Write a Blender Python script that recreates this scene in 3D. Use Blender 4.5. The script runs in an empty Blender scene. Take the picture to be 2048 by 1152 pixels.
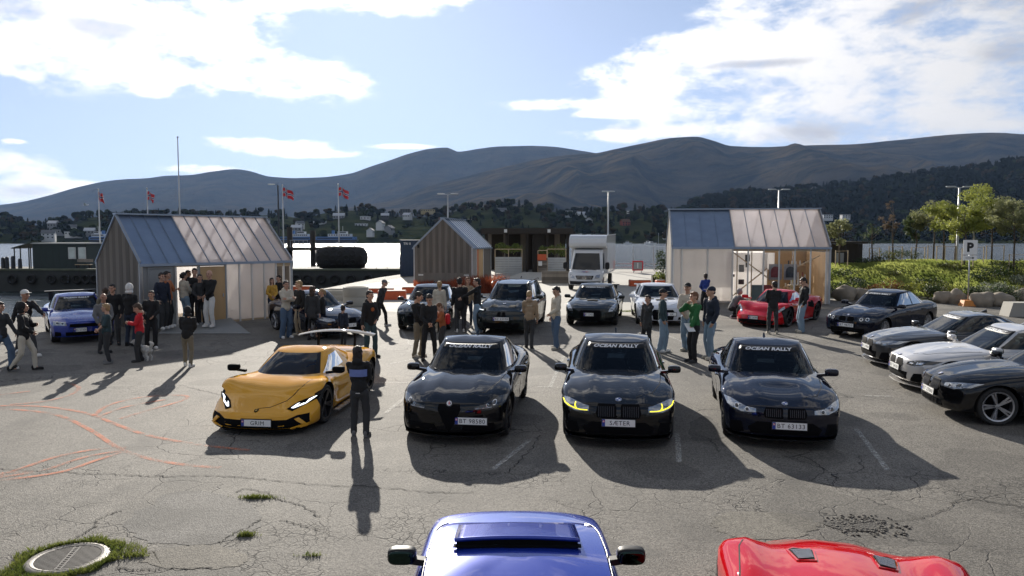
import bpy, bmesh, math, random
import numpy as np
from mathutils import Vector, Matrix, noise as mnoise
from mathutils.bvhtree import BVHTree

R = math.radians
scene = bpy.context.scene
C = scene.collection
random.seed(7)

# ------------------------------------------------------------------ camera
F = 1500.0                      # focal length in pixels of a 2048 wide picture
HC = 3.55                       # camera height above the lot
PITCH = math.atan(98.0 / F)
SL = 0.01704                    # the lot rises gently away from the camera
cam_d = bpy.data.cameras.new('camera')
cam = bpy.data.objects.new('camera', cam_d); C.objects.link(cam)
cam.location = (0, 0, HC); cam.rotation_euler = (math.pi/2 - PITCH, 0, 0)
cam_d.sensor_width = 36.0; cam_d.lens = 36.0 * F / 2048.0
cam_d.clip_start = 0.1; cam_d.clip_end = 30000
scene.camera = cam

SUN_EL, SUN_AZ = R(21.5), R(-12.5)     # azimuth from +Y, negative to the left
# ------------------------------------------------------------------ world
W = bpy.data.worlds.new('World'); scene.world = W; W.use_nodes = True
nt = W.node_tree; nt.nodes.clear()
def wn(t, **k):
    n = nt.nodes.new(t)
    for a, b in k.items(): setattr(n, a, b)
    return n
def wl(a, b): nt.links.new(a, b)
def wm(op, a, b=None, c=None, clamp=False):
    n = wn('ShaderNodeMath', operation=op); n.use_clamp = clamp
    for i, v in enumerate((a, b, c)):
        if v is None: continue
        if isinstance(v, (int, float)): n.inputs[i].default_value = v
        else: wl(v, n.inputs[i])
    return n.outputs[0]
def wsmooth(v, lo, hi):
    n = wn('ShaderNodeMapRange', interpolation_type='SMOOTHSTEP'); wl(v, n.inputs[0])
    n.inputs[1].default_value = lo; n.inputs[2].default_value = hi
    return n.outputs[0]
sky = wn('ShaderNodeTexSky', sky_type='NISHITA'); sky.sun_disc = False
sky.sun_elevation = SUN_EL; sky.sun_rotation = SUN_AZ
sky.air_density = 1.0; sky.dust_density = 0.6; sky.ozone_density = 2.5
tc = wn('ShaderNodeTexCoord'); sep = wn('ShaderNodeSeparateXYZ'); wl(tc.outputs['Generated'], sep.inputs[0])
az = wm('ARCTAN2', sep.outputs[0], sep.outputs[1]); el = wm('ARCSINE', sep.outputs[2])
comb = wn('ShaderNodeCombineXYZ'); wl(az, comb.inputs[0]); wl(wm('MULTIPLY', el, 2.2), comb.inputs[1])
def wnoise(vec, scale, detail, rough=0.55, dist=0.0):
    n = wn('ShaderNodeTexNoise'); wl(vec, n.inputs['Vector'])
    n.inputs['Scale'].default_value = scale; n.inputs['Detail'].default_value = detail
    n.inputs['Roughness'].default_value = rough; n.inputs['Distortion'].default_value = dist
    return n.outputs[0]
# a perspective-like cloud layer coordinate for high sky
hz = wm('MAXIMUM', sep.outputs[2], 0.03)
hz = wm('ADD', hz, 0.12)
cc = wn('ShaderNodeCombineXYZ'); wl(wm('DIVIDE', sep.outputs[0], hz), cc.inputs[0]); wl(wm('DIVIDE', sep.outputs[1], hz), cc.inputs[1])
hmap = wn('ShaderNodeMapping'); wl(cc.outputs[0], hmap.inputs[0]); hmap.inputs['Rotation'].default_value = (0, 0, 0.5); hmap.inputs['Scale'].default_value = (0.55, 1.5, 1)
n_hi = wnoise(hmap.outputs[0], 1.0, 9, 0.58, 0.5)
n_edge = wnoise(comb.outputs[0], 9.0, 9, 0.62, 0.25)
n_mid = wnoise(comb.outputs[0], 6.0, 6, 0.6, 0.3)
n_fine = wnoise(comb.outputs[0], 26.0, 7, 0.6, 0.1)
def blob(px, py, rx, ry, s=1.0):
    a0 = math.atan((px-1024)/F); e0 = (478-py)/F*math.cos(a0); ra = rx/F*math.cos(a0)**2; re = ry/F
    dx = wm('MULTIPLY', wm('SUBTRACT', az, a0), 1/ra); dy = wm('MULTIPLY', wm('SUBTRACT', el, e0), 1/re)
    d = wm('ADD', wm('MULTIPLY', dx, dx), wm('MULTIPLY', dy, dy))
    return wm('MULTIPLY', wm('EXPONENT', wm('MULTIPLY', d, -0.8)), s)
def total(lst):
    acc = None
    for b in lst:
        v = blob(*b); acc = v if acc is None else wm('ADD', acc, v)
    return acc
CL = [(60,40,300,85),(330,95,190,60),(480,0,330,38),(780,8,230,28),(590,168,140,38),(318,184,26,13),(430,120,90,40),
      (-250,120,260,110),(30,362,100,36),(190,380,120,12),(400,340,90,10),(540,292,140,12),(640,312,110,8),(800,296,60,5),(40,286,25,4),
      (1090,217,90,9),(1200,234,70,7),(1260,272,120,14),(1340,110,90,20),(1350,175,200,38),(1470,120,150,36),(1520,205,260,38),
      (1560,25,150,40),(1700,50,190,60),(1930,110,190,90),(1790,262,300,28),(2060,200,140,50),(1150,3,90,9),(2100,40,260,90),(1480,268,60,14)]
cov = total([(a, b, c*.93, d*.93) for a, b, c, d in CL])
SH = [(70,35,150,26),(250,78,110,20),(575,170,50,10),(1770,50,70,34),(1930,15,120,26),(2010,105,90,30),(70,385,60,14),(1230,262,100,8),(1700,262,200,25),(400,345,60,10),(1500,140,120,8)]
shade = total(SH)
# outside the frame the sky goes on as a broken layer of the same clouds
out_hi = wsmooth(el, 0.30, 0.46)
out_az = wsmooth(wm('ABSOLUTE', az), 0.62, 0.80)
outm = wm('MAXIMUM', out_hi, out_az)
gen = wm('MULTIPLY', wsmooth(n_hi, 0.41, 0.60), 1.05)
gen = wm('MULTIPLY', gen, outm)
inn = wm('MULTIPLY', wm('MINIMUM', cov, 0.80), wm('SUBTRACT', 1.0, out_hi))
f = wm('ADD', wm('ADD', inn, gen), wm('MULTIPLY', wm('SUBTRACT', n_edge, 0.5), 2.9))
f = wm('ADD', f, wm('MULTIPLY', wm('SUBTRACT', n_fine, 0.5), 1.1))
dens = wm('MULTIPLY', wsmooth(f, 0.22, 0.98), wsmooth(wm('ADD', inn, gen), 0.10, 0.40))
# cloud colour: bright, greyer in the thick undersides
gmask = wsmooth(wm('ADD', wm('MULTIPLY', shade, 1.0), wm('ADD', wm('MULTIPLY', wm('SUBTRACT', n_mid, 0.5), 3.2), wm('MULTIPLY', gen, 0.35))), 0.30, 1.25)
cmix = wn('ShaderNodeMix', data_type='RGBA'); wl(gmask, cmix.inputs[0])
cmix.inputs[6].default_value = (10.5, 10.3, 10.2, 1); cmix.inputs[7].default_value = (6.0, 6.1, 6.6, 1)
SUNV = Vector((math.sin(SUN_AZ)*math.cos(SUN_EL), math.cos(SUN_AZ)*math.cos(SUN_EL), math.sin(SUN_EL)))
vd = wn('ShaderNodeVectorMath', operation='DOT_PRODUCT'); wl(tc.outputs['Generated'], vd.inputs[0]); vd.inputs[1].default_value = SUNV
lit = wm('ADD', 0.56, wm('MULTIPLY', wm('POWER', wm('MAXIMUM', vd.outputs['Value'], 0.0), 6.0), 0.95))
csc = wn('ShaderNodeVectorMath', operation='SCALE'); wl(cmix.outputs[2], csc.inputs[0]); wl(lit, csc.inputs['Scale'])
fin = wn('ShaderNodeMix', data_type='RGBA'); wl(dens, fin.inputs[0])
# the glare round the sun rolls off and the air whitens evenly towards the horizon
roll = wn('ShaderNodeVectorMath', operation='MULTIPLY_ADD'); wl(sky.outputs[0], roll.inputs[0]); roll.inputs[1].default_value = (.120, .088, .047); roll.inputs[2].default_value = (1, 1, 1)
rd = wn('ShaderNodeVectorMath', operation='DIVIDE'); wl(sky.outputs[0], rd.inputs[0]); wl(roll.outputs[0], rd.inputs[1])
hzm = wn('ShaderNodeMix', data_type='RGBA'); wl(wm('MULTIPLY', wm('EXPONENT', wm('MULTIPLY', wm('MAXIMUM', el, 0.0), -4.2)), 0.92), hzm.inputs[0])
wl(rd.outputs[0], hzm.inputs[6]); hz_c = wn('ShaderNodeVectorMath', operation='SCALE'); hz_c.inputs[0].default_value = (6.0, 7.5, 10.6)
wl(wm('ADD', 0.34, wm('MULTIPLY', wm('POWER', wm('MULTIPLY_ADD', vd.outputs['Value'], 0.5, 0.5), 3.0), 0.78)), hz_c.inputs['Scale']); wl(hz_c.outputs[0], hzm.inputs[7])
wl(hzm.outputs[2], fin.inputs[6]); wl(csc.outputs[0], fin.inputs[7])
bg = wn('ShaderNodeBackground'); wl(fin.outputs[2], bg.inputs[0]); bg.inputs[1].default_value = 0.06
wo = wn('ShaderNodeOutputWorld'); wl(bg.outputs[0], wo.inputs[0])

# ------------------------------------------------------------------ sun
sd = bpy.data.lights.new('sun', 'SUN'); sun = bpy.data.objects.new('sun', sd); C.objects.link(sun)
sd.energy = 4.6; sd.angle = R(0.53); sd.color = (1.0, 0.93, 0.82)
sun.rotation_euler = (-SUNV).to_track_quat('-Z', 'Y').to_euler()

scene.view_settings.view_transform = 'Standard'
scene.view_settings.look = 'None'
scene.view_settings.gamma = 1.0
scene.view_settings.use_curve_mapping = False
scene.view_settings.exposure = 0.95
scene.cycles.max_bounces = 6
scene.cycles.diffuse_bounces = 2
scene.cycles.glossy_bounces = 3
scene.cycles.transmission_bounces = 4
scene.cycles.transparent_max_bounces = 8
scene.cycles.volume_bounces = 0
scene.cycles.sample_clamp_indirect = 6.0
scene.cycles.use_denoising = True

# ------------------------------------------------------------------ pixels to metres
_cp, _sp = math.cos(PITCH), math.sin(PITCH)
def ray(px, py):
    a, b = (px-1024)/F, (576-py)/F
    y = _cp + b*_sp; z = -_sp + b*_cp
    return a/y, z/y                     # x and z per metre of depth
def at(px, py, Y):
    a, b = ray(px, py); return Vector((a*Y, Y, HC + b*Y))
def gz(y): return SL*y
def G(px, py):
    a, b = ray(px, py); Y = HC/(SL-b); return Vector((a*Y, Y, SL*Y))
def X(px, Y): return ray(px, 478)[0]*Y
def Zat(py, Y): return HC + ray(1024, py)[1]*Y
# ------------------------------------------------------------------ materials
_mats = {}
def mat(name, col, rough=0.6, metal=0.0, coat=0.0, var=0.12, vscale=6.0, bump=0.0, bscale=40.0, spec=0.5, emit=None, es=0.0, trans=0.0, alpha=1.0, sss=0.0, stretch=None, coords='Object'):
    if name in _mats: return _mats[name]
    m = bpy.data.materials.new(name); m.use_nodes = True; _mats[name] = m
    n = m.node_tree; b = n.nodes['Principled BSDF']
    b.inputs['Roughness'].default_value = rough; b.inputs['Metallic'].default_value = metal
    b.inputs['Coat Weight'].default_value = coat; b.inputs['Coat Roughness'].default_value = 0.03
    b.inputs['Specular IOR Level'].default_value = spec
    b.inputs['Transmission Weight'].default_value = trans; b.inputs['Alpha'].default_value = alpha
    b.inputs['Base Color'].default_value = (*col, 1)
    t = n.nodes.new('ShaderNodeTexCoord'); mp = n.nodes.new('ShaderNodeMapping'); n.links.new(t.outputs[coords], mp.inputs[0])
    if stretch: mp.inputs['Scale'].default_value = stretch
    if var > 0:
        ns = n.nodes.new('ShaderNodeTexNoise'); ns.inputs['Scale'].default_value = vscale; ns.inputs['Detail'].default_value = 6
        n.links.new(mp.outputs[0], ns.inputs['Vector'])
        mx = n.nodes.new('ShaderNodeMix'); mx.data_type = 'RGBA'
        mx.inputs[6].default_value = (*[c*(1-var*1.6) for c in col], 1); mx.inputs[7].default_value = (*[min(1, c*(1+var*1.6)) for c in col], 1)
        n.links.new(ns.outputs[0], mx.inputs[0]); n.links.new(mx.outputs[2], b.inputs['Base Color'])
        rr = n.nodes.new('ShaderNodeMapRange'); rr.inputs[3].default_value = max(0.01, rough*0.85); rr.inputs[4].default_value = min(1, rough*1.15)
        n.links.new(ns.outputs[0], rr.inputs[0]); n.links.new(rr.outputs[0], b.inputs['Roughness'])
    if bump > 0:
        nb = n.nodes.new('ShaderNodeTexNoise'); nb.inputs['Scale'].default_value = bscale; nb.inputs['Detail'].default_value = 5
        n.links.new(mp.outputs[0], nb.inputs['Vector'])
        bp = n.nodes.new('ShaderNodeBump'); bp.inputs['Strength'].default_value = min(1, bump); bp.inputs['Distance'].default_value = 0.02
        n.links.new(nb.outputs[0], bp.inputs['Height']); n.links.new(bp.outputs[0], b.inputs['Normal'])
    if emit:
        b.inputs['Emission Color'].default_value = (*emit, 1); b.inputs['Emission Strength'].default_value = es
    return m

# ------------------------------------------------------------------ mesh builder
class MB:
    def __init__(s): s.v = []; s.f = []; s.m = []; s.cur = 0
    def add(s, vs, fs, mi=None):
        o = len(s.v); s.v.extend([tuple(p) for p in vs]); s.f.extend([tuple(i+o for i in f) for f in fs])
        s.m.extend([s.cur if mi is None else mi]*len(fs)); return s
    def box(s, c, d, rz=0, mi=None, M=None, taper=None):
        hx, hy, hz = d[0]/2, d[1]/2, d[2]/2; vs = []
        for z in (-hz, hz):
            k = 1 if (taper is None or z < 0) else taper
            for x, y in ((-hx,-hy),(hx,-hy),(hx,hy),(-hx,hy)):
                x2, y2 = x*k, y*k
                p = Vector((x2*math.cos(rz)-y2*math.sin(rz), x2*math.sin(rz)+y2*math.cos(rz), z))
                if M is not None: p = M @ p
                vs.append(p + Vector(c))
        return s.add(vs, [(0,3,2,1),(4,5,6,7),(0,1,5,4),(1,2,6,5),(2,3,7,6),(3,0,4,7)], mi)
    def bar(s, a, b, w, d, mi=None):
        a, b = Vector(a), Vector(b); L = (b-a).length
        q = (b-a).to_track_quat('Z', 'Y').to_matrix()
        return s.box((a+b)/2, (w, d, L), M=q, mi=mi)
    def tube(s, pts, rad, n=8, mi=None, cap=True):
        pts = [Vector(p) for p in pts]
        if isinstance(rad, (int, float)): rad = [rad]*len(pts)
        vs = []; up = None
        for i, p in enumerate(pts):
            t = (pts[min(i+1, len(pts)-1)] - pts[max(i-1, 0)])
            t = t.normalized() if t.length > 1e-9 else Vector((0,0,1))
            if up is None: up = Vector((1,0,0)) if abs(t.x) < 0.8 else Vector((0,1,0))
            a = t.cross(up); a = a.normalized() if a.length > 1e-6 else Vector((1,0,0)); b = t.cross(a); up = -b if False else up
            for k in range(n):
                an = 2*math.pi*k/n; vs.append(p + a*math.cos(an)*rad[i] + b*math.sin(an)*rad[i])
        fs = []
        for i in range(len(pts)-1):
            for k in range(n):
                k2 = (k+1) % n; fs.append((i*n+k, i*n+k2, (i+1)*n+k2, (i+1)*n+k))
        if cap: fs.append(tuple(range(n-1, -1, -1))); fs.append(tuple((len(pts)-1)*n+k for k in range(n)))
        return s.add(vs, fs, mi)
    def ell(s, c, r, n=12, m=8, M=None, mi=None):
        c = Vector(c); vs = []; fs = []
        if isinstance(r, (int, float)): r = (r, r, r)
        def P(x, y, z):
            p = Vector((x*r[0], y*r[1], z*r[2])); p = M @ p if M is not None else p; return p + c
        vs.append(P(0,0,-1))
        for j in range(1, m):
            ph = -math.pi/2 + math.pi*j/m
            for i in range(n):
                th = 2*math.pi*i/n; vs.append(P(math.cos(th)*math.cos(ph), math.sin(th)*math.cos(ph), math.sin(ph)))
        vs.append(P(0,0,1)); top = len(vs)-1
        for i in range(n): fs.append((0, 1+(i+1)%n, 1+i)); fs.append((top, 1+(m-2)*n+i, 1+(m-2)*n+(i+1)%n))
        for j in range(m-2):
            for i in range(n):
                fs.append((1+j*n+i, 1+j*n+(i+1)%n, 1+(j+1)*n+(i+1)%n, 1+(j+1)*n+i))
        return s.add(vs, fs, mi)
    def sell(s, c, r, e=.55, n=20, m=12, mi=None):
        def pw(v): return math.copysign(abs(v)**e, v)
        k = len(s.v); s.ell((0, 0, 0), 1.0, n, m, mi=mi)
        for i in range(k, len(s.v)):
            x, y, z = s.v[i]; rr = math.hypot(x, y); cph = rr; q = pw(cph)
            ct, st = (x/rr, y/rr) if rr > 1e-6 else (1, 0)
            s.v[i] = (c[0]+r[0]*q*pw(ct), c[1]+r[1]*q*pw(st), c[2]+r[2]*pw(z))
        return s
    def caps(s, a, b, ra, rb, n=10, mi=None):
        """tapered capsule"""
        a, b = Vector(a), Vector(b); d = b-a; L = max(d.length, 1e-5); t = d/L
        pts, rad = [], []
        for k in (-1, -.86, -.5): pts.append(a + t*(k*ra)); rad.append(ra*math.sqrt(max(0.0, 1-k*k)) + 1e-4)
        pts.append(a); rad.append(ra)
        for k in (.33, .66): pts.append(a+d*k); rad.append(ra+(rb-ra)*k)
        pts.append(b); rad.append(rb)
        for k in (.5, .86, 1): pts.append(b + t*(k*rb)); rad.append(rb*math.sqrt(max(0.0, 1-k*k)) + 1e-4)
        return s.tube(pts, rad, n, mi)
    def prism(s, poly, a0, a1, axis='z', mi=None):
        n = len(poly)
        def P(u, v, w):
            return (u, v, w) if axis == 'z' else ((u, w, v) if axis == 'y' else (w, u, v))
        vs = [P(u, v, a0) for u, v in poly] + [P(u, v, a1) for u, v in poly]
        fs = [tuple(range(n-1, -1, -1)), tuple(range(n, 2*n))] + [(i, (i+1)%n, n+(i+1)%n, n+i) for i in range(n)]
        return s.add(vs, fs, mi)
    def lathe(s, prof, n=24, axis='z', c=(0,0,0), mi=None, a0=0, closed=False):
        vs = []; m = len(prof); c = Vector(c)
        for k in range(n):
            an = a0 + 2*math.pi*k/n
            for r, h in prof:
                p = (r*math.cos(an), r*math.sin(an), h) if axis == 'z' else ((r*math.cos(an), h, r*math.sin(an)) if axis == 'y' else (h, r*math.cos(an), r*math.sin(an)))
                vs.append(Vector(p)+c)
        fs = []
        for k in range(n):
            k2 = (k+1) % n
            for j in range(m if closed else m-1):
                j2 = (j+1) % m; fs.append((k*m+j, k2*m+j, k2*m+j2, k*m+j2))
        return s.add(vs, fs, mi)
    def mesh(s, name, smooth=False, angle=None):
        me = bpy.data.meshes.new(name); me.from_pydata(s.v, [], s.f); me.polygons.foreach_set('material_index', s.m)
        if smooth:
            me.polygons.foreach_set('use_smooth', [True]*len(s.f))
            if angle: me.set_sharp_from_angle(angle=R(angle))
        me.update(); return me
    def build(s, name, mats, parent=None, smooth=False, angle=None, fix=False):
        me = s.mesh(name, smooth, angle)
        if fix:
            bm = bmesh.new(); bm.from_mesh(me); bmesh.ops.recalc_face_normals(bm, faces=bm.faces); bm.to_mesh(me); bm.free()
        return link(name, me, mats, parent)
def link(name, me, mats=None, parent=None):
    o = bpy.data.objects.new(name, me); C.objects.link(o)
    if mats is not None:
        if not isinstance(mats, (list, tuple)): mats = [mats]
        if len(me.materials) == 0:
            for m in mats: me.materials.append(m)
    if parent is not None: o.parent = parent
    return o
def tag(o, label=None, cat=None, group=None, kind=None):
    if label: o['label'] = label
    if cat: o['category'] = cat
    if group: o['group'] = group
    if kind: o['kind'] = kind
    return o
def thing(name, loc, rz=0, label=None, cat=None, group=None, tilt=False, sc=1.0):
    o = bpy.data.objects.new(name, None); C.objects.link(o); o.location = loc
    o.empty_display_size = 0.2
    if tilt: o.rotation_euler = (Matrix.Rotation(math.atan(SL), 3, 'X') @ Matrix.Rotation(rz, 3, 'Z')).to_euler()
    else: o.rotation_euler = (0, 0, rz)
    o.scale = (sc, sc, sc)
    return tag(o, label, cat, group)
def copy_tree(o, parent=None):
    c = o.copy(); C.objects.link(c); c.parent = parent
    for ch in [x for x in o.children]: copy_tree(ch, c)
    return c
# text outlines as a mesh centred on the origin, unit cap height
_tx = {}
def text_mesh(txt, shear=0.0, bold=0.0, sp=1.0):
    k = (txt, shear, bold, sp)
    if k in _tx: return _tx[k]
    cu = bpy.data.curves.new('t', 'FONT'); cu.body = txt; cu.shear = shear; cu.offset = bold; cu.space_character = sp
    cu.resolution_u = 3; cu.align_x = 'CENTER'
    o = bpy.data.objects.new('t', cu); C.objects.link(o)
    dg = bpy.context.evaluated_depsgraph_get(); me = bpy.data.meshes.new_from_object(o.evaluated_get(dg))
    vs = [tuple(v.co) for v in me.vertices]; fs = [tuple(p.vertices) for p in me.polygons]
    bpy.data.objects.remove(o); bpy.data.curves.remove(cu); bpy.data.meshes.remove(me)
    x0 = min(v[0] for v in vs); x1 = max(v[0] for v in vs); y0 = min(v[1] for v in vs); y1 = max(v[1] for v in vs)
    h = y1-y0; vs = [((v[0]-(x0+x1)/2)/h, (v[1]-(y0+y1)/2)/h) for v in vs]
    _tx[k] = (vs, fs, (x1-x0)/h); return _tx[k]
def cur(pts):
    xs = np.array([p[0] for p in pts], float); ys = np.array([p[1] for p in pts], float)
    h = np.diff(xs); d = np.diff(ys)/h; m = np.zeros(len(xs)); m[0] = d[0]; m[-1] = d[-1]
    for i in range(1, len(xs)-1): m[i] = 0 if d[i-1]*d[i] <= 0 else 2*d[i-1]*d[i]/(d[i-1]+d[i])
    def fn(x):
        if x <= xs[0]: return float(ys[0])
        if x >= xs[-1]: return float(ys[-1])
        i = int(np.searchsorted(xs, x)-1); i = max(0, i); t = (x-xs[i])/h[i]
        return float((2*t**3-3*t*t+1)*ys[i] + (t**3-2*t*t+t)*h[i]*m[i] + (-2*t**3+3*t*t)*ys[i+1] + (t**3-t*t)*h[i]*m[i+1])
    return fn
def sstep(a, b, x):
    t = min(1, max(0, (x-a)/(b-a))); return t*t*(3-2*t)
# batch of modifier evaluations
_jobs = []
def job(me, mods, done):
    """mods: list of (type, dict); done(new_mesh) called when evaluated"""
    o = bpy.data.objects.new('tmp', me); C.objects.link(o)
    for t, kw in mods:
        md = o.modifiers.new(t, t)
        for a, b in kw.items(): setattr(md, a, b)
    _jobs.append((o, done))
def run_jobs(extra=()):
    bpy.context.view_layer.update(); dg = bpy.context.evaluated_depsgraph_get()
    res = [bpy.data.meshes.new_from_object(o.evaluated_get(dg)) for o, _ in _jobs]
    for (o, done), me in zip(_jobs, res):
        old = o.data; bpy.data.objects.remove(o); done(me)
        if old.users == 0: bpy.data.meshes.remove(old)
    for o in extra: bpy.data.objects.remove(o)
    _jobs.clear()
# ================================================================== CARS
M_glassd = mat('van_glass', (0.006, 0.009, 0.012), rough=0.02, var=0.0, spec=0.5)
def tinted():
    m = bpy.data.materials.new('car_glass'); m.use_nodes = True; n = m.node_tree; n.nodes.remove(n.nodes['Principled BSDF'])
    tp = n.nodes.new('ShaderNodeBsdfTransparent'); tp.inputs[0].default_value = (.17, .20, .21, 1); gl = n.nodes.new('ShaderNodeBsdfGlossy'); gl.inputs['Roughness'].default_value = .015; fr = n.nodes.new('ShaderNodeFresnel'); fr.inputs[0].default_value = 1.52
    ms = n.nodes.new('ShaderNodeMixShader'); n.links.new(fr.outputs[0], ms.inputs[0]); n.links.new(tp.outputs[0], ms.inputs[1]); n.links.new(gl.outputs[0], ms.inputs[2]); n.links.new(ms.outputs[0], n.nodes['Material Output'].inputs[0]); return m
M_glass = tinted(); M_inner = mat('cabin_trim', (.022, .022, .024), rough=.8, var=.2, vscale=9); M_seat = mat('seat_leather', (.045, .040, .038), rough=.55, var=.25, vscale=7)
M_tint = mat('black_trim', (0.010, 0.010, 0.011), rough=0.5, var=0.1, spec=0.3)
M_tyre = mat('tyre_rubber', (0.022, 0.022, 0.022), rough=0.85, var=0.25, vscale=20)
M_chrome = mat('chrome', (0.75, 0.75, 0.76), rough=0.12, metal=1.0, var=0.05)
M_alloy = mat('alloy_silver', (0.5, 0.5, 0.52), rough=0.28, metal=0.9, var=0.08)
M_alloyd = mat('alloy_dark', (0.04, 0.04, 0.045), rough=0.3, metal=0.7, var=0.08)
M_intake = mat('intake_black', (0.005, 0.005, 0.006), rough=0.75, var=0.1, spec=0.08)
M_lens = mat('lamp_lens', (0.35, 0.37, 0.4), rough=0.08, metal=0.6, var=0.35, vscale=25, coat=1.0)
M_lensd = mat('lamp_lens_dark', (0.03, 0.033, 0.037), rough=0.07, metal=0.3, var=0.3, vscale=25, coat=1.0)
M_drl = mat('running_light_white', (0.9, 0.92, 1.0), rough=0.3, var=0, emit=(0.9, 0.95, 1.0), es=1.0)
M_drly = mat('running_light_yellow', (0.9, 0.85, 0.05), rough=0.3, var=0, emit=(1.0, 0.86, 0.03), es=0.75)
M_plate = mat('plate_white', (0.78, 0.78, 0.76), rough=0.35, var=0.05)
M_plateb = mat('plate_blue', (0.02, 0.05, 0.3), rough=0.4, var=0)
M_print = mat('plate_print', (0.01, 0.01, 0.01), rough=0.5, var=0)
M_letter = mat('white_vinyl', (0.8, 0.8, 0.8), rough=0.4, var=0)
M_seam = mat('panel_gap', (0.004, 0.004, 0.004), rough=0.9, var=0)
M_mirrorglass = mat('mirror_glass', (0.025, 0.045, 0.04), rough=0.02, metal=1.0, var=0)
M_amber = mat('amber_lens', (0.8, 0.25, 0.02), rough=0.15, var=0.1)
M_redp = mat('flag_red_small', (0.6, 0.02, 0.03), rough=0.4, var=0)
def paint(name, col, metal=0.0, rough=0.32, flake=0.0):
    m = mat(name, col, rough=rough, metal=metal, coat=1.0, var=0.03, vscale=3)
    m.node_tree.nodes['Principled BSDF'].inputs['Coat Roughness'].default_value = 0.012
    m.node_tree.nodes['Principled BSDF'].inputs['Specular IOR Level'].default_value = 0.0 if metal < .1 else .3
    return m

LOW = [(0,0),(.5,0),(.83,.0),(.92,.015),(.955,.09),(.97,.22),(.982,.38),(.992,.54),(1,.68),(.998,.80),(.985,.90),(.955,.97),(.92,1.0)]
CRN = [(.86,.26),(.78,.48),(.68,.66),(.56,.79),(.43,.88),(.30,.94),(.16,.98),(0,1.0)]
class Body:
    def __init__(b, s):
        b.s = s; b.L = s['L']; b.top = cur(s['top']); b.sh = cur(s['sh']); b.w = cur(s['w']); b.bot = cur(s['bot'])
        b.nose = cur(s['nose']); b.tail = cur(s['tail']); b.pc = s.get('pc', .28); b.pcr = s.get('pcr', .15)
    def half(b, x):
        s = b.s; w = b.w(x); zb = b.bot(x); zs = b.sh(x); zt = b.top(x); out = []
        fl = s.get('flare', .0)
        for a, k in LOW:
            y = a*w; z = zb+(zs-zb)*k
            bell = math.sin(math.pi*min(1, max(0, (k-.05)/1.05)))
            for xa, q in ((s['xf'], 1.0), (s['xr'], s.get('rflare', 1.3))):
                y += fl*q*math.exp(-((x-xa)/.42)**2)*bell
            # scalloped door side
            y -= s.get('scallop', .012)*math.exp(-((k-.42)/.16)**2)*sstep(s['xr']+.3, s['xr']+.9, x)*(1-sstep(s['xf']-.9, s['xf']-.35, x))
            out.append((y, z))
        for a, k in CRN:
            y = a*w; z = zs+(zt-zs)*k
            for y0, amp, wd, x0, x1 in s.get('creases', ()):
                z += amp*math.exp(-((y-y0)/wd)**2)*sstep(x0, x0+.25, x)*(1-sstep(x1-.3, x1, x))
            out.append((y, z))
        return out
    def xo(b, x, y, z, w):
        hl = b.L/2; r = min(1.0, abs(y)/max(w, .01))
        if x > 0: t = sstep(.50*hl, hl, x)**1.5; return x - t*(b.pc*r**3.0 + b.nose(z))
        t = sstep(.55*hl, hl, -x)**1.6; return x + t*(b.pcr*r**2.6 + b.tail(z))
    def mesh(b):
        hl = b.L/2; N = 58
        xs = [hl*math.sin(math.pi/2*(-1+2*i/N)) for i in range(N+1)]
        V = []; Fc = []; n = None
        for x in xs:
            h = b.half(x); w = max(p[0] for p in h)
            ring = h + [(-y, z) for y, z in reversed(h[1:-1])]; n = len(ring)
            V += [(b.xo(x, y, z, w), y, z) for y, z in ring]
        for i in range(N):
            for k in range(n):
                k2 = (k+1) % n; Fc.append((i*n+k, (i+1)*n+k, (i+1)*n+k2, i*n+k2))
        for end in (0, 1):
            x = xs[0] if end == 0 else xs[-1]; h = b.half(x); w = max(p[0] for p in h)
            ring = h + [(-y, z) for y, z in reversed(h[1:-1])]
            zm = (b.bot(x)+b.top(x))/2; prev = (0 if end == 0 else N*n)
            for k in (.94, .8, .6, .35):
                st = len(V)
                for y, z in ring:
                    yy = y*k; zz = zm+(z-zm)*k; V.append((b.xo(x, yy, zz, w), yy, zz))
                for j in range(n):
                    j2 = (j+1) % n; q = (prev+j, st+j, st+j2, prev+j2)
                    Fc.append(q if end == 1 else q[::-1])
                prev = st
            V.append((b.xo(x, 0, zm, w), 0, zm)); cc = len(V)-1
            for j in range(n):
                j2 = (j+1) % n; Fc.append((prev+j, cc, prev+j2) if end == 1 else (prev+j2, cc, prev+j))
        # make outward
        me = bpy.data.meshes.new('body'); me.from_pydata(V, [], Fc)
        bm = bmesh.new(); bm.from_mesh(me); bmesh.ops.remove_doubles(bm, verts=bm.verts, dist=1e-5); bmesh.ops.recalc_face_normals(bm, faces=bm.faces)
        bm.to_mesh(me); b.bvh = BVHTree.FromBMesh(bm); bm.free()
        me.polygons.foreach_set('use_smooth', [True]*len(me.polygons)); return me

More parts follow.
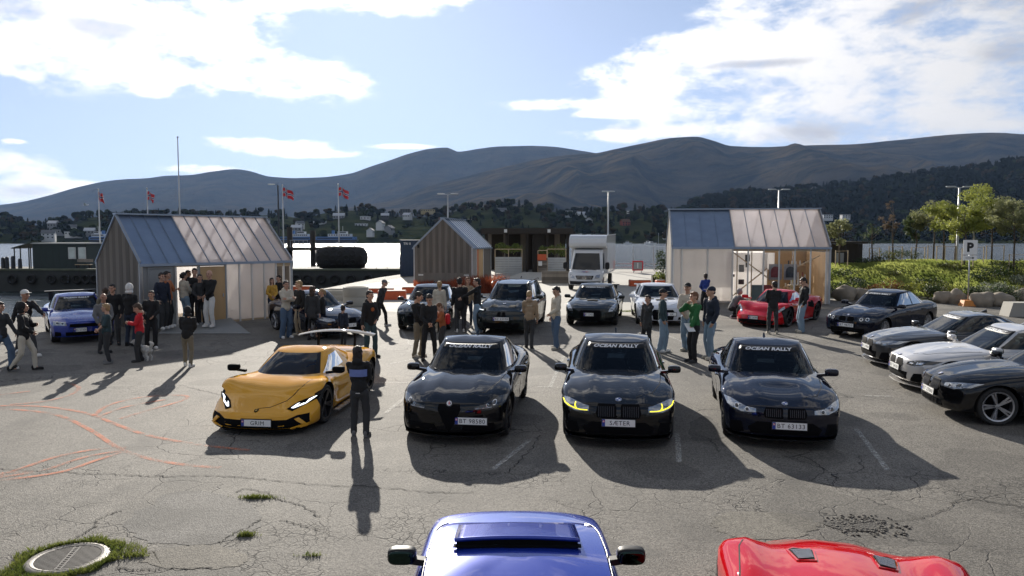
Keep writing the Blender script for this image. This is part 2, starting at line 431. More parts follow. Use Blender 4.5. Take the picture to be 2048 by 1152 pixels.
class Cabin:
    def __init__(c, s):
        for k, v in dict(n=5.0, df=.05, dr=.07, crown=.035, pr=1.0, taper=.10, tf=.05, bulge=.10, zbr=None, pw=1.15).items(): setattr(c, k, v)
        for k, v in s.items(): setattr(c, k, v)
        if c.zbr is None: c.zbr = c.zb
    def pt(c, h, t, off=0.0):
        fr = c.xbf+(c.xrf-c.xbf)*h; re = c.xbr+(c.xrr-c.xbr)*(h**c.pr)
        cx = (fr+re)/2; a = (fr-re)/2; w = c.wb+(c.wr-c.wb)*h**c.pw
        co, si = math.cos(t), math.sin(t)
        ux = math.copysign(abs(co)**(2/c.n), co); uy = math.copysign(abs(si)**(2/c.n), si)
        w *= 1 - (c.taper if ux < 0 else c.tf)*ux*ux
        zt = c.zr - (c.df if ux > 0 else c.dr)*ux*ux
        zb = c.zb if ux > 0 else c.zb+(c.zbr-c.zb)*ux*ux
        hh = h + c.bulge*h*(1-h)
        p = Vector((cx+a*ux, w*uy, zb+(zt-zb)*hh))
        if off:
            e = .004; q = Cabin.pt
            d1 = q(c, min(1, h+e), t)-q(c, max(0, h-e), t); d2 = q(c, h, t+e)-q(c, h, t-e)
            nn = d1.cross(d2)
            if nn.length > 1e-9:
                nn.normalize()
                if nn.dot(p-Vector((cx, 0, p.z-.3))) < 0: nn = -nn
                p = p+nn*off
        return p
    def mesh(c, holes=()):
        hs = [i/20 for i in range(21)]; V = []; Fc = []; ts = set()
        for i in range(-19, 20):
            a = i/20
            for t in (c.tv(a, True), c.tv(a, False), c.tu(a, 1), c.tu(a, -1)): ts.add(round(t % (2*math.pi), 6))
        ts = sorted(ts); T = len(ts)
        def inq(q, a, h):
            lo = max(q[0][1], q[1][1])-.001; hi = min(q[2][1], q[3][1])+.001
            if not lo < h < hi: return False
            k = (h-lo)/(hi-lo); l_ = q[0][0]*(1-k)+q[3][0]*k; r_ = q[1][0]*(1-k)+q[2][0]*k
            return min(l_, r_)+.012 < a < max(l_, r_)-.012
        def cut(h, t):
            co, si = math.cos(t), math.sin(t); u = math.copysign(abs(co)**(2/c.n), co); v = math.copysign(abs(si)**(2/c.n), si)
            for md, q in holes:
                if md == 'F' and co > 0 and abs(u) > .9 and inq(q, v, h): return True
                if md == 'B' and co < 0 and abs(u) > .9 and inq(q, v, h): return True
                if md == 'S' and abs(v) > .9 and inq(q, u, h): return True
            return False
        for h in hs: V += [c.pt(h, t) for t in ts]
        top = [c.pt(1, t) for t in ts]; cx = (c.xrf+c.xrr)/2
        for k in (.93, .8, .6, .35):
            V += [Vector((cx+(p.x-cx)*k, p.y*k, p.z+(c.zr-p.z)*(1-k)+c.crown*(1-k*k)*1.0)) for p in top]
        V.append(Vector((cx, 0, c.zr+c.crown)))
        nr = len(hs)+4
        for j in range(nr-1):
            for i in range(T):
                i2 = (i+1) % T; t1 = ts[i2] if i2 else ts[0]+2*math.pi
                if holes and j < len(hs)-1 and cut((hs[j]+hs[j+1])/2, (ts[i]+t1)/2): continue
                Fc.append((j*T+i, j*T+i2, (j+1)*T+i2, (j+1)*T+i))
        for i in range(T): Fc.append(((nr-1)*T+i, (nr-1)*T+(i+1) % T, len(V)-1))
        me = bpy.data.meshes.new('roof'); me.from_pydata([tuple(v) for v in V], [], Fc)
        me.polygons.foreach_set('use_smooth', [True]*len(Fc)); me.set_sharp_from_angle(angle=R(50)); return me
    def tv(c, v, front=True):
        s = math.copysign(abs(v)**(c.n/2), v); co = math.sqrt(max(0, 1-s*s)); return math.atan2(s, co if front else -co)
    def tu(c, u, side=1):
        co = math.copysign(abs(u)**(c.n/2), u); si = math.sqrt(max(0, 1-co*co))*side; return math.atan2(si, co)
    def patch(c, mode, q, nx=16, ny=8, off=.006, th=.012):
        """q: corners (a,h) bl, br, tr, tl in v (screens) or u (sides)"""
        V = []; Fc = []
        def f(i, j, o):
            a = i/nx; b = j/ny
            u = (q[0][0]*(1-a)+q[1][0]*a)*(1-b)+(q[3][0]*(1-a)+q[2][0]*a)*b
            h = (q[0][1]*(1-a)+q[1][1]*a)*(1-b)+(q[3][1]*(1-a)+q[2][1]*a)*b
            t = c.tv(u, True) if mode == 'F' else (c.tv(u, False) if mode == 'B' else c.tu(u, 1 if mode == 'L' else -1))
            return c.pt(h, t, o)
        for j in range(ny+1):
            for i in range(nx+1): V.append(f(i, j, off))
        for j in range(ny):
            for i in range(nx):
                a = j*(nx+1)+i; Fc.append((a, a+1, a+nx+2, a+nx+1))
        bd = [i for i in range(nx+1)]+[(j)*(nx+1)+nx for j in range(1, ny+1)]+[ny*(nx+1)+i for i in range(nx-1, -1, -1)]+[j*(nx+1) for j in range(ny-1, 0, -1)]
        st = len(V)
        for k in bd: V.append(f(k % (nx+1), k//(nx+1), off-th))
        for k in range(len(bd)):
            k2 = (k+1) % len(bd); Fc.append((bd[k], st+k, st+k2, bd[k2]))
        mb = MB(); mb.add(V, Fc); return mb
    def text(c, txt, hmid, vheight, halfv=None, **kw):
        vs, fs, ar = text_mesh(txt, **kw); V = []
        # metres per v and per h at the place
        p0 = c.pt(hmid, c.tv(0)); p1 = c.pt(hmid, c.tv(.3)); p2 = c.pt(min(1, hmid+.05), c.tv(0))
        mv = (p1-p0).length/.3; mh = (p2-p0).length/.05
        for x, y in vs:
            hh = hmid+y*vheight/mh - .0; v = -x*vheight/mv if kw.get('flip') else x*vheight/mv
            V.append(c.pt(min(.995, hh + .10*(v*v)*0), c.tv(v), .011))
        mb = MB(); mb.add(V, fs); return mb

def clip_patch(bvh, poly, axis, off=.006, grid=.045, th=.015, mirror=False):
    """a polygon drawn on a plane, laid on the surface that a ray along the axis meets"""
    bm = bmesh.new(); vs = [bm.verts.new((u, v, 0)) for u, v in poly]; bm.faces.new(vs)
    us = [p[0] for p in poly]; zs = [p[1] for p in poly]
    for lo, hi, nrm in ((min(us), max(us), (1, 0, 0)), (min(zs), max(zs), (0, 1, 0))):
        k = math.ceil(lo/grid)
        while k*grid < hi-1e-4:
            if k*grid > lo+1e-4:
                bmesh.ops.bisect_plane(bm, geom=bm.verts[:]+bm.edges[:]+bm.faces[:], plane_co=Vector(nrm)*k*grid, plane_no=nrm)
            k += 1
    bm.verts.index_update(); bm.edges.ensure_lookup_table()
    P = [(v.co.x, v.co.y) for v in bm.verts]; Fs = [tuple(v.index for v in f.verts) for f in bm.faces]
    B = [(e.verts[0].index, e.verts[1].index) for e in bm.edges if len(e.link_faces) == 1]
    bm.free()
    V = []; Q = []
    for u, v in P:
        if mirror: u = -u
        if axis == 'x+': o = Vector((9, u, v)); d = Vector((-1, 0, 0))
        elif axis == 'x-': o = Vector((-9, u, v)); d = Vector((1, 0, 0))
        elif axis == 'y+': o = Vector((u, 9, v)); d = Vector((0, -1, 0))
        elif axis == 'y-': o = Vector((u, -9, v)); d = Vector((0, 1, 0))
        else: o = Vector((u, v, 9)); d = Vector((0, 0, -1))
        if axis in ('y+', 'y-') and mirror: o.x = -o.x
        hit = bvh.ray_cast(o, d)
        if hit[0] is None:
            q = o + d*8.2; hit = bvh.find_nearest(q)
        n = hit[1]
        if n.dot(d) > 0: n = -n
        V.append(hit[0]+n*off); Q.append(hit[0]-n*(th-off))
    st = len(V); mb = MB(); mb.add(V+Q, Fs+[(a, b_, st+b_, st+a) for a, b_ in B])
    return mb
def fixn(me, ref=None):
    bm = bmesh.new(); bm.from_mesh(me); bmesh.ops.recalc_face_normals(bm, faces=bm.faces); bm.to_mesh(me); bm.free()

_wheel = {}
def wheel_meshes(Rw, wd, style, mrim):
    k = (Rw, wd, style, mrim.name)
    if k in _wheel: return _wheel[k]
    t = MB(); rr = Rw*.77
    prof = [(rr-.01, -wd*.40), (rr+.01, -wd*.47), (Rw*.90, -wd*.5), (Rw*.975, -wd*.44), (Rw, -wd*.33), (Rw, wd*.33), (Rw*.975, wd*.44), (Rw*.90, wd*.5), (rr+.01, wd*.47), (rr-.01, wd*.40)]
    t.lathe(prof, 40, axis='y', closed=True)
    tm = t.mesh('tyre', True, 40)
    r = MB(); o = wd*.5
    r.lathe([(rr, -wd*.4), (rr-.012, -wd*.2), (rr-.02, wd*.30), (rr+.004, wd*.47), (rr+.004, wd*.49), (rr-.022, wd*.47), (rr-.03, wd*.2), (rr-.03, -wd*.35)], 40, axis='y', closed=True)
    r.lathe([(0.001, -.01), (rr-.03, -.01), (rr-.03, -.03), (.001, -.03)], 24, axis='y', mi=1)      # dark brake disc behind
    n = {'five': 5, 'ten': 10, 'mesh': 14, 'six': 6}[style]
    for i in range(n):
        for dlt in ((-.13, .13) if style in ('five', 'six') else (0,)):
            a = 2*math.pi*i/n; a2 = a+dlt*1.0; a1 = a+dlt*.6
            p0 = Vector((math.cos(a1)*rr*.16, wd*.32, math.sin(a1)*rr*.16)); p1 = Vector((math.cos(a2)*(rr-.02), wd*.42, math.sin(a2)*(rr-.02)))
            r.bar(p0, p1, .03 if style != 'mesh' else .016, .035)
    r.lathe([(.001, wd*.40), (rr*.16, wd*.39), (rr*.2, wd*.30), (rr*.2, 0)], 16, axis='y')
    rm = r.mesh('rim', True, 40)
    tm.materials.append(M_tyre); rm.materials.append(mrim); rm.materials.append(M_intake)
    fixn(tm); fixn(rm)
    _wheel[k] = (tm, rm); return _wheel[k]

def plate_obj(root, c, nrm_pitch, txt, w=.52, h=.11, country=True, redp=False, ang=0.0):
    p = MB(); p.box((0, 0, 0), (.012, w, h)); o = p.build('number_plate', [M_plate], root)
    o.location = c; o.rotation_euler = (0, -nrm_pitch, ang)
    fr = MB(); fr.box((-.004, 0, 0), (.010, w+.03, h+.03)); fr.build('plate_frame', [M_tint], o)
    if country:
        b = MB(); b.box((.0075, -w/2+.025, 0), (.003, .048, h*.98)); b.build('country_band', [M_plateb], o)
        e = MB(); e.box((.0095, -w/2+.025, h*.2), (.003, .03, h*.28), mi=0); e.box((.0115, -w/2+.02, h*.2), (.003, .007, h*.28), mi=1); e.box((.0115, -w/2+.025, h*.2), (.003, .03, .007), mi=1)
        e.build('small_flag', [M_redp, M_letter], o)
    if txt:
        vs, fs, ar = text_mesh(txt, bold=0.0, sp=1.12); ch = h*.62; W_ = ar*ch; sx = min(1.0, (w*.80)/W_)
        V = [(.008, x*ch*sx+.022*country, y*ch) for x, y in vs]
        m = MB(); m.add(V, fs); m.build('plate_text', [M_print], o)
    return o
def roundel(root, c, pitch, r=.041, kind='bmw'):
    e = MB(); e.lathe([(.0005, .0), (r*1.18, 0), (r*1.18, .008), (.0005, .008)], 20, axis='x', mi=0)
    if kind == 'bmw':
        for k in range(4):
            pts = [Vector((.0105, 0, 0))]+[Vector((.0105, r*.8*math.cos(R(90*k+15*j)), r*.8*math.sin(R(90*k+15*j)))) for j in range(7)]
            e.add(pts, [tuple(range(8))], mi=(1 if k % 2 else 2))
        o = e.build('emblem', [M_alloy, M_letter, M_plateb], root, fix=False)
    elif kind == 'shield':
        e = MB(); sh = [(-.035, .045), (.035, .045), (.034, 0), (.018, -.035), (0, -.048), (-.018, -.035), (-.034, 0)]
        e.add([(.004, y, z) for y, z in sh]+[(-.01, y, z) for y, z in sh], [tuple(range(7))]+[(i, (i+1) % 7, 7+(i+1) % 7, 7+i) for i in range(7)], mi=0)
        e.add([(.006, y*.55, z*.5+.004) for y, z in sh], [tuple(range(7))], mi=1)
        o = e.build('emblem', [M_intake, mat('emblem_gold', (.5, .33, .08), rough=.3, metal=.8, var=0)], root)
    elif kind == 'round':
        e.add([Vector((.0105, r*.85*math.cos(R(20*j)), r*.85*math.sin(R(20*j)))) for j in range(18)], [tuple(range(18))], mi=1)
        e.add([(.0125, -.006, -r*.6), (.0125, .006, -r*.6), (.0125, .006, r*.6), (.0125, -.006, r*.6)], [(0, 1, 2, 3)], mi=2)
        e.add([(.0125, -r*.3, -.006), (.0125, r*.3, -.006), (.0125, r*.3, .006), (.0125, -r*.3, .006)], [(0, 1, 2, 3)], mi=2)
        e.add([(.0125, r*.45, -.03), (.0125, r*.62, -.01), (.0125, r*.45, .03), (.0125, r*.35, 0)], [(0, 1, 2, 3)], mi=0)
        o = e.build('emblem', [M_alloyd, M_letter, M_redp], root)
    o.location = c; o.rotation_euler = (0, -pitch, 0); return o

def car(name, nose, hd, s, label, cat='car', group=None):
    """nose: ground point under the front bumper, hd: heading (x,y)"""
    hd = Vector((hd[0], hd[1], 0)).normalized(); L = s['L']; W_ = s['W']; H = s['H']; hl = L/2
    loc = Vector((nose[0], nose[1], 0)) - hd*hl; loc.z = gz(loc.y)
    root = thing(name, loc, math.atan2(hd.y, hd.x), label, cat, group, tilt=True)
    # heading along X in the local frame: the lot tilt is applied after
    pm = s['paint']; Rw = s.get('R', .335); wd = s.get('tw', .24)
    b = Body(s); me = b.mesh()
    cut = MB()
    for xa in (s['xf'], s['xr']):
        for sd_ in (1, -1):
            cut.lathe([(.0001, sd_*(b.w(xa)-.30)), (Rw+s.get('gap', .05), sd_*(b.w(xa)-.30)), (Rw+s.get('gap', .05), sd_*(b.w(xa)+.4)), (.0001, sd_*(b.w(xa)+.4))], 40, axis='y', c=(xa, 0, Rw+.005))
    cm = cut.mesh('cut'); 
    bmx = bmesh.new(); bmx.from_mesh(cm); bmesh.ops.remove_doubles(bmx, verts=bmx.verts, dist=.002); bmesh.ops.recalc_face_normals(bmx, faces=bmx.faces); bmx.to_mesh(cm); bmx.free()
    cm.polygons.foreach_set('material_index', [1]*len(cm.polygons)); cm.materials.append(pm); cm.materials.append(M_tint)
    me.materials.append(pm); me.materials.append(M_tint)
    co = bpy.data.objects.new('cut', cm); C.objects.link(co); EXTRA.append(co)
    def done(m2):
        m2.name = 'body'; m2.set_sharp_from_angle(angle=R(38)); link('body', m2, None, root)
    job(me, [('BOOLEAN', dict(operation='DIFFERENCE', object=co, solver='EXACT'))], done)
    # cabin
    cb = None
    if 'cab' in s:
        cb = Cabin(s['cab']); gv_ = s.get('glass', {})
        hl_ = [('F', gv_.get('F', ((-.90, .12), (.90, .12), (.88, .95), (-.88, .95)))), ('B', gv_.get('B', ((-.82, .25), (.82, .25), (.78, .9), (-.78, .9))))]
        hl_ += [('S', q_) for q_ in gv_.get('S', (((.10, .22), (.80, .22), (.72, .86), (.10, .90)), ((-.52, .22), (.04, .22), (.04, .90), (-.50, .88)), ((-.80, .30), (-.57, .22), (-.55, .86), (-.66, .80))))]
        cme = cb.mesh(hl_)
        c_ = cb; hd_ = s.get('deckh', .17); ring_ = [c_.pt(hd_, 2*math.pi*k/96, -.012) for k in range(96)]; dk = MB(); dk.add([Vector((p.x, p.y, p.z)) for p in ring_]+[Vector((sum(p.x for p in ring_)/96, 0, sum(p.z for p in ring_)/96+.01))], [(k, (k+1) % 96, 96) for k in range(96)]); dk.build('interior_deck', [M_inner], root)
        zd = c_.pt(hd_, math.pi/2).z; sx_ = c_.xrf-.28; zt_ = c_.zr-.10; lo_ = c_.xrr+.12
        for sg in (1, -1):
            st_ = MB(); st_.sell((sx_-.05, sg*.36*c_.wb/.86, zd+.02), (.07, .21, max(.12, (zt_-zd)*.55)), .6, 14, 8); st_.sell((sx_-.07, sg*.36*c_.wb/.86, zt_-.09), (.05, .12, .09), .6, 12, 8); st_.build('front_seat', [s.get('seat', M_seat)], root, smooth=True)
        if 'S' not in gv_ or len(gv_['S']) > 1: MB().sell((lo_, 0, zd+.05), (.08, c_.wb*.75, .13), .5, 16, 8).build('rear_seat', [s.get('seat', M_seat)], root, smooth=True)
        sw_ = MB(); sw_.lathe([(.17+.014*math.cos(a), .014*math.sin(a)) for a in np.linspace(0, 6.283, 7)[:-1]], 24, axis='x', closed=True); so_ = sw_.build('steering_wheel', [M_inner], root, smooth=True, fix=True); so_.location = (c_.xrf+.22, .36*c_.wb/.86, zd+.03); so_.rotation_euler = (0, R(-22), 0)
        MB().sell((c_.xrf+.10, 0, c_.zr-.20), (.02, .10, .028), .6, 10, 6).build('rearview_mirror', [M_inner], root, smooth=True)
        ro = link('roof', cme, [s.get('roofpaint', pm)], root)
        gv = s.get('glass', {})
        q = gv.get('F', ((-.90, .12), (.90, .12), (.88, .95), (-.88, .95)))
        cb.patch('F', q, 24, 10, off=.007).build('windscreen', [M_glass], root, smooth=True, angle=50)
        if s.get('band'):
            tm_ = cb.text(s['band'], s.get('bandh', .875), s.get('bandz', .092), shear=.28, bold=.045, sp=1.06)
            bo = cb.patch('F', ((-.86, .80), (.86, .80), (.86, .955), (-.86, .955)), 24, 3, off=.009, th=.005).build('sun_strip', [M_tint if not s.get('bandlight') else M_letter], root, smooth=True)
            tm_.build('lettering', [M_letter if not s.get('bandlight') else M_plateb], bo)
        for sd_ in ('L', 'R'):
            for q2 in gv.get('S', (((.10, .22), (.80, .22), (.72, .86), (.10, .90)), ((-.52, .22), (.04, .22), (.04, .90), (-.50, .88)), ((-.80, .30), (-.57, .22), (-.55, .86), (-.66, .80)))):
                cb.patch(sd_, q2, 8, 5, off=.006).build('side_window', [M_glass], root, smooth=True, angle=50)
        cb.patch('B', gv.get('B', ((-.82, .25), (.82, .25), (.78, .9), (-.78, .9))), 14, 6, off=.006).build('rear_window', [M_glass], root, smooth=True, angle=50)
        for sgn in (1, -1):   # wipers
            if s.get('wipers', True):
                a = cb.pt(.10, cb.tv(.05+sgn*.45), .02); c2 = cb.pt(.17, cb.tv(-.35+sgn*.42), .02)
                MB().bar(a, c2, .014, .012).build('wiper', [M_tint], root)
    # wheels
    tm, rm = wheel_meshes(Rw, wd, s.get('rim', 'ten'), s.get('rimmat', M_alloyd))
    for xa in (s['xf'], s['xr']):
        for sgn in (1, -1):
            t = link('wheel', tm, None, root); wx = b.w(xa)*.985+s.get('flare', 0)*.45-wd/2-.03+s.get('wout', 0)
            t.location = (xa, sgn*wx, Rw); t.rotation_euler = (0, random.uniform(0, 1), 0 if sgn > 0 else math.pi)
            link('rim', rm, None, t)
    # surface patches
    def P(nm, poly, ax, mt, off=.006, both=True, parent=None, th=.015, grid=.05):
        out = []
        for mir in ((False, True) if both else (False,)):
            mb = clip_patch(b.bvh, poly, ax, off, grid, th, mir)
            o = mb.build(nm, mt if isinstance(mt, list) else [mt], parent or root, smooth=True, angle=40, fix=True); out.append(o)
        return out
    for nm, poly, ax, mt, both in s.get('front', ()):
        P(nm, poly, ax, mt, both=both)
    for poly, mt in s.get('lights', ()):
        for mir in (False, True):
            mb = clip_patch(b.bvh, poly, 'x+', .008, .04, .02, mir)
            o = mb.build('headlight', [mt], root, smooth=True, angle=40, fix=True)
            for pl, m3 in s.get('drl', ()):
                m_ = clip_patch(b.bvh, pl, 'x+', .014, .03, .01, mir); m_.build('light_strip', [m3], o, fix=True)
            for (ly, lz, lr) in s.get('proj', ()):
                pl = [(ly+lr*math.cos(R(a)), lz+lr*math.sin(R(a))) for a in range(0, 360, 30)]
                m_ = clip_patch(b.bvh, pl, 'x+', .016, .05, .012, mir); m_.build('lamp_ring', [M_chrome], o, fix=True)
                pl = [(ly+lr*.7*math.cos(R(a)), lz+lr*.7*math.sin(R(a))) for a in range(0, 360, 30)]
                m_ = clip_patch(b.bvh, pl, 'x+', .019, .05, .012, mir); m_.build('lamp_bowl', [M_lensd], o, fix=True)
    # panel gaps
    def strip(pts, wdt, ax, mir):
        for k in range(len(pts)-1):
            a = Vector((pts[k][0], pts[k][1])); c2 = Vector((pts[k+1][0], pts[k+1][1])); d = (c2-a).normalized(); nn = Vector((-d.y, d.x))*wdt/2; a = a-d*wdt*.3; c2 = c2+d*wdt*.3
            yield [tuple(a-nn), tuple(c2-nn), tuple(c2+nn), tuple(a+nn)]
    for nm, pts, ax in s.get('gaps', ()):
        for mir in ((False, True) if ax != 'z0' else (False,)):
            mb = MB()
            for pl in strip(pts, .011, ax, mir):
                axx = 'z' if ax.startswith('z') else ax
                if ax == 'y': axx = 'y-' if mir else 'y+'
                q = clip_patch(b.bvh, pl, axx, .0025, .12, .006, mir and ax != 'y')
                mb.add(q.v, q.f)
            mb.build(nm, [M_seam], root)
    for hx, hz_ in s.get('handles', ()):
        for sgn in (1, -1):
            hit = b.bvh.ray_cast(Vector((hx, 9*sgn, hz_)), Vector((0, -sgn, 0)))
            if hit[0] is not None: MB().box(hit[0]+Vector((0, sgn*.018, 0)), (.19, .028, .026)).build('door_handle', [pm], root)
    # mirrors
    mx, my, mz = s['mirror']; mm = s.get('mirrormat', pm)
    for sgn in (1, -1):
        mb = MB(); sx, sy, sz = s.get('msize', (.11, .105, .075))
        mb.sell((mx, sgn*(my), mz), (sx*.70, sy*1.08, sz*.86))
        o_ = mb; o_.bar((mx, sgn*(my-.24), mz-.06), (mx, sgn*(my-.05), mz-.035), .07, .05)
        o2 = o_.build('side_mirror', [mm], root, smooth=True, angle=60)
        MB().sell((mx-sx*.66, sgn*my, mz), (.012, sy*.93, sz*.72)).build('mirror_glass', [M_mirrorglass], o2, smooth=True)
    if 'plate' in s:
        px_, pz_, py_, txt = s['plate']
        hit = b.bvh.ray_cast(Vector((9, py_, pz_)), Vector((-1, 0, 0)))
        xx = hit[0].x if hit[0] is not None else hl-.1
        plate_obj(root, (xx+.03, py_, pz_), s.get('ppitch', .1), txt, **s.get('pkw', {}))
    if 'emblem' in s:
        ez, kd = s['emblem']; hit = b.bvh.ray_cast(Vector((9, 0, ez)), Vector((-1, 0, 0)))
        n = hit[1]; roundel(root, hit[0]+n*.004, math.atan2(n.z, n.x), kind=kd, r=s.get('er', .041))
    if s.get('fin') and cb:
        z = cb.zr+cb.crown; f_ = MB(); x0 = cb.xrr+.28
        f_.prism([(x0-.09, z-.03), (x0+.10, z-.02), (x0+.02, z+.012), (x0-.07, z+.055)], -.014, .014, 'y'); f_.build('roof_antenna', [pm], root)
    return root, b, cb
EXTRA = []

def sedan(L, W_, H, pm, **k):
    """ordinary three box proportions, metres"""
    hl = L/2; w = W_/2; f = H/1.45
    s = dict(L=L, W=W_, H=H, paint=pm,
        top=[(-hl, .90*f), (-hl+.12, 1.02*f), (-hl+.5, 1.07*f), (-hl+1.2, 1.07*f), (0, 1.03*f), (hl-1.75, .99*f), (hl-1.2, .955*f), (hl-.6, .885*f), (hl-.2, .81*f), (hl, .71*f)],
        sh=[(-hl, .84*f), (-hl+.3, .94*f), (-hl+1.2, .96*f), (0, .925*f), (hl-1.5, .90*f), (hl-.8, .835*f), (hl-.3, .76*f), (hl, .65*f)],
        w=[(-hl, w*.84), (-hl+.25, w*.93), (-hl+.8, w*.975), (0, w*.985), (hl-1.2, w*.985), (hl-.6, w*.98), (hl-.2, w*.955), (hl, w*.90)],
        bot=[(-hl, .34), (-hl+.6, .20), (0, .17), (hl-.5, .17), (hl, .21)],
        nose=[(.15, .06), (.3, .0), (.5, .005), (.64, .03), (.74, .09), (.85, .2), (1.0, .36)], tail=[(.2, .12), (.5, 0), (.8, .02), (1.1, .15)],
        pc=.27, pcr=.22, flare=.03, xf=hl-.82, xr=hl-.82-.605*L, R=.335,
        cab=dict(xbf=hl-1.42, xrf=hl-2.20, xrr=-hl+1.55, xbr=-hl+.62, zb=.86*f, zr=H-.03, wb=w*.90, wr=w*.63),
        gaps=[('bonnet_seam', [(hl-1.45, w*.80), (hl-.9, w*.74), (hl-.45, w*.58), (hl-.27, w*.3)], 'z'),
              ('door_seam', [(hl-1.42, .3), (hl-1.40, .9)], 'y'), ('door_seam', [(-.05, .28), (-.08, .92)], 'y'), ('door_seam', [(-hl+1.35, .55), (-hl+1.05, .92)], 'y'), ('sill_seam', [(hl-1.42, .3), (-hl+1.6, .3)], 'y')],
        handles=[(.15, .80*f), (-.85, .82*f)], mirror=(hl-1.62, w+.06, 1.0*f), fin=True)
    s.update(k); return s
BLK = paint('paint_black', (0.006, 0.006, 0.007)); BLKB = paint('paint_blue_black', (0.006, 0.008, 0.018))
YEL = paint('paint_yellow', (0.76, 0.37, 0.03), rough=.3); BLU = paint('paint_blue', (0.012, 0.035, 0.28), metal=.25, rough=.28)
SLV = paint('paint_silver', (0.60, 0.58, 0.56), metal=.45, rough=.3); RED = paint('paint_red', (0.48, 0.004, 0.008), rough=.3)
GRY = paint('paint_dark_grey', (0.03, 0.031, 0.034), metal=.3); WHT = paint('paint_white', (0.62, 0.64, 0.68), rough=.3); DBL = paint('paint_royal_blue', (0.012, 0.04, 0.36), metal=.35, rough=.25)
DGR = paint('paint_black_green', (0.012, 0.016, 0.016))

def mir(p): return p
# ---- M5 style saloon (lit yellow lamps) -------------------------------------------------
def bmw_front(w, f=1.0, z0=.50, z1=.70, lamp='modern', kid=.36):
    fr = [('grille', [(.035, z0), (kid*.93, z0+.01), (kid, z0+.08), (kid*.9, z1), (.05, z1), (.035, z1-.03)], 'x+', M_intake, True),
          ('lower_intake', [(-w*.52, .20), (w*.52, .20), (w*.60, .34), (w*.45, .44), (-w*.45, .44), (-w*.60, .34)], 'x+', M_intake, False),
          ('side_intake', [(w*.64, .20), (w*.86, .24), (w*.90, .40), (w*.70, .42)], 'x+', M_intake, True)]
    return fr
def grille_bars(root, b, w0, w1, z0, z1, n, mt, mirror=True):
    for mi_ in ((1, -1) if mirror else (1,)):
        mb = MB()
        for i in range(n):
            y = w0+(w1-w0)*(i+.5)/n; hit = b.bvh.ray_cast(Vector((9, y*mi_, (z0+z1)/2)), Vector((-1, 0, 0)))
            h0 = b.bvh.ray_cast(Vector((9, y*mi_, z0)), Vector((-1, 0, 0))); h1 = b.bvh.ray_cast(Vector((9, y*mi_, z1)), Vector((-1, 0, 0)))
            if h0[0] is None or h1[0] is None: continue
            mb.bar(h0[0]+Vector((.014, 0, 0)), h1[0]+Vector((.014, 0, 0)), .012, .01)
        mb.build('grille_bars', [mt], root)['kind'] = 'stuff'
LIPQ = []
# M5
w = .95; hl = 4.97/2
s = sedan(4.97, 1.90, 1.47, BLK, R=.345, rim='ten', flare=.04,
    creases=[(.42, .030, .10, 0.9, hl+.3), (.70, -.012, .07, .9, hl+.2), (0, .012, .14, .9, hl+.1)], band='OCEAN RALLY',
    front=bmw_front(w, z0=.50, z1=.72), lights=[([(.47, .60), (.70, .585), (.90, .66), (.93, .73), (.80, .735), (.47, .68)], M_lens)],
    drl=[([(.49, .606), (.60, .602), (.70, .612), (.70, .626), (.60, .616), (.49, .620)], M_drly), ([(.70, .612), (.86, .655), (.90, .70), (.885, .705), (.85, .668), (.70, .628)], M_drly), ([(.66, .622), (.69, .626), (.70, .665), (.69, .70), (.675, .70), (.685, .66)], M_drly)],
    plate=(0, .44, 0, 'SÆTER'), ppitch=.12, emblem=(.765, 'bmw'), er=.045)
r, b, cb = car('parked_car', (1.69, 11.75), (-.12, -.993), s, 'black saloon with glowing yellow headlights and SÆTER plate, middle of the front row', group='cars parked in the front row')
grille_bars(r, b, .06, .33, .53, .69, 8, M_alloyd)
for sg in (1, -1):
    MB().bar((hl-.155, sg*.32, .62), (hl-.12, sg*.13, .56), .012, .02).build('orange_stripe', [M_amber], r)
LIPQ.append((r, b, 4.97, .95))
# Giulia
w = .93; hl = 4.64/2
s = sedan(4.64, 1.86, 1.43, BLK, R=.34, rim='five', flare=.035, pc=.36,
    creases=[(.34, .034, .09, .7, hl+.1), (.66, .010, .1, .7, hl), (0, .015, .1, .9, hl+.2)], band='OCEAN RALLY',
    front=[('grille', [(0, .22), (.10, .40), (.19, .60), (.17, .68), (-.17, .68), (-.19, .60), (-.10, .40)], 'x+', M_intake, False),
           ('lower_intake', [(.16, .20), (.72, .22), (.70, .36), (.25, .36)], 'x+', M_intake, True)],
    lights=[([(.40, .60), (.66, .605), (.86, .67), (.88, .74), (.76, .74), (.55, .665), (.40, .63)], M_lensd)], proj=[(.70, .672, .034), (.60, .648, .022)],
    drl=[([(.42, .602), (.66, .61), (.66, .617), (.42, .612)], M_alloy)],
    plate=(0, .42, .36, 'BT 98580'), ppitch=.08, emblem=(.69, 'round'), er=.05)
r, b, cb = car('parked_car', (-1.02, 11.95), (-.12, -.993), s, 'black saloon with triangular grille, round badge and off-centre BT 98580 plate', group='cars parked in the front row')
LIPQ.append((r, b, 4.64, .93))
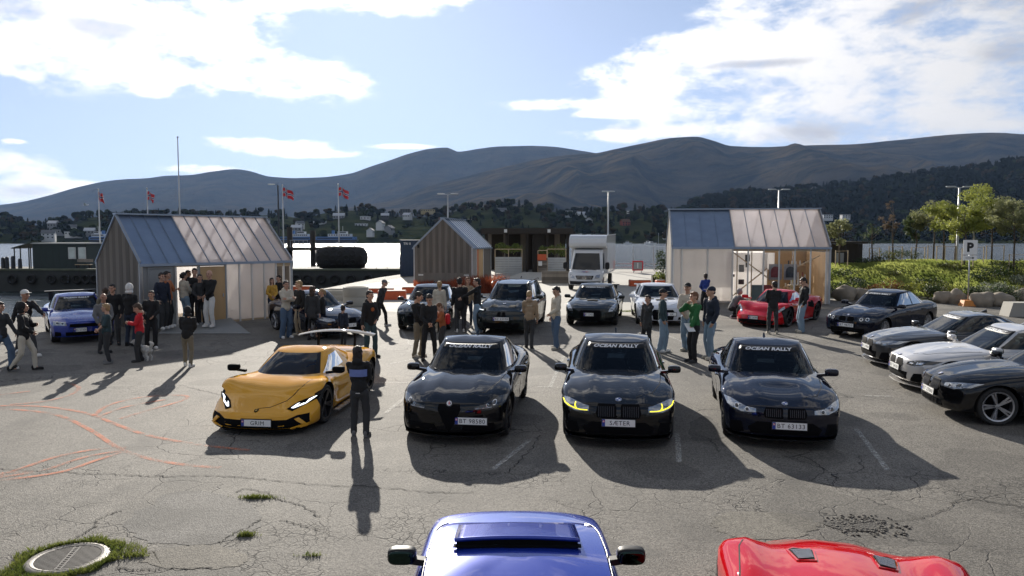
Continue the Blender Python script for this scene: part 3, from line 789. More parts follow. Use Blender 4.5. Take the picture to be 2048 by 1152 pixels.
# M3
w = .94; hl = 4.67/2
s = sedan(4.67, 1.88, 1.42, BLKB, R=.34, rim='ten', flare=.05,
    creases=[(.36, .026, .10, .9, hl+.1), (0, .035, .30, .75, 1.75), (.62, -.012, .07, .8, hl)], band='OCEAN RALLY',
    front=bmw_front(w, z0=.50, z1=.67, kid=.33), lights=[([(.44, .58), (.66, .57), (.86, .64), (.90, .73), (.80, .72), (.60, .66), (.44, .64)], M_lens)], proj=[(.57, .615, .036), (.72, .64, .036)],
    plate=(0, .40, .06, 'BT 63133'), ppitch=.10, emblem=(.72, 'bmw'), er=.042)
r, b, cb = car('parked_car', (4.33, 11.72), (-.20, -.98), s, 'dark blue saloon with swollen bonnet and BT 63133 plate in the front row', group='cars parked in the front row')
grille_bars(r, b, .06, .30, .53, .65, 8, M_alloyd)
LIPQ.append((r, b, 4.67, .94))
mb = MB(); mb.bar((hl-.20, .40, .60), (hl-.20, .44, .60), .014, .016); mb.build('grille_badge', [M_letter], r)

def lip(root, b, L_, w_, mt):
    hl_ = L_/2; V = []; n_ = 24
    for i in range(n_+1):
        y = -w_*.93+2*w_*.93*i/n_; hit = b.bvh.ray_cast(Vector((9, y, .24)), Vector((-1, 0, 0)))
        x = hit[0].x if hit[0] is not None else hl_-.5
        V += [(x+.035, y, .155), (x-.20, y, .155), (x-.20, y, .175), (x+.035, y, .175)]
    MB().add(V, [(4*i+a, 4*i+(a+1) % 4, 4*i+4+(a+1) % 4, 4*i+4+a) for i in range(n_) for a in range(4)]).build('front_lip', [mt], root, fix=True)
FRONTLIPS = [(o, o_b, l_, w_) for o, o_b, l_, w_ in LIPQ]
for o, o_b, l_, w_ in FRONTLIPS: lip(o, o_b, l_, w_, BLK)
# yellow supercar
hl = 2.23; w = .96
s = dict(L=4.46, W=1.92, H=1.165, paint=YEL, R=.35, tw=.29, rim='five', rimmat=M_alloyd, gap=.045,
    top=[(-hl, .80), (-2.0, .90), (-1.5, .93), (-.8, .90), (0, .86), (.7, .82), (1.2, .76), (1.7, .64), (2.0, .52), (hl, .38)],
    sh=[(-hl, .74), (-1.8, .86), (-1.35, .88), (-.6, .76), (.2, .72), (.9, .77), (1.25, .79), (1.65, .70), (2.0, .50), (hl, .34)],
    w=[(-hl, .86), (-1.8, .95), (-1.3, .97), (-.4, .90), (.4, .88), (1.2, .97), (1.7, .97), (2.0, .95), (hl, .90)],
    bot=[(-hl, .30), (-1.7, .14), (0, .11), (1.6, .11), (hl, .12)],
    nose=[(.1, .03), (.2, .0), (.32, .05), (.45, .16), (.6, .3)], tail=[(.2, .1), (.8, .0)], pc=.34, pcr=.15, flare=.02, rflare=1.5, scallop=.04, xf=1.22, xr=-1.40,
    creases=[(.50, .018, .16, 1.0, 2.2), (.80, .02, .14, .75, 1.9)],
    cab=dict(xbf=1.28, xrf=.16, xrr=-.62, xbr=-1.75, zb=.60, zbr=.82, zr=1.135, wb=.82, wr=.53, n=4.2, df=.03, dr=.05, taper=.25, tf=.12, bulge=.22, pr=.9),
    glass=dict(F=((-.90, .20), (.90, .20), (.86, .95), (-.86, .95)), S=(((-.05, .40), (.74, .30), (.55, .80), (-.02, .86)),), B=((-.5, .3), (.5, .3), (.5, .9), (-.5, .9))),
    front=[('front_intake', [(-.62, .13), (.62, .13), (.88, .20), (.86, .34), (.70, .33), (.55, .27), (-.55, .27), (-.70, .33), (-.86, .34), (-.88, .20)], 'x+', M_intake, False),
           ('bonnet_line', [(.30, 1.0), (.31, 1.0), (.40, .97)], 'x+', M_seam, True)][:1],
    lights=[([(.50, .42), (.60, .39), (.90, .53), (.93, .59), (.80, .56), (.62, .50)], M_intake)],
    drl=[([(.56, .425), (.60, .42), (.655, .485), (.625, .475)], M_drl), ([(.60, .42), (.74, .463), (.72, .48), (.60, .435)], M_drl), ([(.73, .46), (.755, .47), (.88, .565), (.85, .56), (.77, .525)], M_drl)],
    gaps=[('bonnet_seam', [(2.02, 0), (1.98, .2), (1.80, .42), (1.45, .60), (1.2, .66)], 'z'), ('door_seam', [(.72, .2), (.70, .66)], 'y'), ('door_seam', [(-.55, .25), (-.35, .75)], 'y')],
    mirror=(.82, 1.02, .90), mirrormat=M_intake, plate=(0, .235, .07, 'GRIM'), ppitch=.05, emblem=(.40, 'shield'), wipers=True)
r, b, cb = car('parked_car', (-4.39, 12.52), (-.112, -.994), s, 'yellow wedge-shaped supercar with rear wing and GRIM number plate', group='cars parked in the front row')
# fangs beside the intake, splitter, wing
for sg in (1, -1):
    mb = MB(); pl = [(.60, .13), (.70, .11), (.86, .17), (.72, .29), (.66, .27), (.78, .18)]
    q = clip_patch(b.bvh, pl, 'x+', .03, .05, .05, sg < 0); mb.add(q.v, q.f); mb.build('intake_fin', [YEL], r, fix=True)
mb = MB(); mb.prism([(1.5, -.86), (1.95, -.80), (2.2, -.5), (2.26, 0), (2.2, .5), (1.95, .80), (1.5, .86)], .085, .105); mb.build('front_splitter', [M_intake], r)
for sg in (1, -1):
    MB().box((-.1, sg*.93, .115), (1.7, .10, .02)).build('side_skirt', [M_alloy], r)
wg = MB(); secs = []
for i in range(17):
    y = -.86+1.72*i/16; zc = 1.22-.10*(abs(y)/.86)**2; secs.append((y, zc))
vs = []
for y, z in secs:
    for dx, dz in ((.14, .0), (.05, .022), (-.12, .028), (-.15, .02), (-.10, .008), (.05, -.002)): vs.append((-2.0+dx, y, z+dz))
fs = [(i*6+k, i*6+(k+1) % 6, (i+1)*6+(k+1) % 6, (i+1)*6+k) for i in range(16) for k in range(6)]+[tuple(range(6)), tuple(16*6+k for k in range(5, -1, -1))]
wg.add(vs, fs); wo_ = wg.build('rear_wing', [paint('paint_wing', (.25, .2, .12))], r, smooth=True, angle=50, fix=True)
for sg in (1, -1): MB().bar((-1.92, sg*.42, .82), (-2.0, sg*.42, 1.21), .025, .10).build('wing_strut', [M_intake], wo_)

# back row -------------------------------------------------------------------------------
g2 = 'cars parked in the second row'
# dark blue tuned coupe, left
hl = 2.3; w = .89
def jdm(L, W_, H, pm, **k):
    d = sedan(L, W_, H, pm, **k); h_ = L/2; v = W_/2
    d['glass'] = dict(S=(((-.06, .24), (.78, .24), (.70, .86), (-.06, .90)), ((-.62, .28), (-.12, .24), (-.12, .88), (-.50, .84))))
    d['gaps'] = d['gaps'][:2]+[('door_seam', [(-.35, .3), (-.38, .92)], 'y')]; d['handles'] = [(-.12, .80)]
    return d
s = jdm(4.6, 1.785, 1.36, BLU, R=.33, rim='six', rimmat=M_alloy, flare=.035, band='OCEAN RALLY', bandz=.082, creases=[(.5, .02, .12, .8, 2.3), (0, .035, .35, .9, 1.85)], fin=False,
    front=[('grille', [(-.40, .50), (.40, .50), (.38, .60), (-.38, .60)], 'x+', M_intake, False), ('lower_intake', [(-.50, .20), (.50, .20), (.50, .36), (-.50, .36)], 'x+', M_intake, False), ('side_intake', [(.60, .20), (.78, .22), (.76, .38), (.62, .36)], 'x+', M_intake, True)],
    lights=[([(.46, .56), (.80, .57), (.80, .68), (.48, .66)], M_lens)], proj=[(.56, .615, .04), (.69, .625, .04)], plate=(0, .42, -.12, 'BS 57306'), pkw=dict(w=.34))
r, b, cb = car('parked_car', (-13.0, 22.7), (.57, -.82), s, 'bright blue coupe with a big rear wing beside the water on the left', group=g2)
mb = MB(); mb.box((-2.1, 0, 1.30), (.26, 1.56, .03)); wgo = mb.build('rear_wing', [M_tint], r)
for sg in (1, -1): MB().bar((-2.1, sg*.6, .98), (-2.1, sg*.6, 1.3), .03, .14).build('wing_strut', [M_tint], wgo)
# dark convertible-like coupe behind people
hl = 2.3; w = .9
s = jdm(4.58, 1.80, 1.39, BLKB, R=.33, rim='five', rimmat=M_alloy, flare=.02, front=bmw_front(.9, z0=.52, z1=.66, kid=.30), lights=[([(.42, .60), (.64, .58), (.82, .64), (.84, .71), (.70, .70), (.44, .66)], M_lens)], plate=(0, .44, 0, 'BT 41127'), emblem=(.71, 'bmw'), fin=False)
car('parked_car', (-5.15, 23.5), (.66, -.75), s, 'dark coupe with sun glint on its windscreen, half hidden by onlookers', group=g2)
# dark saloon
s = sedan(4.8, 1.88, 1.43, DGR, R=.34, rim='ten', front=[('grille', [(-.42, .30), (.42, .30), (.48, .52), (.38, .66), (-.38, .66), (-.48, .52)], 'x+', M_intake, False), ('side_intake', [(.60, .22), (.82, .24), (.80, .40), (.64, .38)], 'x+', M_intake, True)],
    lights=[([(.52, .60), (.78, .60), (.88, .68), (.84, .73), (.54, .68)], M_lensd)], creases=[(.5, .02, .1, .8, 2.4)])
car('parked_car', (-3.05, 25.0), (-.05, -1), s, 'dark saloon parked before the wooden gable cabin, behind the cream coated person', group=g2)
# SUV
hl = 4.95/2
s = sedan(4.95, 1.93, 1.62, DGR, R=.38, rim='ten', front=[('grille', [(.02, .50), (.13, .48), (.15, .66), (.12, .76), (.02, .76)], 'x+', M_intake, True), ('lower_intake', [(-.55, .24), (.55, .24), (.62, .42), (-.62, .42)], 'x+', M_intake, False)],
    lights=[([(.60, .78), (.88, .80), (.90, .86), (.62, .85)], M_lens)], drl=[([(.64, .79), (.86, .805), (.86, .815), (.64, .80)], M_drl)], plate=(0, .55, 0, 'BZ 33998'), emblem=(.98, 'bmw'),
    cab=dict(xbf=hl-1.35, xrf=hl-2.15, xrr=-hl+.55, xbr=-hl+.18, zb=.97, zr=1.58, wb=.88, wr=.66), handles=[(.2, .95), (-.8, .97)], creases=[(.40, .03, .10, .9, 2.6), (0, .01, .1, .8, 2.5)])
s['mirror'] = (hl-1.6, 1.05, 1.14)
r, b, cb = car('parked_car', (-.36, 24.2), (-.17, -.98), s, 'tall dark grey SUV with vertical grille bars and BZ 33998 plate', cat='suv', group=g2)
for sg in (1, -1):
    ro = MB(); ro.tube([(.85, sg*.62, 1.58), (.6, sg*.64, 1.63), (-1.7, sg*.63, 1.62), (-1.9, sg*.62, 1.57)], .018, 6); ro.build('roof_rail', [M_tint], r)
# vents on bonnet
for sg in (1, -1):
    q = clip_patch(b.bvh, [(1.9, .22*sg), (2.08, .18*sg), (2.08, .44*sg), (1.92, .40*sg)], 'z', .006, .08, .01); q.build('bonnet_vent', [M_intake], r, fix=True)
# black GT coupe and white GT coupe
def gtr(pm, nose, hd, lab, plate, band):
    s = jdm(4.67, 1.90, 1.37, pm, R=.35, rim='ten', rimmat=M_alloyd, flare=.045, band=band, bandz=.082, fin=False, creases=[(.55, .025, .12, .8, 2.3), (0, .02, .2, .9, 2.1)],
        front=[('grille', [(-.34, .24), (.34, .24), (.40, .50), (.34, .60), (-.34, .60), (-.40, .50)], 'x+', M_intake, False), ('side_intake', [(.50, .20), (.86, .22), (.84, .36), (.54, .34)], 'x+', M_intake, True)],
        lights=[([(.62, .55), (.76, .55), (.86, .68), (.84, .78), (.76, .74), (.66, .64)], M_lens)], plate=(0, .45, plate[0], plate[1]), pkw=dict(w=.34 if plate[1] else .3))
    r, b, cb = car('parked_car', nose, hd, s, lab, group=g2)
    for sg in (1, -1):
        q = clip_patch(b.bvh, [(1.15, .26*sg), (1.36, .24*sg), (1.36, .50*sg), (1.18, .46*sg)], 'z', .008, .08, .012); q.build('bonnet_vent', [M_intake], r, fix=True)
    q = clip_patch(b.bvh, [(1.45, -.20), (1.58, -.18), (1.58, .18), (1.45, .20)], 'z', .02, .08, .03); q.build('bonnet_scoop', [M_intake], r, fix=True)
    mb = MB(); mb.box((-2.1, 0, 1.18), (.24, 1.5, .03)); wgo = mb.build('rear_wing', [pm], r)
    for sg in (1, -1): MB().bar((-2.1, sg*.6, .98), (-2.1, sg*.6, 1.18), .03, .12).build('wing_strut', [pm], wgo)
gtr(DGR, (2.75, 26.3), (-.2, -.98), 'black coupe with bonnet vents parked in front of the white box van', (-.05, 'BT 32455'), 'OCEAN RALLY')
gtr(WHT, (5.35, 26.4), (-.10, -.995), 'white coupe with black front intake, beside the glass kiosk', (.28, 'EK'), None)
# red mid-engined supercar
hl = 2.28
s = dict(L=4.57, W=1.95, H=1.21, paint=RED, R=.35, tw=.29, rim='five', rimmat=M_alloyd, gap=.045,
    top=[(-hl, .84), (-2.0, .92), (-1.4, .95), (-.7, .90), (0, .86), (.7, .80), (1.2, .78), (1.7, .68), (2.05, .56), (hl, .44)],
    sh=[(-hl, .78), (-1.8, .88), (-1.35, .90), (-.6, .76), (.2, .72), (.9, .80), (1.3, .83), (1.7, .72), (2.05, .52), (hl, .40)],
    w=[(-hl, .88), (-1.8, .96), (-1.3, .975), (-.4, .90), (.4, .89), (1.2, .95), (1.7, .93), (2.05, .86), (hl, .78)],
    bot=[(-hl, .30), (-1.7, .14), (0, .11), (1.6, .11), (hl, .13)],
    nose=[(.1, .03), (.25, .0), (.4, .05), (.55, .2)], tail=[(.2, .1), (.8, .0)], pc=.42, pcr=.2, flare=.03, rflare=1.4, scallop=.06, xf=1.30, xr=-1.35,
    creases=[(.62, .04, .16, 1.0, 2.1), (0, .02, .25, 1.0, 2.2)],
    cab=dict(xbf=1.18, xrf=.20, xrr=-.45, xbr=-1.85, zb=.62, zbr=.82, zr=1.18, wb=.82, wr=.52, n=3.6, df=.03, dr=.05, taper=.25, tf=.15, bulge=.28, pr=.9),
    glass=dict(F=((-.88, .22), (.88, .22), (.82, .95), (-.82, .95)), S=(((-.10, .40), (.74, .32), (.52, .82), (-.05, .86)),), B=((-.5, .3), (.5, .3), (.5, .9), (-.5, .9))),
    front=[('lower_intake', [(-.60, .14), (.60, .14), (.66, .26), (.2, .30), (-.2, .30), (-.66, .26)], 'x+', M_intake, False)],
    lights=[([(.58, .50), (.66, .48), (.84, .66), (.82, .74), (.74, .68)], M_lens)],
    gaps=[('door_seam', [(.72, .2), (.70, .66)], 'y'), ('door_seam', [(-.55, .25), (-.35, .75)], 'y')],
    mirror=(.72, 1.0, .94), plate=(0, .36, 0, 'BP 56988'), pkw=dict(w=.34))
r, b, cb = car('parked_car', (8.45, 26.2), (-.66, -.75), s, 'red low mid-engined supercar with side scoops in front of the glass kiosk', group=g2)
for sg in ('y+', 'y-'):
    q = clip_patch(b.bvh, [(-.95, .52), (-.50, .60), (-.55, .74), (-.90, .80)], sg, .006, .06, .01); q.build('side_scoop', [M_intake], r, fix=True)
MB().box((-.05, .94, .14), (1.6, .05, .03)).build('side_skirt', [M_alloy], r)
# E39
w = .90; hl = 4.78/2
s = sedan(4.78, 1.80, 1.435, BLKB, R=.32, rim='mesh', rimmat=M_alloy, flare=.012, band='OCEAN RALLY', bandz=.082, pc=.24,
    front=[('grille', [(.03, .55), (.22, .55), (.26, .60), (.22, .69), (.06, .70), (.03, .67)], 'x+', M_intake, True), ('lower_intake', [(-.55, .22), (.55, .22), (.55, .34), (-.55, .34)], 'x+', M_intake, False)],
    lights=[([(.34, .57), (.80, .58), (.84, .70), (.36, .68)], M_lensd)], proj=[(.46, .63, .05), (.62, .635, .05)], plate=(0, .43, 0, 'BT 98753'), emblem=(.735, 'bmw'),
    creases=[(.40, .02, .1, .8, 2.4)], fin=False)
r, b, cb = car('parked_car', (10.6, 23.7), (-.80, -.60), s, 'old black saloon with round twin headlights and kidney grille near the grass bank', group='cars angled along the right side')
for sg, z_ in ((1, .635), (-1, .635)):
    for yy in (.30,):
        pass
mb = MB(); vs, fs, ar = text_mesh('OCEAN RALLY', shear=.28, bold=.035)
V = []
for x, y in vs:
    px_, pz_ = -1.95+x*.075*.95, .80+y*.075
    hit = b.bvh.ray_cast(Vector((px_, 9, pz_)), Vector((0, -1, 0)))
    V.append(hit[0]+Vector((0, .006, 0)) if hit[0] is not None else Vector((px_, .9, pz_)))
# mirrored reading direction on the left flank: x runs backwards
V2 = []
for x, y in vs:
    px_, pz_ = -1.85-x*.075*.95, .84+y*.075
    hit = b.bvh.ray_cast(Vector((px_, 9, pz_)), Vector((0, -1, 0)))
    V2.append(hit[0]+Vector((0, .006, 0)) if hit[0] is not None else Vector((px_, .9, pz_)))
MB().add(V2, fs).build('lettering', [M_letter], r)
# right side trio --------------------------------------------------------------------------
g3 = 'cars angled along the right side'
def coupe_s(L, W_, H, pm, **k):
    d = sedan(L, W_, H, pm, **k); h_ = L/2
    d['glass'] = dict(S=(((-.06, .24), (.80, .24), (.72, .86), (-.06, .90)), ((-.66, .30), (-.12, .24), (-.12, .88), (-.50, .84))))
    d['gaps'] = d['gaps'][:2]+[('door_seam', [(-.40, .3), (-.45, .92)], 'y'), d['gaps'][-1]]; d['handles'] = [(-.15, .80)]
    return d
MF = lambda: [('grille', [(.03, .50), (.30, .50), (.34, .56), (.28, .67), (.06, .67)], 'x+', M_intake, True), ('lower_intake', [(-.46, .20), (.46, .20), (.50, .40), (-.50, .40)], 'x+', M_intake, False), ('side_intake', [(.56, .22), (.84, .22), (.80, .42), (.66, .40)], 'x+', M_intake, True)]
s = coupe_s(4.67, 1.87, 1.38, GRY, R=.34, rim='ten', flare=.045, band='OCEAN RALLY', bandz=.082, front=MF(), lights=[([(.44, .58), (.66, .57), (.88, .64), (.91, .72), (.70, .70), (.46, .64)], M_lens)], plate=(0, .46, 0, 'BT 31904'), emblem=(.715, 'bmw'), creases=[(.38, .03, .1, .8, 2.4), (0, .02, .25, .8, 2.0)])
r, b, cb = car('parked_car', (9.18, 19.3), (-.996, .087), s, 'dark grey coupe seen from its nose, behind the silver coupe', group=g3)
mb = MB(); mb.prism([(1.7, -.84), (2.1, -.76), (2.28, -.45), (2.35, 0), (2.28, .45), (2.1, .76), (1.7, .84)], .12, .14); mb.build('front_splitter', [M_alloy], r)
s = coupe_s(4.46, 1.87, 1.41, SLV, R=.34, rim='ten', flare=.05, band='OCEAN RALLY', bandz=.082, bandlight=False, front=MF(), lights=[([(.46, .57), (.66, .56), (.88, .63), (.91, .70), (.70, .69), (.48, .63)], M_lensd)], drl=[([(.52, .585), (.60, .58), (.64, .62), (.55, .625)], M_chrome), ([(.68, .60), (.78, .61), (.80, .65), (.70, .645)], M_chrome)],
    plate=(0, .46, 0, 'BT 54101'), emblem=(.705, 'bmw'), creases=[(.38, .03, .1, .8, 2.3), (.60, .012, .06, .8, 2.3)])
r, b, cb = car('parked_car', (8.55, 16.6), (-.994, .108), s, 'silver coupe with dark headlights between two dark cars', group=g3)
mb = MB(); mb.prism([(1.6, -.86), (2.0, -.78), (2.18, -.45), (2.24, 0), (2.18, .45), (2.0, .78), (1.6, .86)], .12, .14); mb.build('front_splitter', [SLV], r)
s = sedan(4.90, 1.86, 1.46, BLK, R=.345, rim='five', rimmat=M_alloy, flare=.02, front=[('grille', [(.03, .52), (.34, .52), (.37, .58), (.32, .71), (.06, .72)], 'x+', M_intake, True), ('lower_intake', [(-.46, .20), (.46, .20), (.44, .36), (-.44, .36)], 'x+', M_intake, False)],
    lights=[([(.46, .61), (.66, .60), (.84, .66), (.87, .74), (.66, .72), (.46, .68)], M_lens)], proj=[(.58, .65, .034), (.71, .672, .034)], plate=(0, .46, 0, 'BT 27060'), emblem=(.765, 'bmw'), creases=[(.40, .03, .1, .8, 2.5), (.62, .012, .06, .8, 2.5)])
r, b, cb = car('parked_car', (7.95, 14.15), (-.991, .130), s, 'black saloon with large silver double-spoke wheels cut by the right edge', group=g3)
grille_bars(r, b, .06, .33, .53, .70, 9, M_alloyd); grille_bars(r, b, -.34, .34, .26, .36, 12, M_alloyd, False)

# foreground blue car seen from above and behind ---------------------------------------------
hl = 2.16; w = .82
s = dict(L=4.32, W=1.645, H=1.38, paint=DBL, R=.30, tw=.2, rim='mesh', rimmat=M_alloy,
    top=[(-hl, .80), (-hl+.1, .95), (-1.3, .98), (0, .93), (1.0, .91), (1.9, .84), (hl, .72)], sh=[(-hl, .76), (-hl+.1, .90), (0, .89), (1.2, .87), (1.9, .80), (hl, .70)],
    w=[(-hl, w*.93), (-hl+.2, w*.97), (0, w), (hl-.4, w*.97), (hl, w*.92)], bot=[(-hl, .32), (-1.5, .22), (0, .2), (hl, .24)], nose=[(.2, .06), (.5, 0), (.8, .05)], tail=[(.2, .06), (.8, 0)], pc=.12, pcr=.10, flare=.0, xf=1.42, xr=-1.15,
    cab=dict(xbf=.98, xrf=.42, xrr=-.90, xbr=-1.45, zb=.80, zr=1.35, wb=.74, wr=.595, n=9, df=.035, dr=.05, crown=.03, bulge=.05, taper=.04, tf=.05),
    front=[], mirror=(.62, .90, .97), msize=(.09, .105, .075), mirrormat=M_tint, wipers=False, gaps=[('door_seam', [(.9, .3), (.9, .85)], 'y')], handles=[(-.2, .74)])
pfn = Vector((.055, 7.31)); 
r, b, cb = car('parked_car', (pfn.x-.02, pfn.y), (.0, 1), s, 'royal blue old car in the foreground with tilted sunroof, seen over its roof', group='cars in the foreground')
BLUEROOT = r
sr = MB(); Mx = Matrix.Rotation(R(7), 3, 'Y')
sx, sy = .44, .86; n_ = 14; V = []; Fc = []
for i in range(n_+1):
    for j in range(n_+1):
        a = i/n_-.5; c_ = j/n_-.5; V.append(Vector((.09+a*sx, c_*sy, 1.350+.018*(1-4*c_*c_)-.010*a - (a-.5)*.068)))
for i in range(n_):
    for j in range(n_): k = i*(n_+1)+j; Fc.append((k, k+n_+1, k+n_+2, k+1))
sr.add(V, Fc); so = sr.build('sunroof', [DBL], r, smooth=True)
md = so.modifiers.new('s', 'SOLIDIFY'); md.thickness = .022; md.offset = -1
hb = MB(); hb.box((-.12, 0, 1.380), (.02, sy-.03, .07)); hb.box((-.150, 0, 1.382), (.045, sy+.01, .010)); hb.build('sunroof_opening', [M_intake], so)
for sg in (1, -1):
    pts = [cb.pt(.97, cb.tu(u, sg), .010) for u in np.linspace(-.95, .95, 30)]
    MB().tube(pts, .007, 6).build('drip_rail', [M_alloyd], r, smooth=True)

# foreground red roadster-like coupe ----------------------------------------------------------
hl = 2.24; w = .96
s = dict(L=4.47, W=1.92, H=1.31, paint=RED, R=.36, tw=.26, rim='five', rimmat=M_alloyd,
    top=[(-hl, .80), (-1.9, .96), (-1.2, 1.0), (-.2, .96), (.5, .94), (1.2, .88), (1.8, .76), (hl, .60)], sh=[(-hl, .76), (-1.6, .90), (-.8, .90), (.2, .82), (.8, .85), (1.35, .865), (1.8, .72), (hl, .54)],
    w=[(-hl, .86), (-1.6, .96), (-.4, .91), (.4, .91), (1.35, .955), (1.8, .92), (hl, .80)], bot=[(-hl, .3), (-1.6, .18), (0, .15), (hl, .17)], nose=[(.2, .02), (.45, 0), (.65, .08), (.9, .2)], tail=[(.2, .1), (.8, 0)], pc=.40, pcr=.2, flare=.035, xf=1.38, xr=-1.24,
    creases=[(.20, .045, .07, .2, 2.3), (0, .03, .12, .2, 2.2), (.74, .035, .10, .5, 2.0), (.50, -.018, .12, .3, 2.2)],
    cab=dict(xbf=.62, xrf=-.10, xrr=-.95, xbr=-1.95, zb=.78, zr=1.27, wb=.80, wr=.56, n=4.5, bulge=.15),
    wout=.04, front=[], mirror=(.12, 1.00, .93), wipers=False, gaps=[('bonnet_seam', [(1.9, .60), (1.2, .80), (.45, .82)], 'z')],
    lights=[([(.56, .60), (.70, .58), (.84, .72), (.80, .80), (.66, .72)], M_lens)])
r, b, cb = car('parked_car', (2.93, 6.93), (.25, .97), s, 'red sports car in the foreground with two slatted bonnet vents', group='cars in the foreground')
for sg in (1, -1):
    pl = [(.96, .22*sg), (1.00, .37*sg), (1.28, .42*sg), (1.34, .36*sg), (1.22, .21*sg)]
    q = clip_patch(b.bvh, pl, 'z', .010, .08, .02); vo = q.build('bonnet_vent', [RED], r, fix=True)
    pl2 = [(.985, .235*sg), (1.015, .355*sg), (1.27, .402*sg), (1.31, .36*sg), (1.215, .225*sg)]
    q = clip_patch(b.bvh, pl2, 'z', .013, .08, .01); q.build('vent_opening', [M_intake], vo, fix=True)
    for k in range(9):
        x = 1.02+.026*k; h0 = b.bvh.ray_cast(Vector((x, (.24)*sg, 5)), Vector((0, 0, -1)))[0]; h1 = b.bvh.ray_cast(Vector((x, (.355+.017*(k/4))*sg, 5)), Vector((0, 0, -1)))[0]
        MB().bar(h0+Vector((0, 0, .016)), h1+Vector((0, 0, .016)), .008, .010).build('vent_slat', [M_alloy], vo)
# ================================================================== GROUND
def asphalt(nm='asphalt', c0=(.097, .090, .079), c1_=(.186, .172, .150), ck=1.0):
    m = bpy.data.materials.new(nm); m.use_nodes = True; n = m.node_tree; L = n.links.new; b = n.nodes['Principled BSDF']
    def N(t, **k):
        q = n.nodes.new(t)
        for a, c in k.items(): setattr(q, a, c)
        return q
    tc_ = N('ShaderNodeTexCoord'); O = tc_.outputs['Object']
    def noise(sc, det=5, vec=O, rough=.55):
        q = N('ShaderNodeTexNoise'); L(vec, q.inputs['Vector']); q.inputs['Scale'].default_value = sc; q.inputs['Detail'].default_value = det; q.inputs['Roughness'].default_value = rough; return q
    def math_(op, a, c=None, cl=False):
        q = N('ShaderNodeMath', operation=op); q.use_clamp = cl
        for i, v in enumerate((a, c)):
            if v is None: continue
            if isinstance(v, (int, float)): q.inputs[i].default_value = v
            else: L(v, q.inputs[i])
        return q.outputs[0]
    def mr(v, a, c, d=0, e=1):
        q = N('ShaderNodeMapRange', interpolation_type='SMOOTHSTEP'); L(v, q.inputs[0])
        for i, x in enumerate((a, c, d, e)): q.inputs[i+1].default_value = x
        return q.outputs[0]
    big = noise(.22, 4).outputs[0]; mid = noise(1.7, 6).outputs[0]; fine = noise(38, 4, rough=.7).outputs[0]; agg = N('ShaderNodeTexVoronoi'); L(O, agg.inputs['Vector']); agg.inputs['Scale'].default_value = 75
    # warped coordinates for the alligator cracks
    wv = noise(1.3, 3); add = N('ShaderNodeVectorMath', operation='MULTIPLY_ADD'); L(wv.outputs['Color'], add.inputs[0]); add.inputs[1].default_value = (.5, .5, .5); L(O, add.inputs[2])
    wv2 = noise(9, 3); add2 = N('ShaderNodeVectorMath', operation='MULTIPLY_ADD'); L(wv2.outputs['Color'], add2.inputs[0]); add2.inputs[1].default_value = (.06, .06, .06); L(add.outputs[0], add2.inputs[2])
    def cracks(scale, width):
        v = N('ShaderNodeTexVoronoi', feature='DISTANCE_TO_EDGE'); L(add2.outputs[0], v.inputs['Vector']); v.inputs['Scale'].default_value = scale
        return mr(v.outputs['Distance'], 0, width, 1, 0)
    c1a = cracks(6.0, .05); c1b = cracks(3.2, .022); c1 = math_('MAXIMUM', math_('MULTIPLY', c1a, mr(noise(.8, 3).outputs[0], .36, .54)), math_('MULTIPLY', c1b, .8)); c2 = cracks(1.1, .012)
    sep_ = N('ShaderNodeSeparateXYZ'); L(O, sep_.inputs[0])
    patch = N('ShaderNodeTexNoise'); L(O, patch.inputs['Vector']); patch.inputs['Scale'].default_value = .35; patch.inputs['Detail'].default_value = 1.5
    # the worn zone: nearer than an old seam at about 11 m, and in patches elsewhere
    near = mr(math_('ADD', sep_.outputs[1], math_('MULTIPLY', sep_.outputs[0], .04)), 10.6, 10.9, 1, 0)
    pat = mr(noise(.45, 3).outputs[0], .44, .56)
    far = math_('MULTIPLY', mr(noise(.16, 2).outputs[0], .56, .66), .55)
    zone = math_('MAXIMUM', math_('MULTIPLY', near, pat), far)
    zone = math_('MULTIPLY', zone, math_('SUBTRACT', 1, math_('MULTIPLY', mr(patch.outputs[0], .585, .60), .9)))
    zone = math_('MULTIPLY', zone, math_('ADD', .25, mr(noise(2.3, 3).outputs[0], .3, .62)))
    crk = math_('MAXIMUM', math_('MULTIPLY', c1, zone), math_('MULTIPLY', c2, mr(noise(.3, 2).outputs[0], .5, .6)), True); crk = math_('MULTIPLY', crk, ck)
    pz = math_('MAXIMUM', mr(patch.outputs[0], .585, .60), math_('MULTIPLY', mr(patch.outputs[0], .40, .385), 1.0))
    ramp = N('ShaderNodeMix', data_type='RGBA'); ramp.inputs[6].default_value = (*c0, 1); ramp.inputs[7].default_value = (*c1_, 1)
    tone = math_('ADD', math_('MULTIPLY', big, .45), math_('ADD', math_('MULTIPLY', mid, .25), math_('MULTIPLY', fine, .30)))
    tone = math_('SUBTRACT', tone, math_('MULTIPLY', pz, .10)); L(mr(tone, .33, .67), ramp.inputs[0])
    # light and dark aggregate
    agm = N('ShaderNodeMix', data_type='RGBA', blend_type='MULTIPLY'); agm.inputs[0].default_value = 1.0; L(ramp.outputs[2], agm.inputs[6])
    ac = N('ShaderNodeSeparateColor'); L(agg.outputs['Color'], ac.inputs[0]); av = mr(ac.outputs[0], 0, 1, .55, 1.5)
    cmb = N('ShaderNodeCombineColor'); [L(av, cmb.inputs[i]) for i in range(3)]; L(cmb.outputs[0], agm.inputs[7])
    cm = N('ShaderNodeMix', data_type='RGBA'); L(crk, cm.inputs[0]); L(agm.outputs[2], cm.inputs[6]); cm.inputs[7].default_value = (.022, .020, .018, 1)
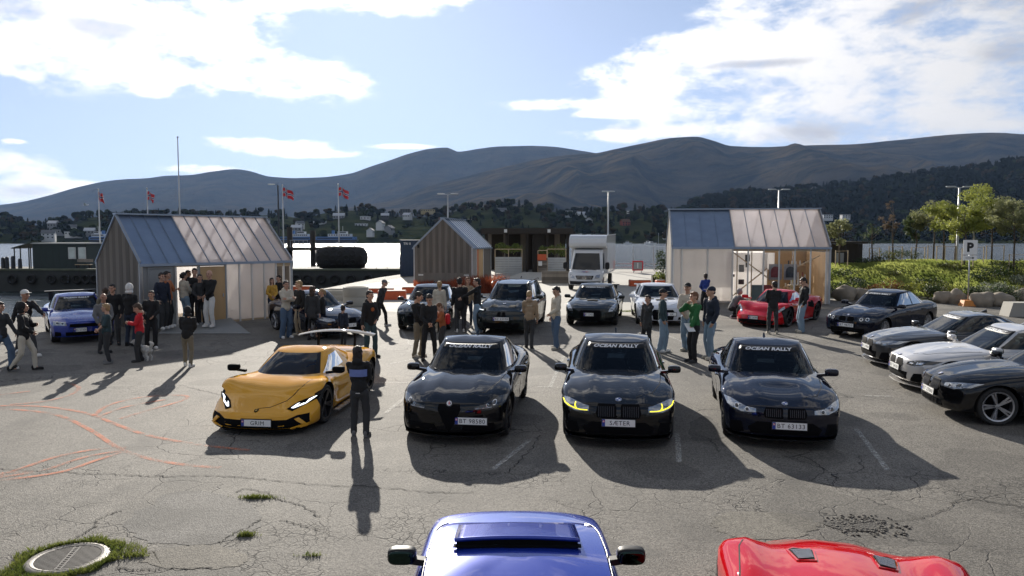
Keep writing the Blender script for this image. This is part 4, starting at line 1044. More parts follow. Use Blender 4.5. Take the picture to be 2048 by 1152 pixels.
    # moss tint along cracks, oil stains
    oil = mr(noise(.7, 4).outputs[0], .57, .70, 0, .6); om = N('ShaderNodeMix', data_type='RGBA'); L(oil, om.inputs[0]); L(cm.outputs[2], om.inputs[6]); om.inputs[7].default_value = (.07, .066, .06, 1)
    L(om.outputs[2], b.inputs['Base Color']); b.inputs['Roughness'].default_value = .82; b.inputs['Specular IOR Level'].default_value = .35
    h = math_('ADD', math_('MULTIPLY', fine, .006), math_('MULTIPLY', agg.outputs['Distance'], .005)); h = math_('ADD', h, math_('MULTIPLY', mid, .010)); h = math_('SUBTRACT', h, math_('MULTIPLY', crk, .012))
    bp = N('ShaderNodeBump'); bp.inputs['Strength'].default_value = .8; bp.inputs['Distance'].default_value = 1.0; L(h, bp.inputs['Height']); L(bp.outputs[0], b.inputs['Normal'])
    return m
M_asph = asphalt()
# the lot: outline in metres, the left edge drops to a basin of water
def sheet(name, poly, mt, dz=0.0, thick=None, kind='structure', label=None, sub=1.5):
    bm = bmesh.new(); bm.faces.new([bm.verts.new((x, y, 0)) for x, y in poly])
    xs = [p[0] for p in poly]; ys = [p[1] for p in poly]
    for v in bm.verts: v.co.z = gz(v.co.y)+dz
    if thick:
        r_ = bmesh.ops.extrude_face_region(bm, geom=bm.faces[:]); vs = [e for e in r_['geom'] if isinstance(e, bmesh.types.BMVert)]
        for v in vs: v.co.z -= thick
        bmesh.ops.recalc_face_normals(bm, faces=bm.faces)
    me = bpy.data.meshes.new(name); bm.to_mesh(me); bm.free(); o = link(name, me, [mt]); tag(o, kind=kind, label=label); return o
LOT = [(-40, -14), (40, -14), (70, 20), (62, 64), (-6.2, 62), (-9.2, 52), (-12.0, 35.0), (-13.2, 30.6), (-22, 28.5), (-40, 26)]
sheet('parking_lot', LOT, M_asph, 0, thick=6.0)
M_conc = mat('concrete_slab', (.34, .325, .29), rough=.85, var=.12, vscale=1.2, bump=.3, bscale=30)
M_concd = mat('quay_concrete', (.055, .058, .055), rough=.9, var=.35, vscale=.8, bump=.6, bscale=6)
sheet('concrete_pavement', [(-5.8, 31.2), (0.9, 29.6), (6.2, 29.9), (8.0, 35.4), (30, 37), (30, 62), (-4.5, 61), (-8.0, 50), (-11, 36.5), (-10.2, 32.5)], M_conc, .004)
# painted bay lines
M_line = mat('worn_line_paint', (.55, .54, .50), rough=.8, var=.5, vscale=9)
def wornline(m):
    n = m.node_tree; b = n.nodes['Principled BSDF']; t = n.nodes.new('ShaderNodeTexNoise'); t.inputs['Scale'].default_value = 34; t.inputs['Detail'].default_value = 8; t.inputs['Roughness'].default_value = .75
    g = n.nodes.new('ShaderNodeTexCoord'); n.links.new(g.outputs['Object'], t.inputs['Vector'])
    r = n.nodes.new('ShaderNodeMapRange'); r.inputs[1].default_value = .42; r.inputs[2].default_value = .60; r.inputs[4].default_value = .75; n.links.new(t.outputs[0], r.inputs[0]); n.links.new(r.outputs[0], b.inputs['Alpha'])
wornline(M_line)
def ribbon(pts, wd, dz):
    pts = [Vector((p[0], p[1])) for p in pts]; V = []; Fc = []
    for i, p in enumerate(pts):
        d = (pts[min(i+1, len(pts)-1)]-pts[max(i-1, 0)]).normalized(); nn = Vector((-d.y, d.x)); k = wd[i] if isinstance(wd, list) else wd
        for sg in (1, -1): q = p+nn*sg*k/2; V.append((q.x, q.y, gz(q.y)+dz))
    for i in range(len(pts)-1): Fc.append((2*i, 2*i+1, 2*i+3, 2*i+2))
    return V, Fc
def gp(x, y): v = G(x, y); return (v.x, v.y)
for a, c in (((772, 826), (852, 762)), ((750, 765), (835, 766)), ((1100, 775), (1128, 712)), ((1075, 774), (1120, 775)), ((780, 728), (836, 717)), ((1712, 858), (1775, 940)), ((1355, 868), (1358, 925)), ((1730, 792), (1782, 793)),
             ((985, 940), (1060, 880)), ((1150, 705), (1172, 670)), ((1380, 690), (1260, 640)), ((1255, 585), (1110, 540)), ((820, 690), (800, 655)), ((1275, 652), (1283, 628))):
    mb = MB(); mb.add(*ribbon([gp(*a), gp(*c)], .085, .006)); tag(mb.build('bay_line', [M_line]), kind='structure')
# orange sprayed survey lines
M_spray = mat('orange_spray', (.66, .20, .09), rough=.85, var=.3, vscale=20)
def spray(m):
    n = m.node_tree; b = n.nodes['Principled BSDF']; t = n.nodes.new('ShaderNodeTexNoise'); t.inputs['Scale'].default_value = 60; t.inputs['Detail'].default_value = 5; g = n.nodes.new('ShaderNodeTexCoord'); n.links.new(g.outputs['Object'], t.inputs['Vector'])
    t2 = n.nodes.new('ShaderNodeTexNoise'); t2.inputs['Scale'].default_value = 3.0; n.links.new(g.outputs['Object'], t2.inputs['Vector'])
    ad = n.nodes.new('ShaderNodeMath'); ad.operation = 'ADD'; n.links.new(t.outputs[0], ad.inputs[0]); n.links.new(t2.outputs[0], ad.inputs[1])
    r = n.nodes.new('ShaderNodeMapRange'); r.inputs[1].default_value = .88; r.inputs[2].default_value = 1.16; r.inputs[4].default_value = .62; n.links.new(ad.outputs[0], r.inputs[0]); n.links.new(r.outputs[0], b.inputs['Alpha'])
spray(M_spray)
def smooth(pts, n=8):
    P = [Vector(p) for p in pts]; out = []
    for i in range(len(P)-1):
        p0 = P[max(i-1, 0)]; p1 = P[i]; p2 = P[i+1]; p3 = P[min(i+2, len(P)-1)]
        for k in range(n):
            t = k/n; out.append(.5*((2*p1)+(-p0+p2)*t+(2*p0-5*p1+4*p2-p3)*t*t+(-p0+3*p1-3*p2+p3)*t**3))
    out.append(P[-1]); return out
SP = [[(0, 818), (60, 822), (120, 832), (180, 860), (240, 898), (300, 918), (370, 930), (440, 936)], [(0, 812), (80, 813), (150, 822), (190, 832), (240, 852), (300, 872), (400, 890), (500, 901)],
      [(188, 832), (215, 812), (270, 797), (340, 791), (374, 793), (360, 803), (300, 820), (240, 838)], [(252, 896), (180, 901), (110, 915), (50, 935), (0, 952)], [(248, 901), (170, 915), (90, 940), (0, 955)],
      [(252, 902), (190, 922), (120, 945), (0, 962)], [(20, 810), (90, 803), (140, 790), (158, 776), (140, 768)], [(0, 790), (60, 783)], [(195, 835), (250, 815), (330, 800)], [(0, 948), (40, 945), (80, 943)]]
for k, l in enumerate(SP):
    mb = MB(); mb.add(*ribbon(smooth([gp(*p) for p in l]), .088, .006+.0005*k)); tag(mb.build('orange_marking', [M_spray]), kind='structure')
# big cracks as dark fissures
M_crack = mat('crack_dark', (.012, .011, .010), rough=1, var=.2)
CRK = [[(0, 938), (120, 945), (240, 950), (330, 953), (430, 952), (520, 958), (640, 970), (760, 975), (860, 985), (950, 985)], [(1700, 1040), (1780, 1042), (1850, 1034), (1900, 1015), (1910, 1004), (1950, 1000), (2000, 1008), (2048, 1014)],
       [(230, 1136), (270, 1140), (330, 1139), (420, 1135)], [(150, 1075), (190, 1055), (195, 1040), (240, 1022)], [(360, 770), (400, 780), (440, 790)], [(470, 985), (490, 978), (530, 985), (560, 1000), (600, 1010), (640, 1035)],
       [(440, 1085), (480, 1062), (520, 1040)], [(560, 1040), (640, 1060)], [(600, 1112), (640, 1114)], [(780, 815), (830, 812), (900, 820)], [(1010, 950), (1060, 900), (1080, 870)], [(1390, 870), (1420, 880), (1440, 905)], [(1560, 900), (1620, 920), (1680, 960)]]
mb = MB(); rnd = random.Random(3)
for l in CRK:
    pts = smooth([gp(*p) for p in l], 14); q = []
    for p in pts: q.append(Vector((p.x+rnd.uniform(-.03, .03), p.y+rnd.uniform(-.03, .03))))
    mb.add(*ribbon(q, [rnd.uniform(.004, .022) for _ in q], .008))
tag(mb.build('pavement_cracks', [M_crack]), kind='stuff', label='dark cracks running across the worn asphalt')
# pothole with loose broken pieces
mb = MB(); c0 = G(1708, 1052)
pts = [(c0.x+.32*math.cos(a)*(1+.2*math.sin(3*a)), c0.y+.20*math.sin(a)*(1+.25*math.cos(2*a))) for a in np.linspace(0, 2*math.pi, 22)[:-1]]
mb.add([(x, y, gz(y)+.007) for x, y in pts], [tuple(range(len(pts)))])
tag(mb.build('pothole', [mat('pothole_bed', (.06, .056, .05), rough=1, var=.5, vscale=30, bump=1, bscale=40)]), kind='structure')
mb = MB()
for i in range(230):
    a = rnd.uniform(0, 6.28); rr = rnd.uniform(.3, 1.25); x = c0.x+.42*rr*math.cos(a)+.15; y = c0.y+.28*rr*math.sin(a); r_ = rnd.uniform(.005, .021)
    mb.ell((x, y, gz(y)+.008), (r_*1.3, r_, r_*.5), 6, 4, M=Matrix.Rotation(rnd.uniform(0, 3), 3, 'Z'))
tag(mb.build('loose_gravel', [M_asph]), kind='stuff', label='loose broken asphalt pieces in the pothole')
# smoother repair patches in the worn asphalt
def patch_mat(nm, c, sc=60): return asphalt(nm, tuple(v*.62 for v in c), tuple(v*1.25 for v in c), .12)
for nm_, pts_, c_ in (('asphalt_patch', [(300, 1012), (345, 985), (430, 985), (500, 1010), (520, 1048), (470, 1075), (390, 1090), (300, 1085), (255, 1060), (262, 1030)], (.118, .112, .103)),
                      ('asphalt_patch', [(330, 1098), (400, 1090), (470, 1100), (490, 1125), (440, 1137), (350, 1137), (285, 1125), (300, 1105)], (.155, .140, .115)),
                      ('asphalt_patch', [(1440, 1030), (1500, 1022), (1590, 1030), (1640, 1050), (1600, 1072), (1500, 1078), (1440, 1065), (1425, 1045)], (.150, .138, .115)),
                      ('asphalt_patch', [(1385, 845), (1410, 832), (1425, 838), (1450, 870), (1420, 882), (1380, 878)], (.10, .095, .085))):
    q_ = smooth([gp(*p) for p in pts_+pts_[:1]], 6)[:-1]; q_ = [Vector((p.x+rnd.uniform(-.05, .05), p.y+rnd.uniform(-.04, .04))) for p in q_]
    me_ = MB().add([(p.x, p.y, gz(p.y)+.0032) for p in q_], [tuple(range(len(q_)))]); tag(me_.build(nm_, [patch_mat('patch_%d' % int(c_[0]*1000), c_)], fix=True), kind='structure')
# ---- drain cover -------------------------------------------------------------------------
dc = G(136, 1119); dr = .40
M_iron = mat('cast_iron', (.16, .15, .14), rough=.6, metal=.55, var=.2, vscale=12, bump=.2)
M_irond = mat('grate_iron', (.075, .070, .066), rough=.65, metal=.3, var=.25, vscale=12)
t = thing('drain_cover', (dc.x, dc.y, gz(dc.y)+.012), R(12), 'round cast metal drain cover ringed by grass in the asphalt', 'drain cover')
fr = MB(); fr.lathe([(.315, -.04), (.315, .012), (.335, .018), (.375, .018), (.40, .004), (.40, -.05)], 56); fr.lathe([(.342, .0185), (.346, .022), (.352, .0185)], 56); fr.build('frame', [M_iron], t, smooth=True, angle=35, fix=True)
bs = MB(); bs.lathe([(.001, -.038), (.32, -.038)], 32); bs.build('pit', [M_intake], t)
for k in range(19):
    y = -.285+.570*k/18; half = math.sqrt(max(0, .312**2-y*y))
    for a0, a1 in ((-half, -.03), (.03, half)):
        MB().box(((a0+a1)/2, y, .002), (a1-a0, .014, .016)).build('grate_bar', [M_irond], t)
cbm = MB()
for a in (-.028, .028): cbm.box((a, 0, .003), (.02, .60, .014))
for k in range(12): cbm.box((.0, -.27+.54*k/11, .004), (.05, .02, .014))
cbm.build('cross_rib', [M_irond], t)
# grass tufts -------------------------------------------------------------------------------
def blades(mb, pts, h0, h1, wd, rnd, lean=.5):
    for x, y, z in pts:
        a = rnd.uniform(0, 6.28); h = rnd.uniform(h0, h1); l = rnd.uniform(.1, lean)*h; b_ = rnd.uniform(0, 6.28)
        dx, dy = math.cos(a)*wd, math.sin(a)*wd; ex, ey = math.cos(b_)*l, math.sin(b_)*l
        o = len(mb.v); mb.v += [(x-dx, y-dy, z), (x+dx, y+dy, z), (x+dx*.7+ex*.4, y+dy*.7+ey*.4, z+h*.6), (x+ex, y+ey, z+h)]; mb.f += [(o, o+1, o+2), (o, o+2, o+3)]; mb.m += [0, 0]
def leafmat(name, c1, c2, trans=.35, vs=1.5):
    m = bpy.data.materials.new(name); m.use_nodes = True; n = m.node_tree; b = n.nodes['Principled BSDF']; b.inputs['Roughness'].default_value = .6; b.inputs['Specular IOR Level'].default_value = .3
    g = n.nodes.new('ShaderNodeTexCoord'); t = n.nodes.new('ShaderNodeTexNoise'); t.inputs['Scale'].default_value = vs; t.inputs['Detail'].default_value = 5; n.links.new(g.outputs['Object'], t.inputs['Vector'])
    r = n.nodes.new('ShaderNodeMapRange'); r.inputs[1].default_value = .34; r.inputs[2].default_value = .66; n.links.new(t.outputs[0], r.inputs[0])
    mx = n.nodes.new('ShaderNodeMix'); mx.data_type = 'RGBA'; mx.inputs[6].default_value = (*c1, 1); mx.inputs[7].default_value = (*c2, 1); n.links.new(r.outputs[0], mx.inputs[0]); n.links.new(mx.outputs[2], b.inputs['Base Color'])
    tr = n.nodes.new('ShaderNodeBsdfTranslucent'); ms = n.nodes.new('ShaderNodeMixShader'); ms.inputs[0].default_value = trans; n.links.new(mx.outputs[2], tr.inputs[0])
    n.links.new(b.outputs[0], ms.inputs[1]); n.links.new(tr.outputs[0], ms.inputs[2]); n.links.new(ms.outputs[0], n.nodes['Material Output'].inputs[0]); return m
M_grass = leafmat('grass_blades', (.07, .10, .02), (.19, .21, .05), .45, 3.0)
M_grassl = leafmat('grass_long', (.13, .17, .035), (.36, .39, .11), .5, .7)
rnd = random.Random(5); mb = MB(); pts = []
for i in range(3800):
    a = rnd.uniform(0, 6.28); ro = .50+.06*math.sin(2*a+.6)+.05*math.sin(5*a)+.04*math.sin(9*a); ro += (.10 if abs(((a-.35+3.14) % 6.28)-3.14) < .35 else 0); r_ = rnd.uniform(.40, max(.44, ro*1.06)); x = dc.x+r_*math.cos(a)*1.02; y = dc.y+r_*math.sin(a); pts.append((x, y, gz(y)))
blades(mb, pts, .02, .07, .0035, rnd, .9)
tag(mb.build('grass_ring', [M_grass]), kind='stuff', label='green grass growing round the drain cover')
for (px, py, rx, ry, n_) in ((515, 996, .22, .05, 480), (493, 1071, .10, .05, 320), (622, 1112, .12, .02, 60), (1262, 623, .9, .35, 1200), (262, 1112, .22, .04, 160)):
    g = G(px, py); mb = MB(); pts = [(g.x+rnd.gauss(0, rx*.5), g.y+rnd.gauss(0, ry*.5), gz(g.y)) for _ in range(n_)]; blades(mb, pts, .02, .06, .004, rnd, .8)
    tag(mb.build('grass_tuft', [M_grass]), kind='stuff', label='small tuft of grass in a crack of the asphalt')
# ================================================================== WATER, HILLS, FAR SHORE
def water_mat():
    m = bpy.data.materials.new('fjord_water'); m.use_nodes = True; n = m.node_tree; L = n.links.new; b = n.nodes['Principled BSDF']
    b.inputs['Base Color'].default_value = (.018, .032, .036, 1); b.inputs['Roughness'].default_value = .16; b.inputs['IOR'].default_value = 1.33
    g = n.nodes.new('ShaderNodeTexCoord')
    def nz(sx, sy, sc, det):
        mp = n.nodes.new('ShaderNodeMapping'); mp.inputs['Scale'].default_value = (sx, sy, 1); mp.inputs['Rotation'].default_value = (0, 0, .25); L(g.outputs['Object'], mp.inputs[0])
        t = n.nodes.new('ShaderNodeTexNoise'); t.inputs['Scale'].default_value = sc; t.inputs['Detail'].default_value = det; t.inputs['Roughness'].default_value = .6; L(mp.outputs[0], t.inputs['Vector']); return t.outputs[0]
    a = nz(.45, 1, .9, 6); c = nz(.5, 1, .16, 3)
    ad = n.nodes.new('ShaderNodeMath'); ad.operation = 'MULTIPLY_ADD'; L(c, ad.inputs[0]); ad.inputs[1].default_value = 2.2; L(a, ad.inputs[2])
    bp = n.nodes.new('ShaderNodeBump'); bp.inputs['Strength'].default_value = 1; bp.inputs['Distance'].default_value = .38; L(ad.outputs[0], bp.inputs['Height']); L(bp.outputs[0], b.inputs['Normal'])
    # small foam crests
    r = n.nodes.new('ShaderNodeMapRange'); r.inputs[1].default_value = .66; r.inputs[2].default_value = .72; L(a, r.inputs[0])
    mx = n.nodes.new('ShaderNodeMix'); mx.data_type = 'RGBA'; mx.inputs[6].default_value = (.018, .032, .036, 1); mx.inputs[7].default_value = (.5, .52, .52, 1); L(r.outputs[0], mx.inputs[0]); L(mx.outputs[2], b.inputs['Base Color'])
    return m
WZ = -.65
mb = MB(); mb.add([(-9000, -150, WZ), (9000, -150, WZ), (9000, 7800, WZ), (-9000, 7800, WZ)], [(0, 1, 2, 3)]); tag(mb.build('water', [water_mat()]), kind='structure')

def hillmat(name, c1, c2, sc, bump=3.0, streak=None):
    m = bpy.data.materials.new(name); m.use_nodes = True; n = m.node_tree; L = n.links.new; b = n.nodes['Principled BSDF']; b.inputs['Roughness'].default_value = .95; b.inputs['Specular IOR Level'].default_value = 0
    g = n.nodes.new('ShaderNodeTexCoord'); t = n.nodes.new('ShaderNodeTexNoise'); t.inputs['Scale'].default_value = sc; t.inputs['Detail'].default_value = 9; t.inputs['Roughness'].default_value = .62
    mp = n.nodes.new('ShaderNodeMapping'); mp.inputs['Scale'].default_value = streak or (1, 1, 1); L(g.outputs['Object'], mp.inputs[0]); L(mp.outputs[0], t.inputs['Vector'])
    r = n.nodes.new('ShaderNodeMapRange'); r.inputs[1].default_value = .40; r.inputs[2].default_value = .62; L(t.outputs[0], r.inputs[0])
    mx = n.nodes.new('ShaderNodeMix'); mx.data_type = 'RGBA'; mx.inputs[6].default_value = (*c1, 1); mx.inputs[7].default_value = (*c2, 1); L(r.outputs[0], mx.inputs[0]); L(mx.outputs[2], b.inputs['Base Color'])
    bp = n.nodes.new('ShaderNodeBump'); bp.inputs['Strength'].default_value = .8; bp.inputs['Distance'].default_value = bump; L(t.outputs[0], bp.inputs['Height']); L(bp.outputs[0], b.inputs['Normal']); return m
TER = {}
def terrain(name, pts, Df, Dr, mt, p=1.25, rough=.06, x0=-900, x1=2950, nx=420, ny=46, seed=0, zb=WZ-3, gully=0.0, front=None):
    f = cur(pts); V = []; Y = []
    ys = [Df+(Dr-Df)*(j/(ny-14)) for j in range(ny-13)]+[Dr+(Dr-Df)*.05*(k+1)*(1+k*.25) for k in range(13)]
    def h(px, y):
        zr_ = Zat(f(px), Dr); t = (y-Df)/(Dr-Df); a = (px-1024)/F
        x = a*y
        n1 = mnoise.fractal(Vector((x*.0011*4000/Dr+seed, y*.0011*4000/Dr, seed)), 1.0, 2.0, 6)
        n2 = mnoise.ridged_multi_fractal(Vector((x*.0016*4000/Dr+seed, y*.0007*4000/Dr, seed*2)), 1.0, 2.0, 5, 1.0, 2.0) if gully else 0
        if t <= 1:
            base = zb+(zr_-zb)*(max(0, t)**p)
            return base+(zr_-zb)*(n1*rough+(n2-1.2)*gully)*math.sin(math.pi*min(1, max(0, t)))**.8 + (zr_-zb)*rough*.10*n1*t
        return zr_-(zr_-zb)*(.55*(t-1)**1.3)+(zr_-zb)*rough*.3*n1*(t-1)
    nyy = len(ys)
    for y in ys:
        for i in range(nx+1):
            px = x0+(x1-x0)*i/nx; V.append(((px-1024)/F*y, y, h(px, y)))
    Fc = [(j*(nx+1)+i, j*(nx+1)+i+1, (j+1)*(nx+1)+i+1, (j+1)*(nx+1)+i) for j in range(nyy-1) for i in range(nx)]
    me = bpy.data.meshes.new(name); me.from_pydata(V, [], Fc); me.polygons.foreach_set('use_smooth', [True]*len(Fc)); o = link(name, me, [mt]); tag(o, kind='structure'); TER[name] = h; return o
RG1 = [(-900,492),(-500,470),(-200,442),(0,410),(40,405),(100,392),(160,375),(225,362),(260,359),(300,357),(340,352),(380,351),(430,343),(476,338),(500,341),(545,353),(600,356),(640,355),(700,348),(740,335),(780,322),(820,308),(860,298),(895,295),(918,303),(960,297),(1010,293),(1060,293),(1110,295),(1150,300),(1230,312),(1400,330),(2950,400)]
RG2 = [(-900,520),(500,478),(600,440),(700,415),(790,400),(850,375),(920,356),(1000,335),(1070,320),(1130,311),(1185,308),(1230,298),(1290,285),(1340,276),(1390,274),(1420,281),(1460,293),(1530,295),(1580,292),(1640,290),(1700,289),(1780,282),(1850,274),(1920,268),(1980,266),(2048,271),(2200,285),(2950,330)]
M_hillb = hillmat('heath_far', (.009, .012, .013), (.034, .028, .019), .0045, 70); M_hilla = hillmat('heath_near', (.008, .011, .011), (.062, .046, .025), .0065, 60, (.6, 1.6, 1))
terrain('mountain_range', RG1, 3600, 6200, M_hillb, p=1.15, rough=.16, seed=3.1, gully=.14)
terrain('heath_mountain', RG2, 2300, 4200, M_hilla, p=1.10, rough=.17, seed=8.4, gully=.20)
RW = [(-900,520),(1200,480),(1300,450),(1345,430),(1370,416),(1400,404),(1450,394),(1490,386),(1530,388),(1560,384),(1600,380),(1700,370),(1760,361),(1850,350),(1950,336),(2048,321),(2200,300),(2950,250)]
M_wood = hillmat('wooded_ground', (.003, .005, .003), (.008, .010, .005), .03, 4)
terrain('wooded_hill', RW, 900, 1500, M_wood, p=1.05, rough=.10, seed=5.5, ny=36)
RS = [(-900,446),(-300,430),(0,438),(30,441),(80,452),(130,445),(200,434),(300,432),(420,434),(560,430),(600,436),(660,425),(720,421),(770,431),(830,436),(900,425),(940,418),(1000,412),(1060,414),(1110,424),(1150,426),(1250,421),(1340,424),(1400,430),(1500,440),(1700,458),(2048,468),(2950,470)]
M_shore = hillmat('shore_land', (.010, .016, .008), (.028, .033, .016), .03, 3)
terrain('far_shore', RS, 690, 980, M_shore, p=.9, rough=.10, seed=1.7, ny=36, nx=300, zb=WZ-1.5)
# ---- far woods -----------------------------------------------------------------------------
M_t1 = mat('far_leaf_dark', (.0045, .008, .0045), rough=.9, var=.3, vscale=.05, spec=0); M_t2 = mat('far_leaf_green', (.016, .024, .009), rough=.9, var=.3, vscale=.05, spec=0); M_t3 = mat('far_leaf_autumn', (.030, .022, .010), rough=.9, var=.3, vscale=.05, spec=0)
def _blobs(rnd, kind):
    mb = MB()
    if kind == 0:      # conifer
        for k in range(3): mb.tube([(0, 0, .15+.25*k), (0, 0, .55+.23*k)], [.26-.06*k, .02], 6, cap=False)
    else:
        for k in range(4): mb.ell((rnd.uniform(-.2, .2), rnd.uniform(-.2, .2), rnd.uniform(.4, .75)), (rnd.uniform(.2, .32), rnd.uniform(.2, .32), rnd.uniform(.18, .3)), 6, 4)
    return mb
def forest(name, items, label):
    V = []; Fc = []; Mi = []; rnd = random.Random(11); P = [_blobs(rnd, 0), _blobs(rnd, 0)]+[_blobs(rnd, 1) for _ in range(5)]
    for x, y, z, h, c in items:
        q = rnd.choice(P[:2]) if c == 3 else rnd.choice(P[2:]); s = h; a = rnd.uniform(0, 6.3); ca, sa = math.cos(a)*s, math.sin(a)*s; o = len(V); w = rnd.uniform(.8, 1.5) if c != 3 else .9
        V += [(x+(vx*ca-vy*sa)*w, y+(vx*sa+vy*ca)*w, z-.5+vz*s) for vx, vy, vz in q.v]; Fc += [tuple(i+o for i in f_) for f_ in q.f]; Mi += [(0 if c == 3 else c)]*len(q.f)
    me = bpy.data.meshes.new(name); me.from_pydata(V, [], Fc); me.polygons.foreach_set('material_index', Mi)
    o = link(name, me, [M_t1, M_t2, M_t3]); tag(o, kind='stuff', label=label)
rnd = random.Random(21); it = []
for i in range(3000):
    px = rnd.uniform(-500, 2500); y = rnd.uniform(705, 985); a = (px-1024)/F; z = TER['far_shore'](px, y)
    dens = mnoise.noise(Vector((a*22, y*.012, 0)))
    if dens < -.12 and y < 930 and 100 < px < 1300: continue
    if 420 < px < 860 and y < 900 and rnd.random() < .75: continue
    it.append((a*y, y, z, rnd.uniform(5, 11) if y < 930 else rnd.uniform(6, 13), rnd.choice([0, 0, 1, 1, 3, 3, 2])))
forest('far_woodland', it, 'woods along the far shore behind the houses')
it = []
for i in range(4200):
    px = rnd.uniform(1250, 2500); y = rnd.uniform(905, 1530); z = TER['wooded_hill'](px, y); a = (px-1024)/F
    if Zat(479, y) > z+14: continue
    it.append((a*y, y, z, rnd.uniform(9, 17), rnd.choice([0, 0, 0, 1, 3, 3, 3, 2 if rnd.random() < .5 else 0])))
forest('hillside_wood', [(a, b, c, d, 0 if (e == 1 and i_ % 3) else e) for i_, (a, b, c, d, e) in enumerate(it)], 'dark woods covering the hill on the right')
# ---- houses on the far shore ------------------------------------------------------------------
M_hw = [mat('house_white', (.55, .56, .56), rough=.8, var=.08), mat('house_grey', (.22, .23, .24), rough=.8, var=.08), mat('house_red', (.25, .05, .03), rough=.8, var=.1), mat('house_dark', (.05, .05, .05), rough=.8, var=.1), mat('house_ochre', (.42, .34, .18), rough=.8, var=.1)]
M_hr = [mat('roof_slate', (.10, .105, .11), rough=.6, var=.1), mat('roof_tile_brown', (.12, .06, .04), rough=.8, var=.1), mat('roof_pale_metal', (.45, .46, .48), rough=.35, var=.05)]
M_hwin = mat('far_window', (.02, .025, .03), rough=.1, var=0)
def house(px, py, Y, w, d, h, col, roof, lab, rz=0, flat=False, floors=1):
    p = at(px, py, Y); t = thing('house', p, R(rz), lab, 'house', 'houses on the far shore')
    MB().box((0, 0, h/2-1.5), (w, d, h+3)).build('wall', [M_hw[col]], t)
    rr = MB()
    if flat: rr.box((0, 0, h+.15), (w+.6, d+.6, .3))
    else:
        rh = d*.36; rr.prism([(-d/2-.5, h-.25), (0, h+rh), (d/2+.5, h-.25), (d/2+.5, h), (0, h+rh+.3), (-d/2-.5, h)], -w/2-.5, w/2+.5, 'x')
        MB().prism([(-d/2+.05, h-.1), (d/2-.05, h-.1), (0, h+rh-.15)], -w/2+.02, w/2-.02, 'x').build('gable', [M_hw[col]], t)
    rf = rr.build('roof', [M_hr[roof]], t)
    if not flat: MB().box((w*.2, 0, h+d*.36+.4), (.7, .7, 1.2)).build('chimney', [M_hw[3]], rf)
    n = max(2, int(w/2.8))
    for fl in range(floors):
        for k in range(n):
            x = -w/2+w*(k+.5)/n; f = MB().box((x, -d/2-.03, h*(fl+.55)/floors), (1.3, .08, 1.3)).build('window', [M_hwin], t)
HS = [(98,478,715,11,8,5.5,0,0,'tall white house at the far left end of the far shore, by the water',20,False,2),(107,455,800,9,7,4.5,1,2,'grey house above the tall white one on the far shore',0,False,1),
 (122,466,760,14,8,3,1,2,'long low grey shed on the far shore left of the first flagpole',0,True,1),(145,461,800,8,7,3.6,0,0,'small white gabled house left of the first flagpole',30,False,1),(150,470,740,16,8,3,0,2,'long white boathouse row behind the dark hut',0,True,1),(180,468,745,9,7,3.4,1,2,'pale grey roofed boathouse just left of the first flagpole',15,False,1),
 (640,448,860,13,8,3,0,2,'white flat-roofed house halfway up left of the fourth flagpole',0,True,1),(678,438,900,13,8,4,1,2,'pale roofed hall on the hilltop by the fourth flagpole',5,False,1),(731,440,880,11,8,4,0,2,'white house with pale roof right of the fourth flagpole',0,True,1),
 (600,453,800,8,6,3.4,0,0,'small white house above the left ferry',40,False,1),(594,462,750,10,7,3.4,1,2,'grey roofed shed above the left ferry deck',0,False,1),
 (723,453,830,13,7,3,0,2,'bright low white house above the right ferry',0,True,1),(761,455,770,8,7,4.5,0,0,'white gabled house between ferry and container',80,False,2),(741,468,730,7,6,3.5,0,0,'small white gabled house by the water right of the ferry',85,False,1),(779,464,745,9,7,4,1,0,'grey gabled house near the shore above the blue container',75,False,1),
 (770,436,900,9,7,3,3,2,'dark chalet with pale eaves above the container',10,False,1),(811,426,930,12,8,4.5,3,0,'dark apartment house on the ridge left of the small cabin',0,True,2),(815,435,900,9,7,3,0,2,'white sloping roofed house under the ridge apartment house',-20,False,1),(856,424,940,17,9,3,4,0,'long ochre house on the ridge above the small cabin',0,True,1),
 (1005,430,900,14,9,5,0,0,'large white house alone on the wooded ridge right of the small cabin',10,False,2),(937,444,850,13,7,3,4,2,'cream house showing over the small cabin roof',0,True,1),
 (1135,430,900,12,8,5,0,0,'white block house above the box van',0,True,2),(1162,433,900,11,7,3,0,2,'white house with lean roof right of the block house above the van',25,False,1),(1178,446,830,8,6,3.5,0,0,'small white gabled house above the van roof',70,False,1),
 (1250,452,800,9,7,4.5,2,1,'dark red house with white trim right of the tall lamp post',15,False,2),(1256,430,900,2.4,2.4,5,0,0,'slim white tower house on the ridge right of the lamp post',0,False,1),(1335,478,720,8,7,6,0,2,'pale grey boathouse beside the left edge of the glass kiosk',0,True,2),
 (1654,437,960,12,8,4.5,0,2,'left one of two white houses under the dark wood',0,True,2),(1690,436,960,10,8,4,0,2,'right one of two white houses under the dark wood',0,True,2),(885,447,850,8,7,4,3,1,'brown house just left of the small cabin peak',20,False,1),(530,449,820,9,7,4,0,0,'white house above the left kiosk ridge end',0,False,1)]
for h_ in HS: house(*h_)
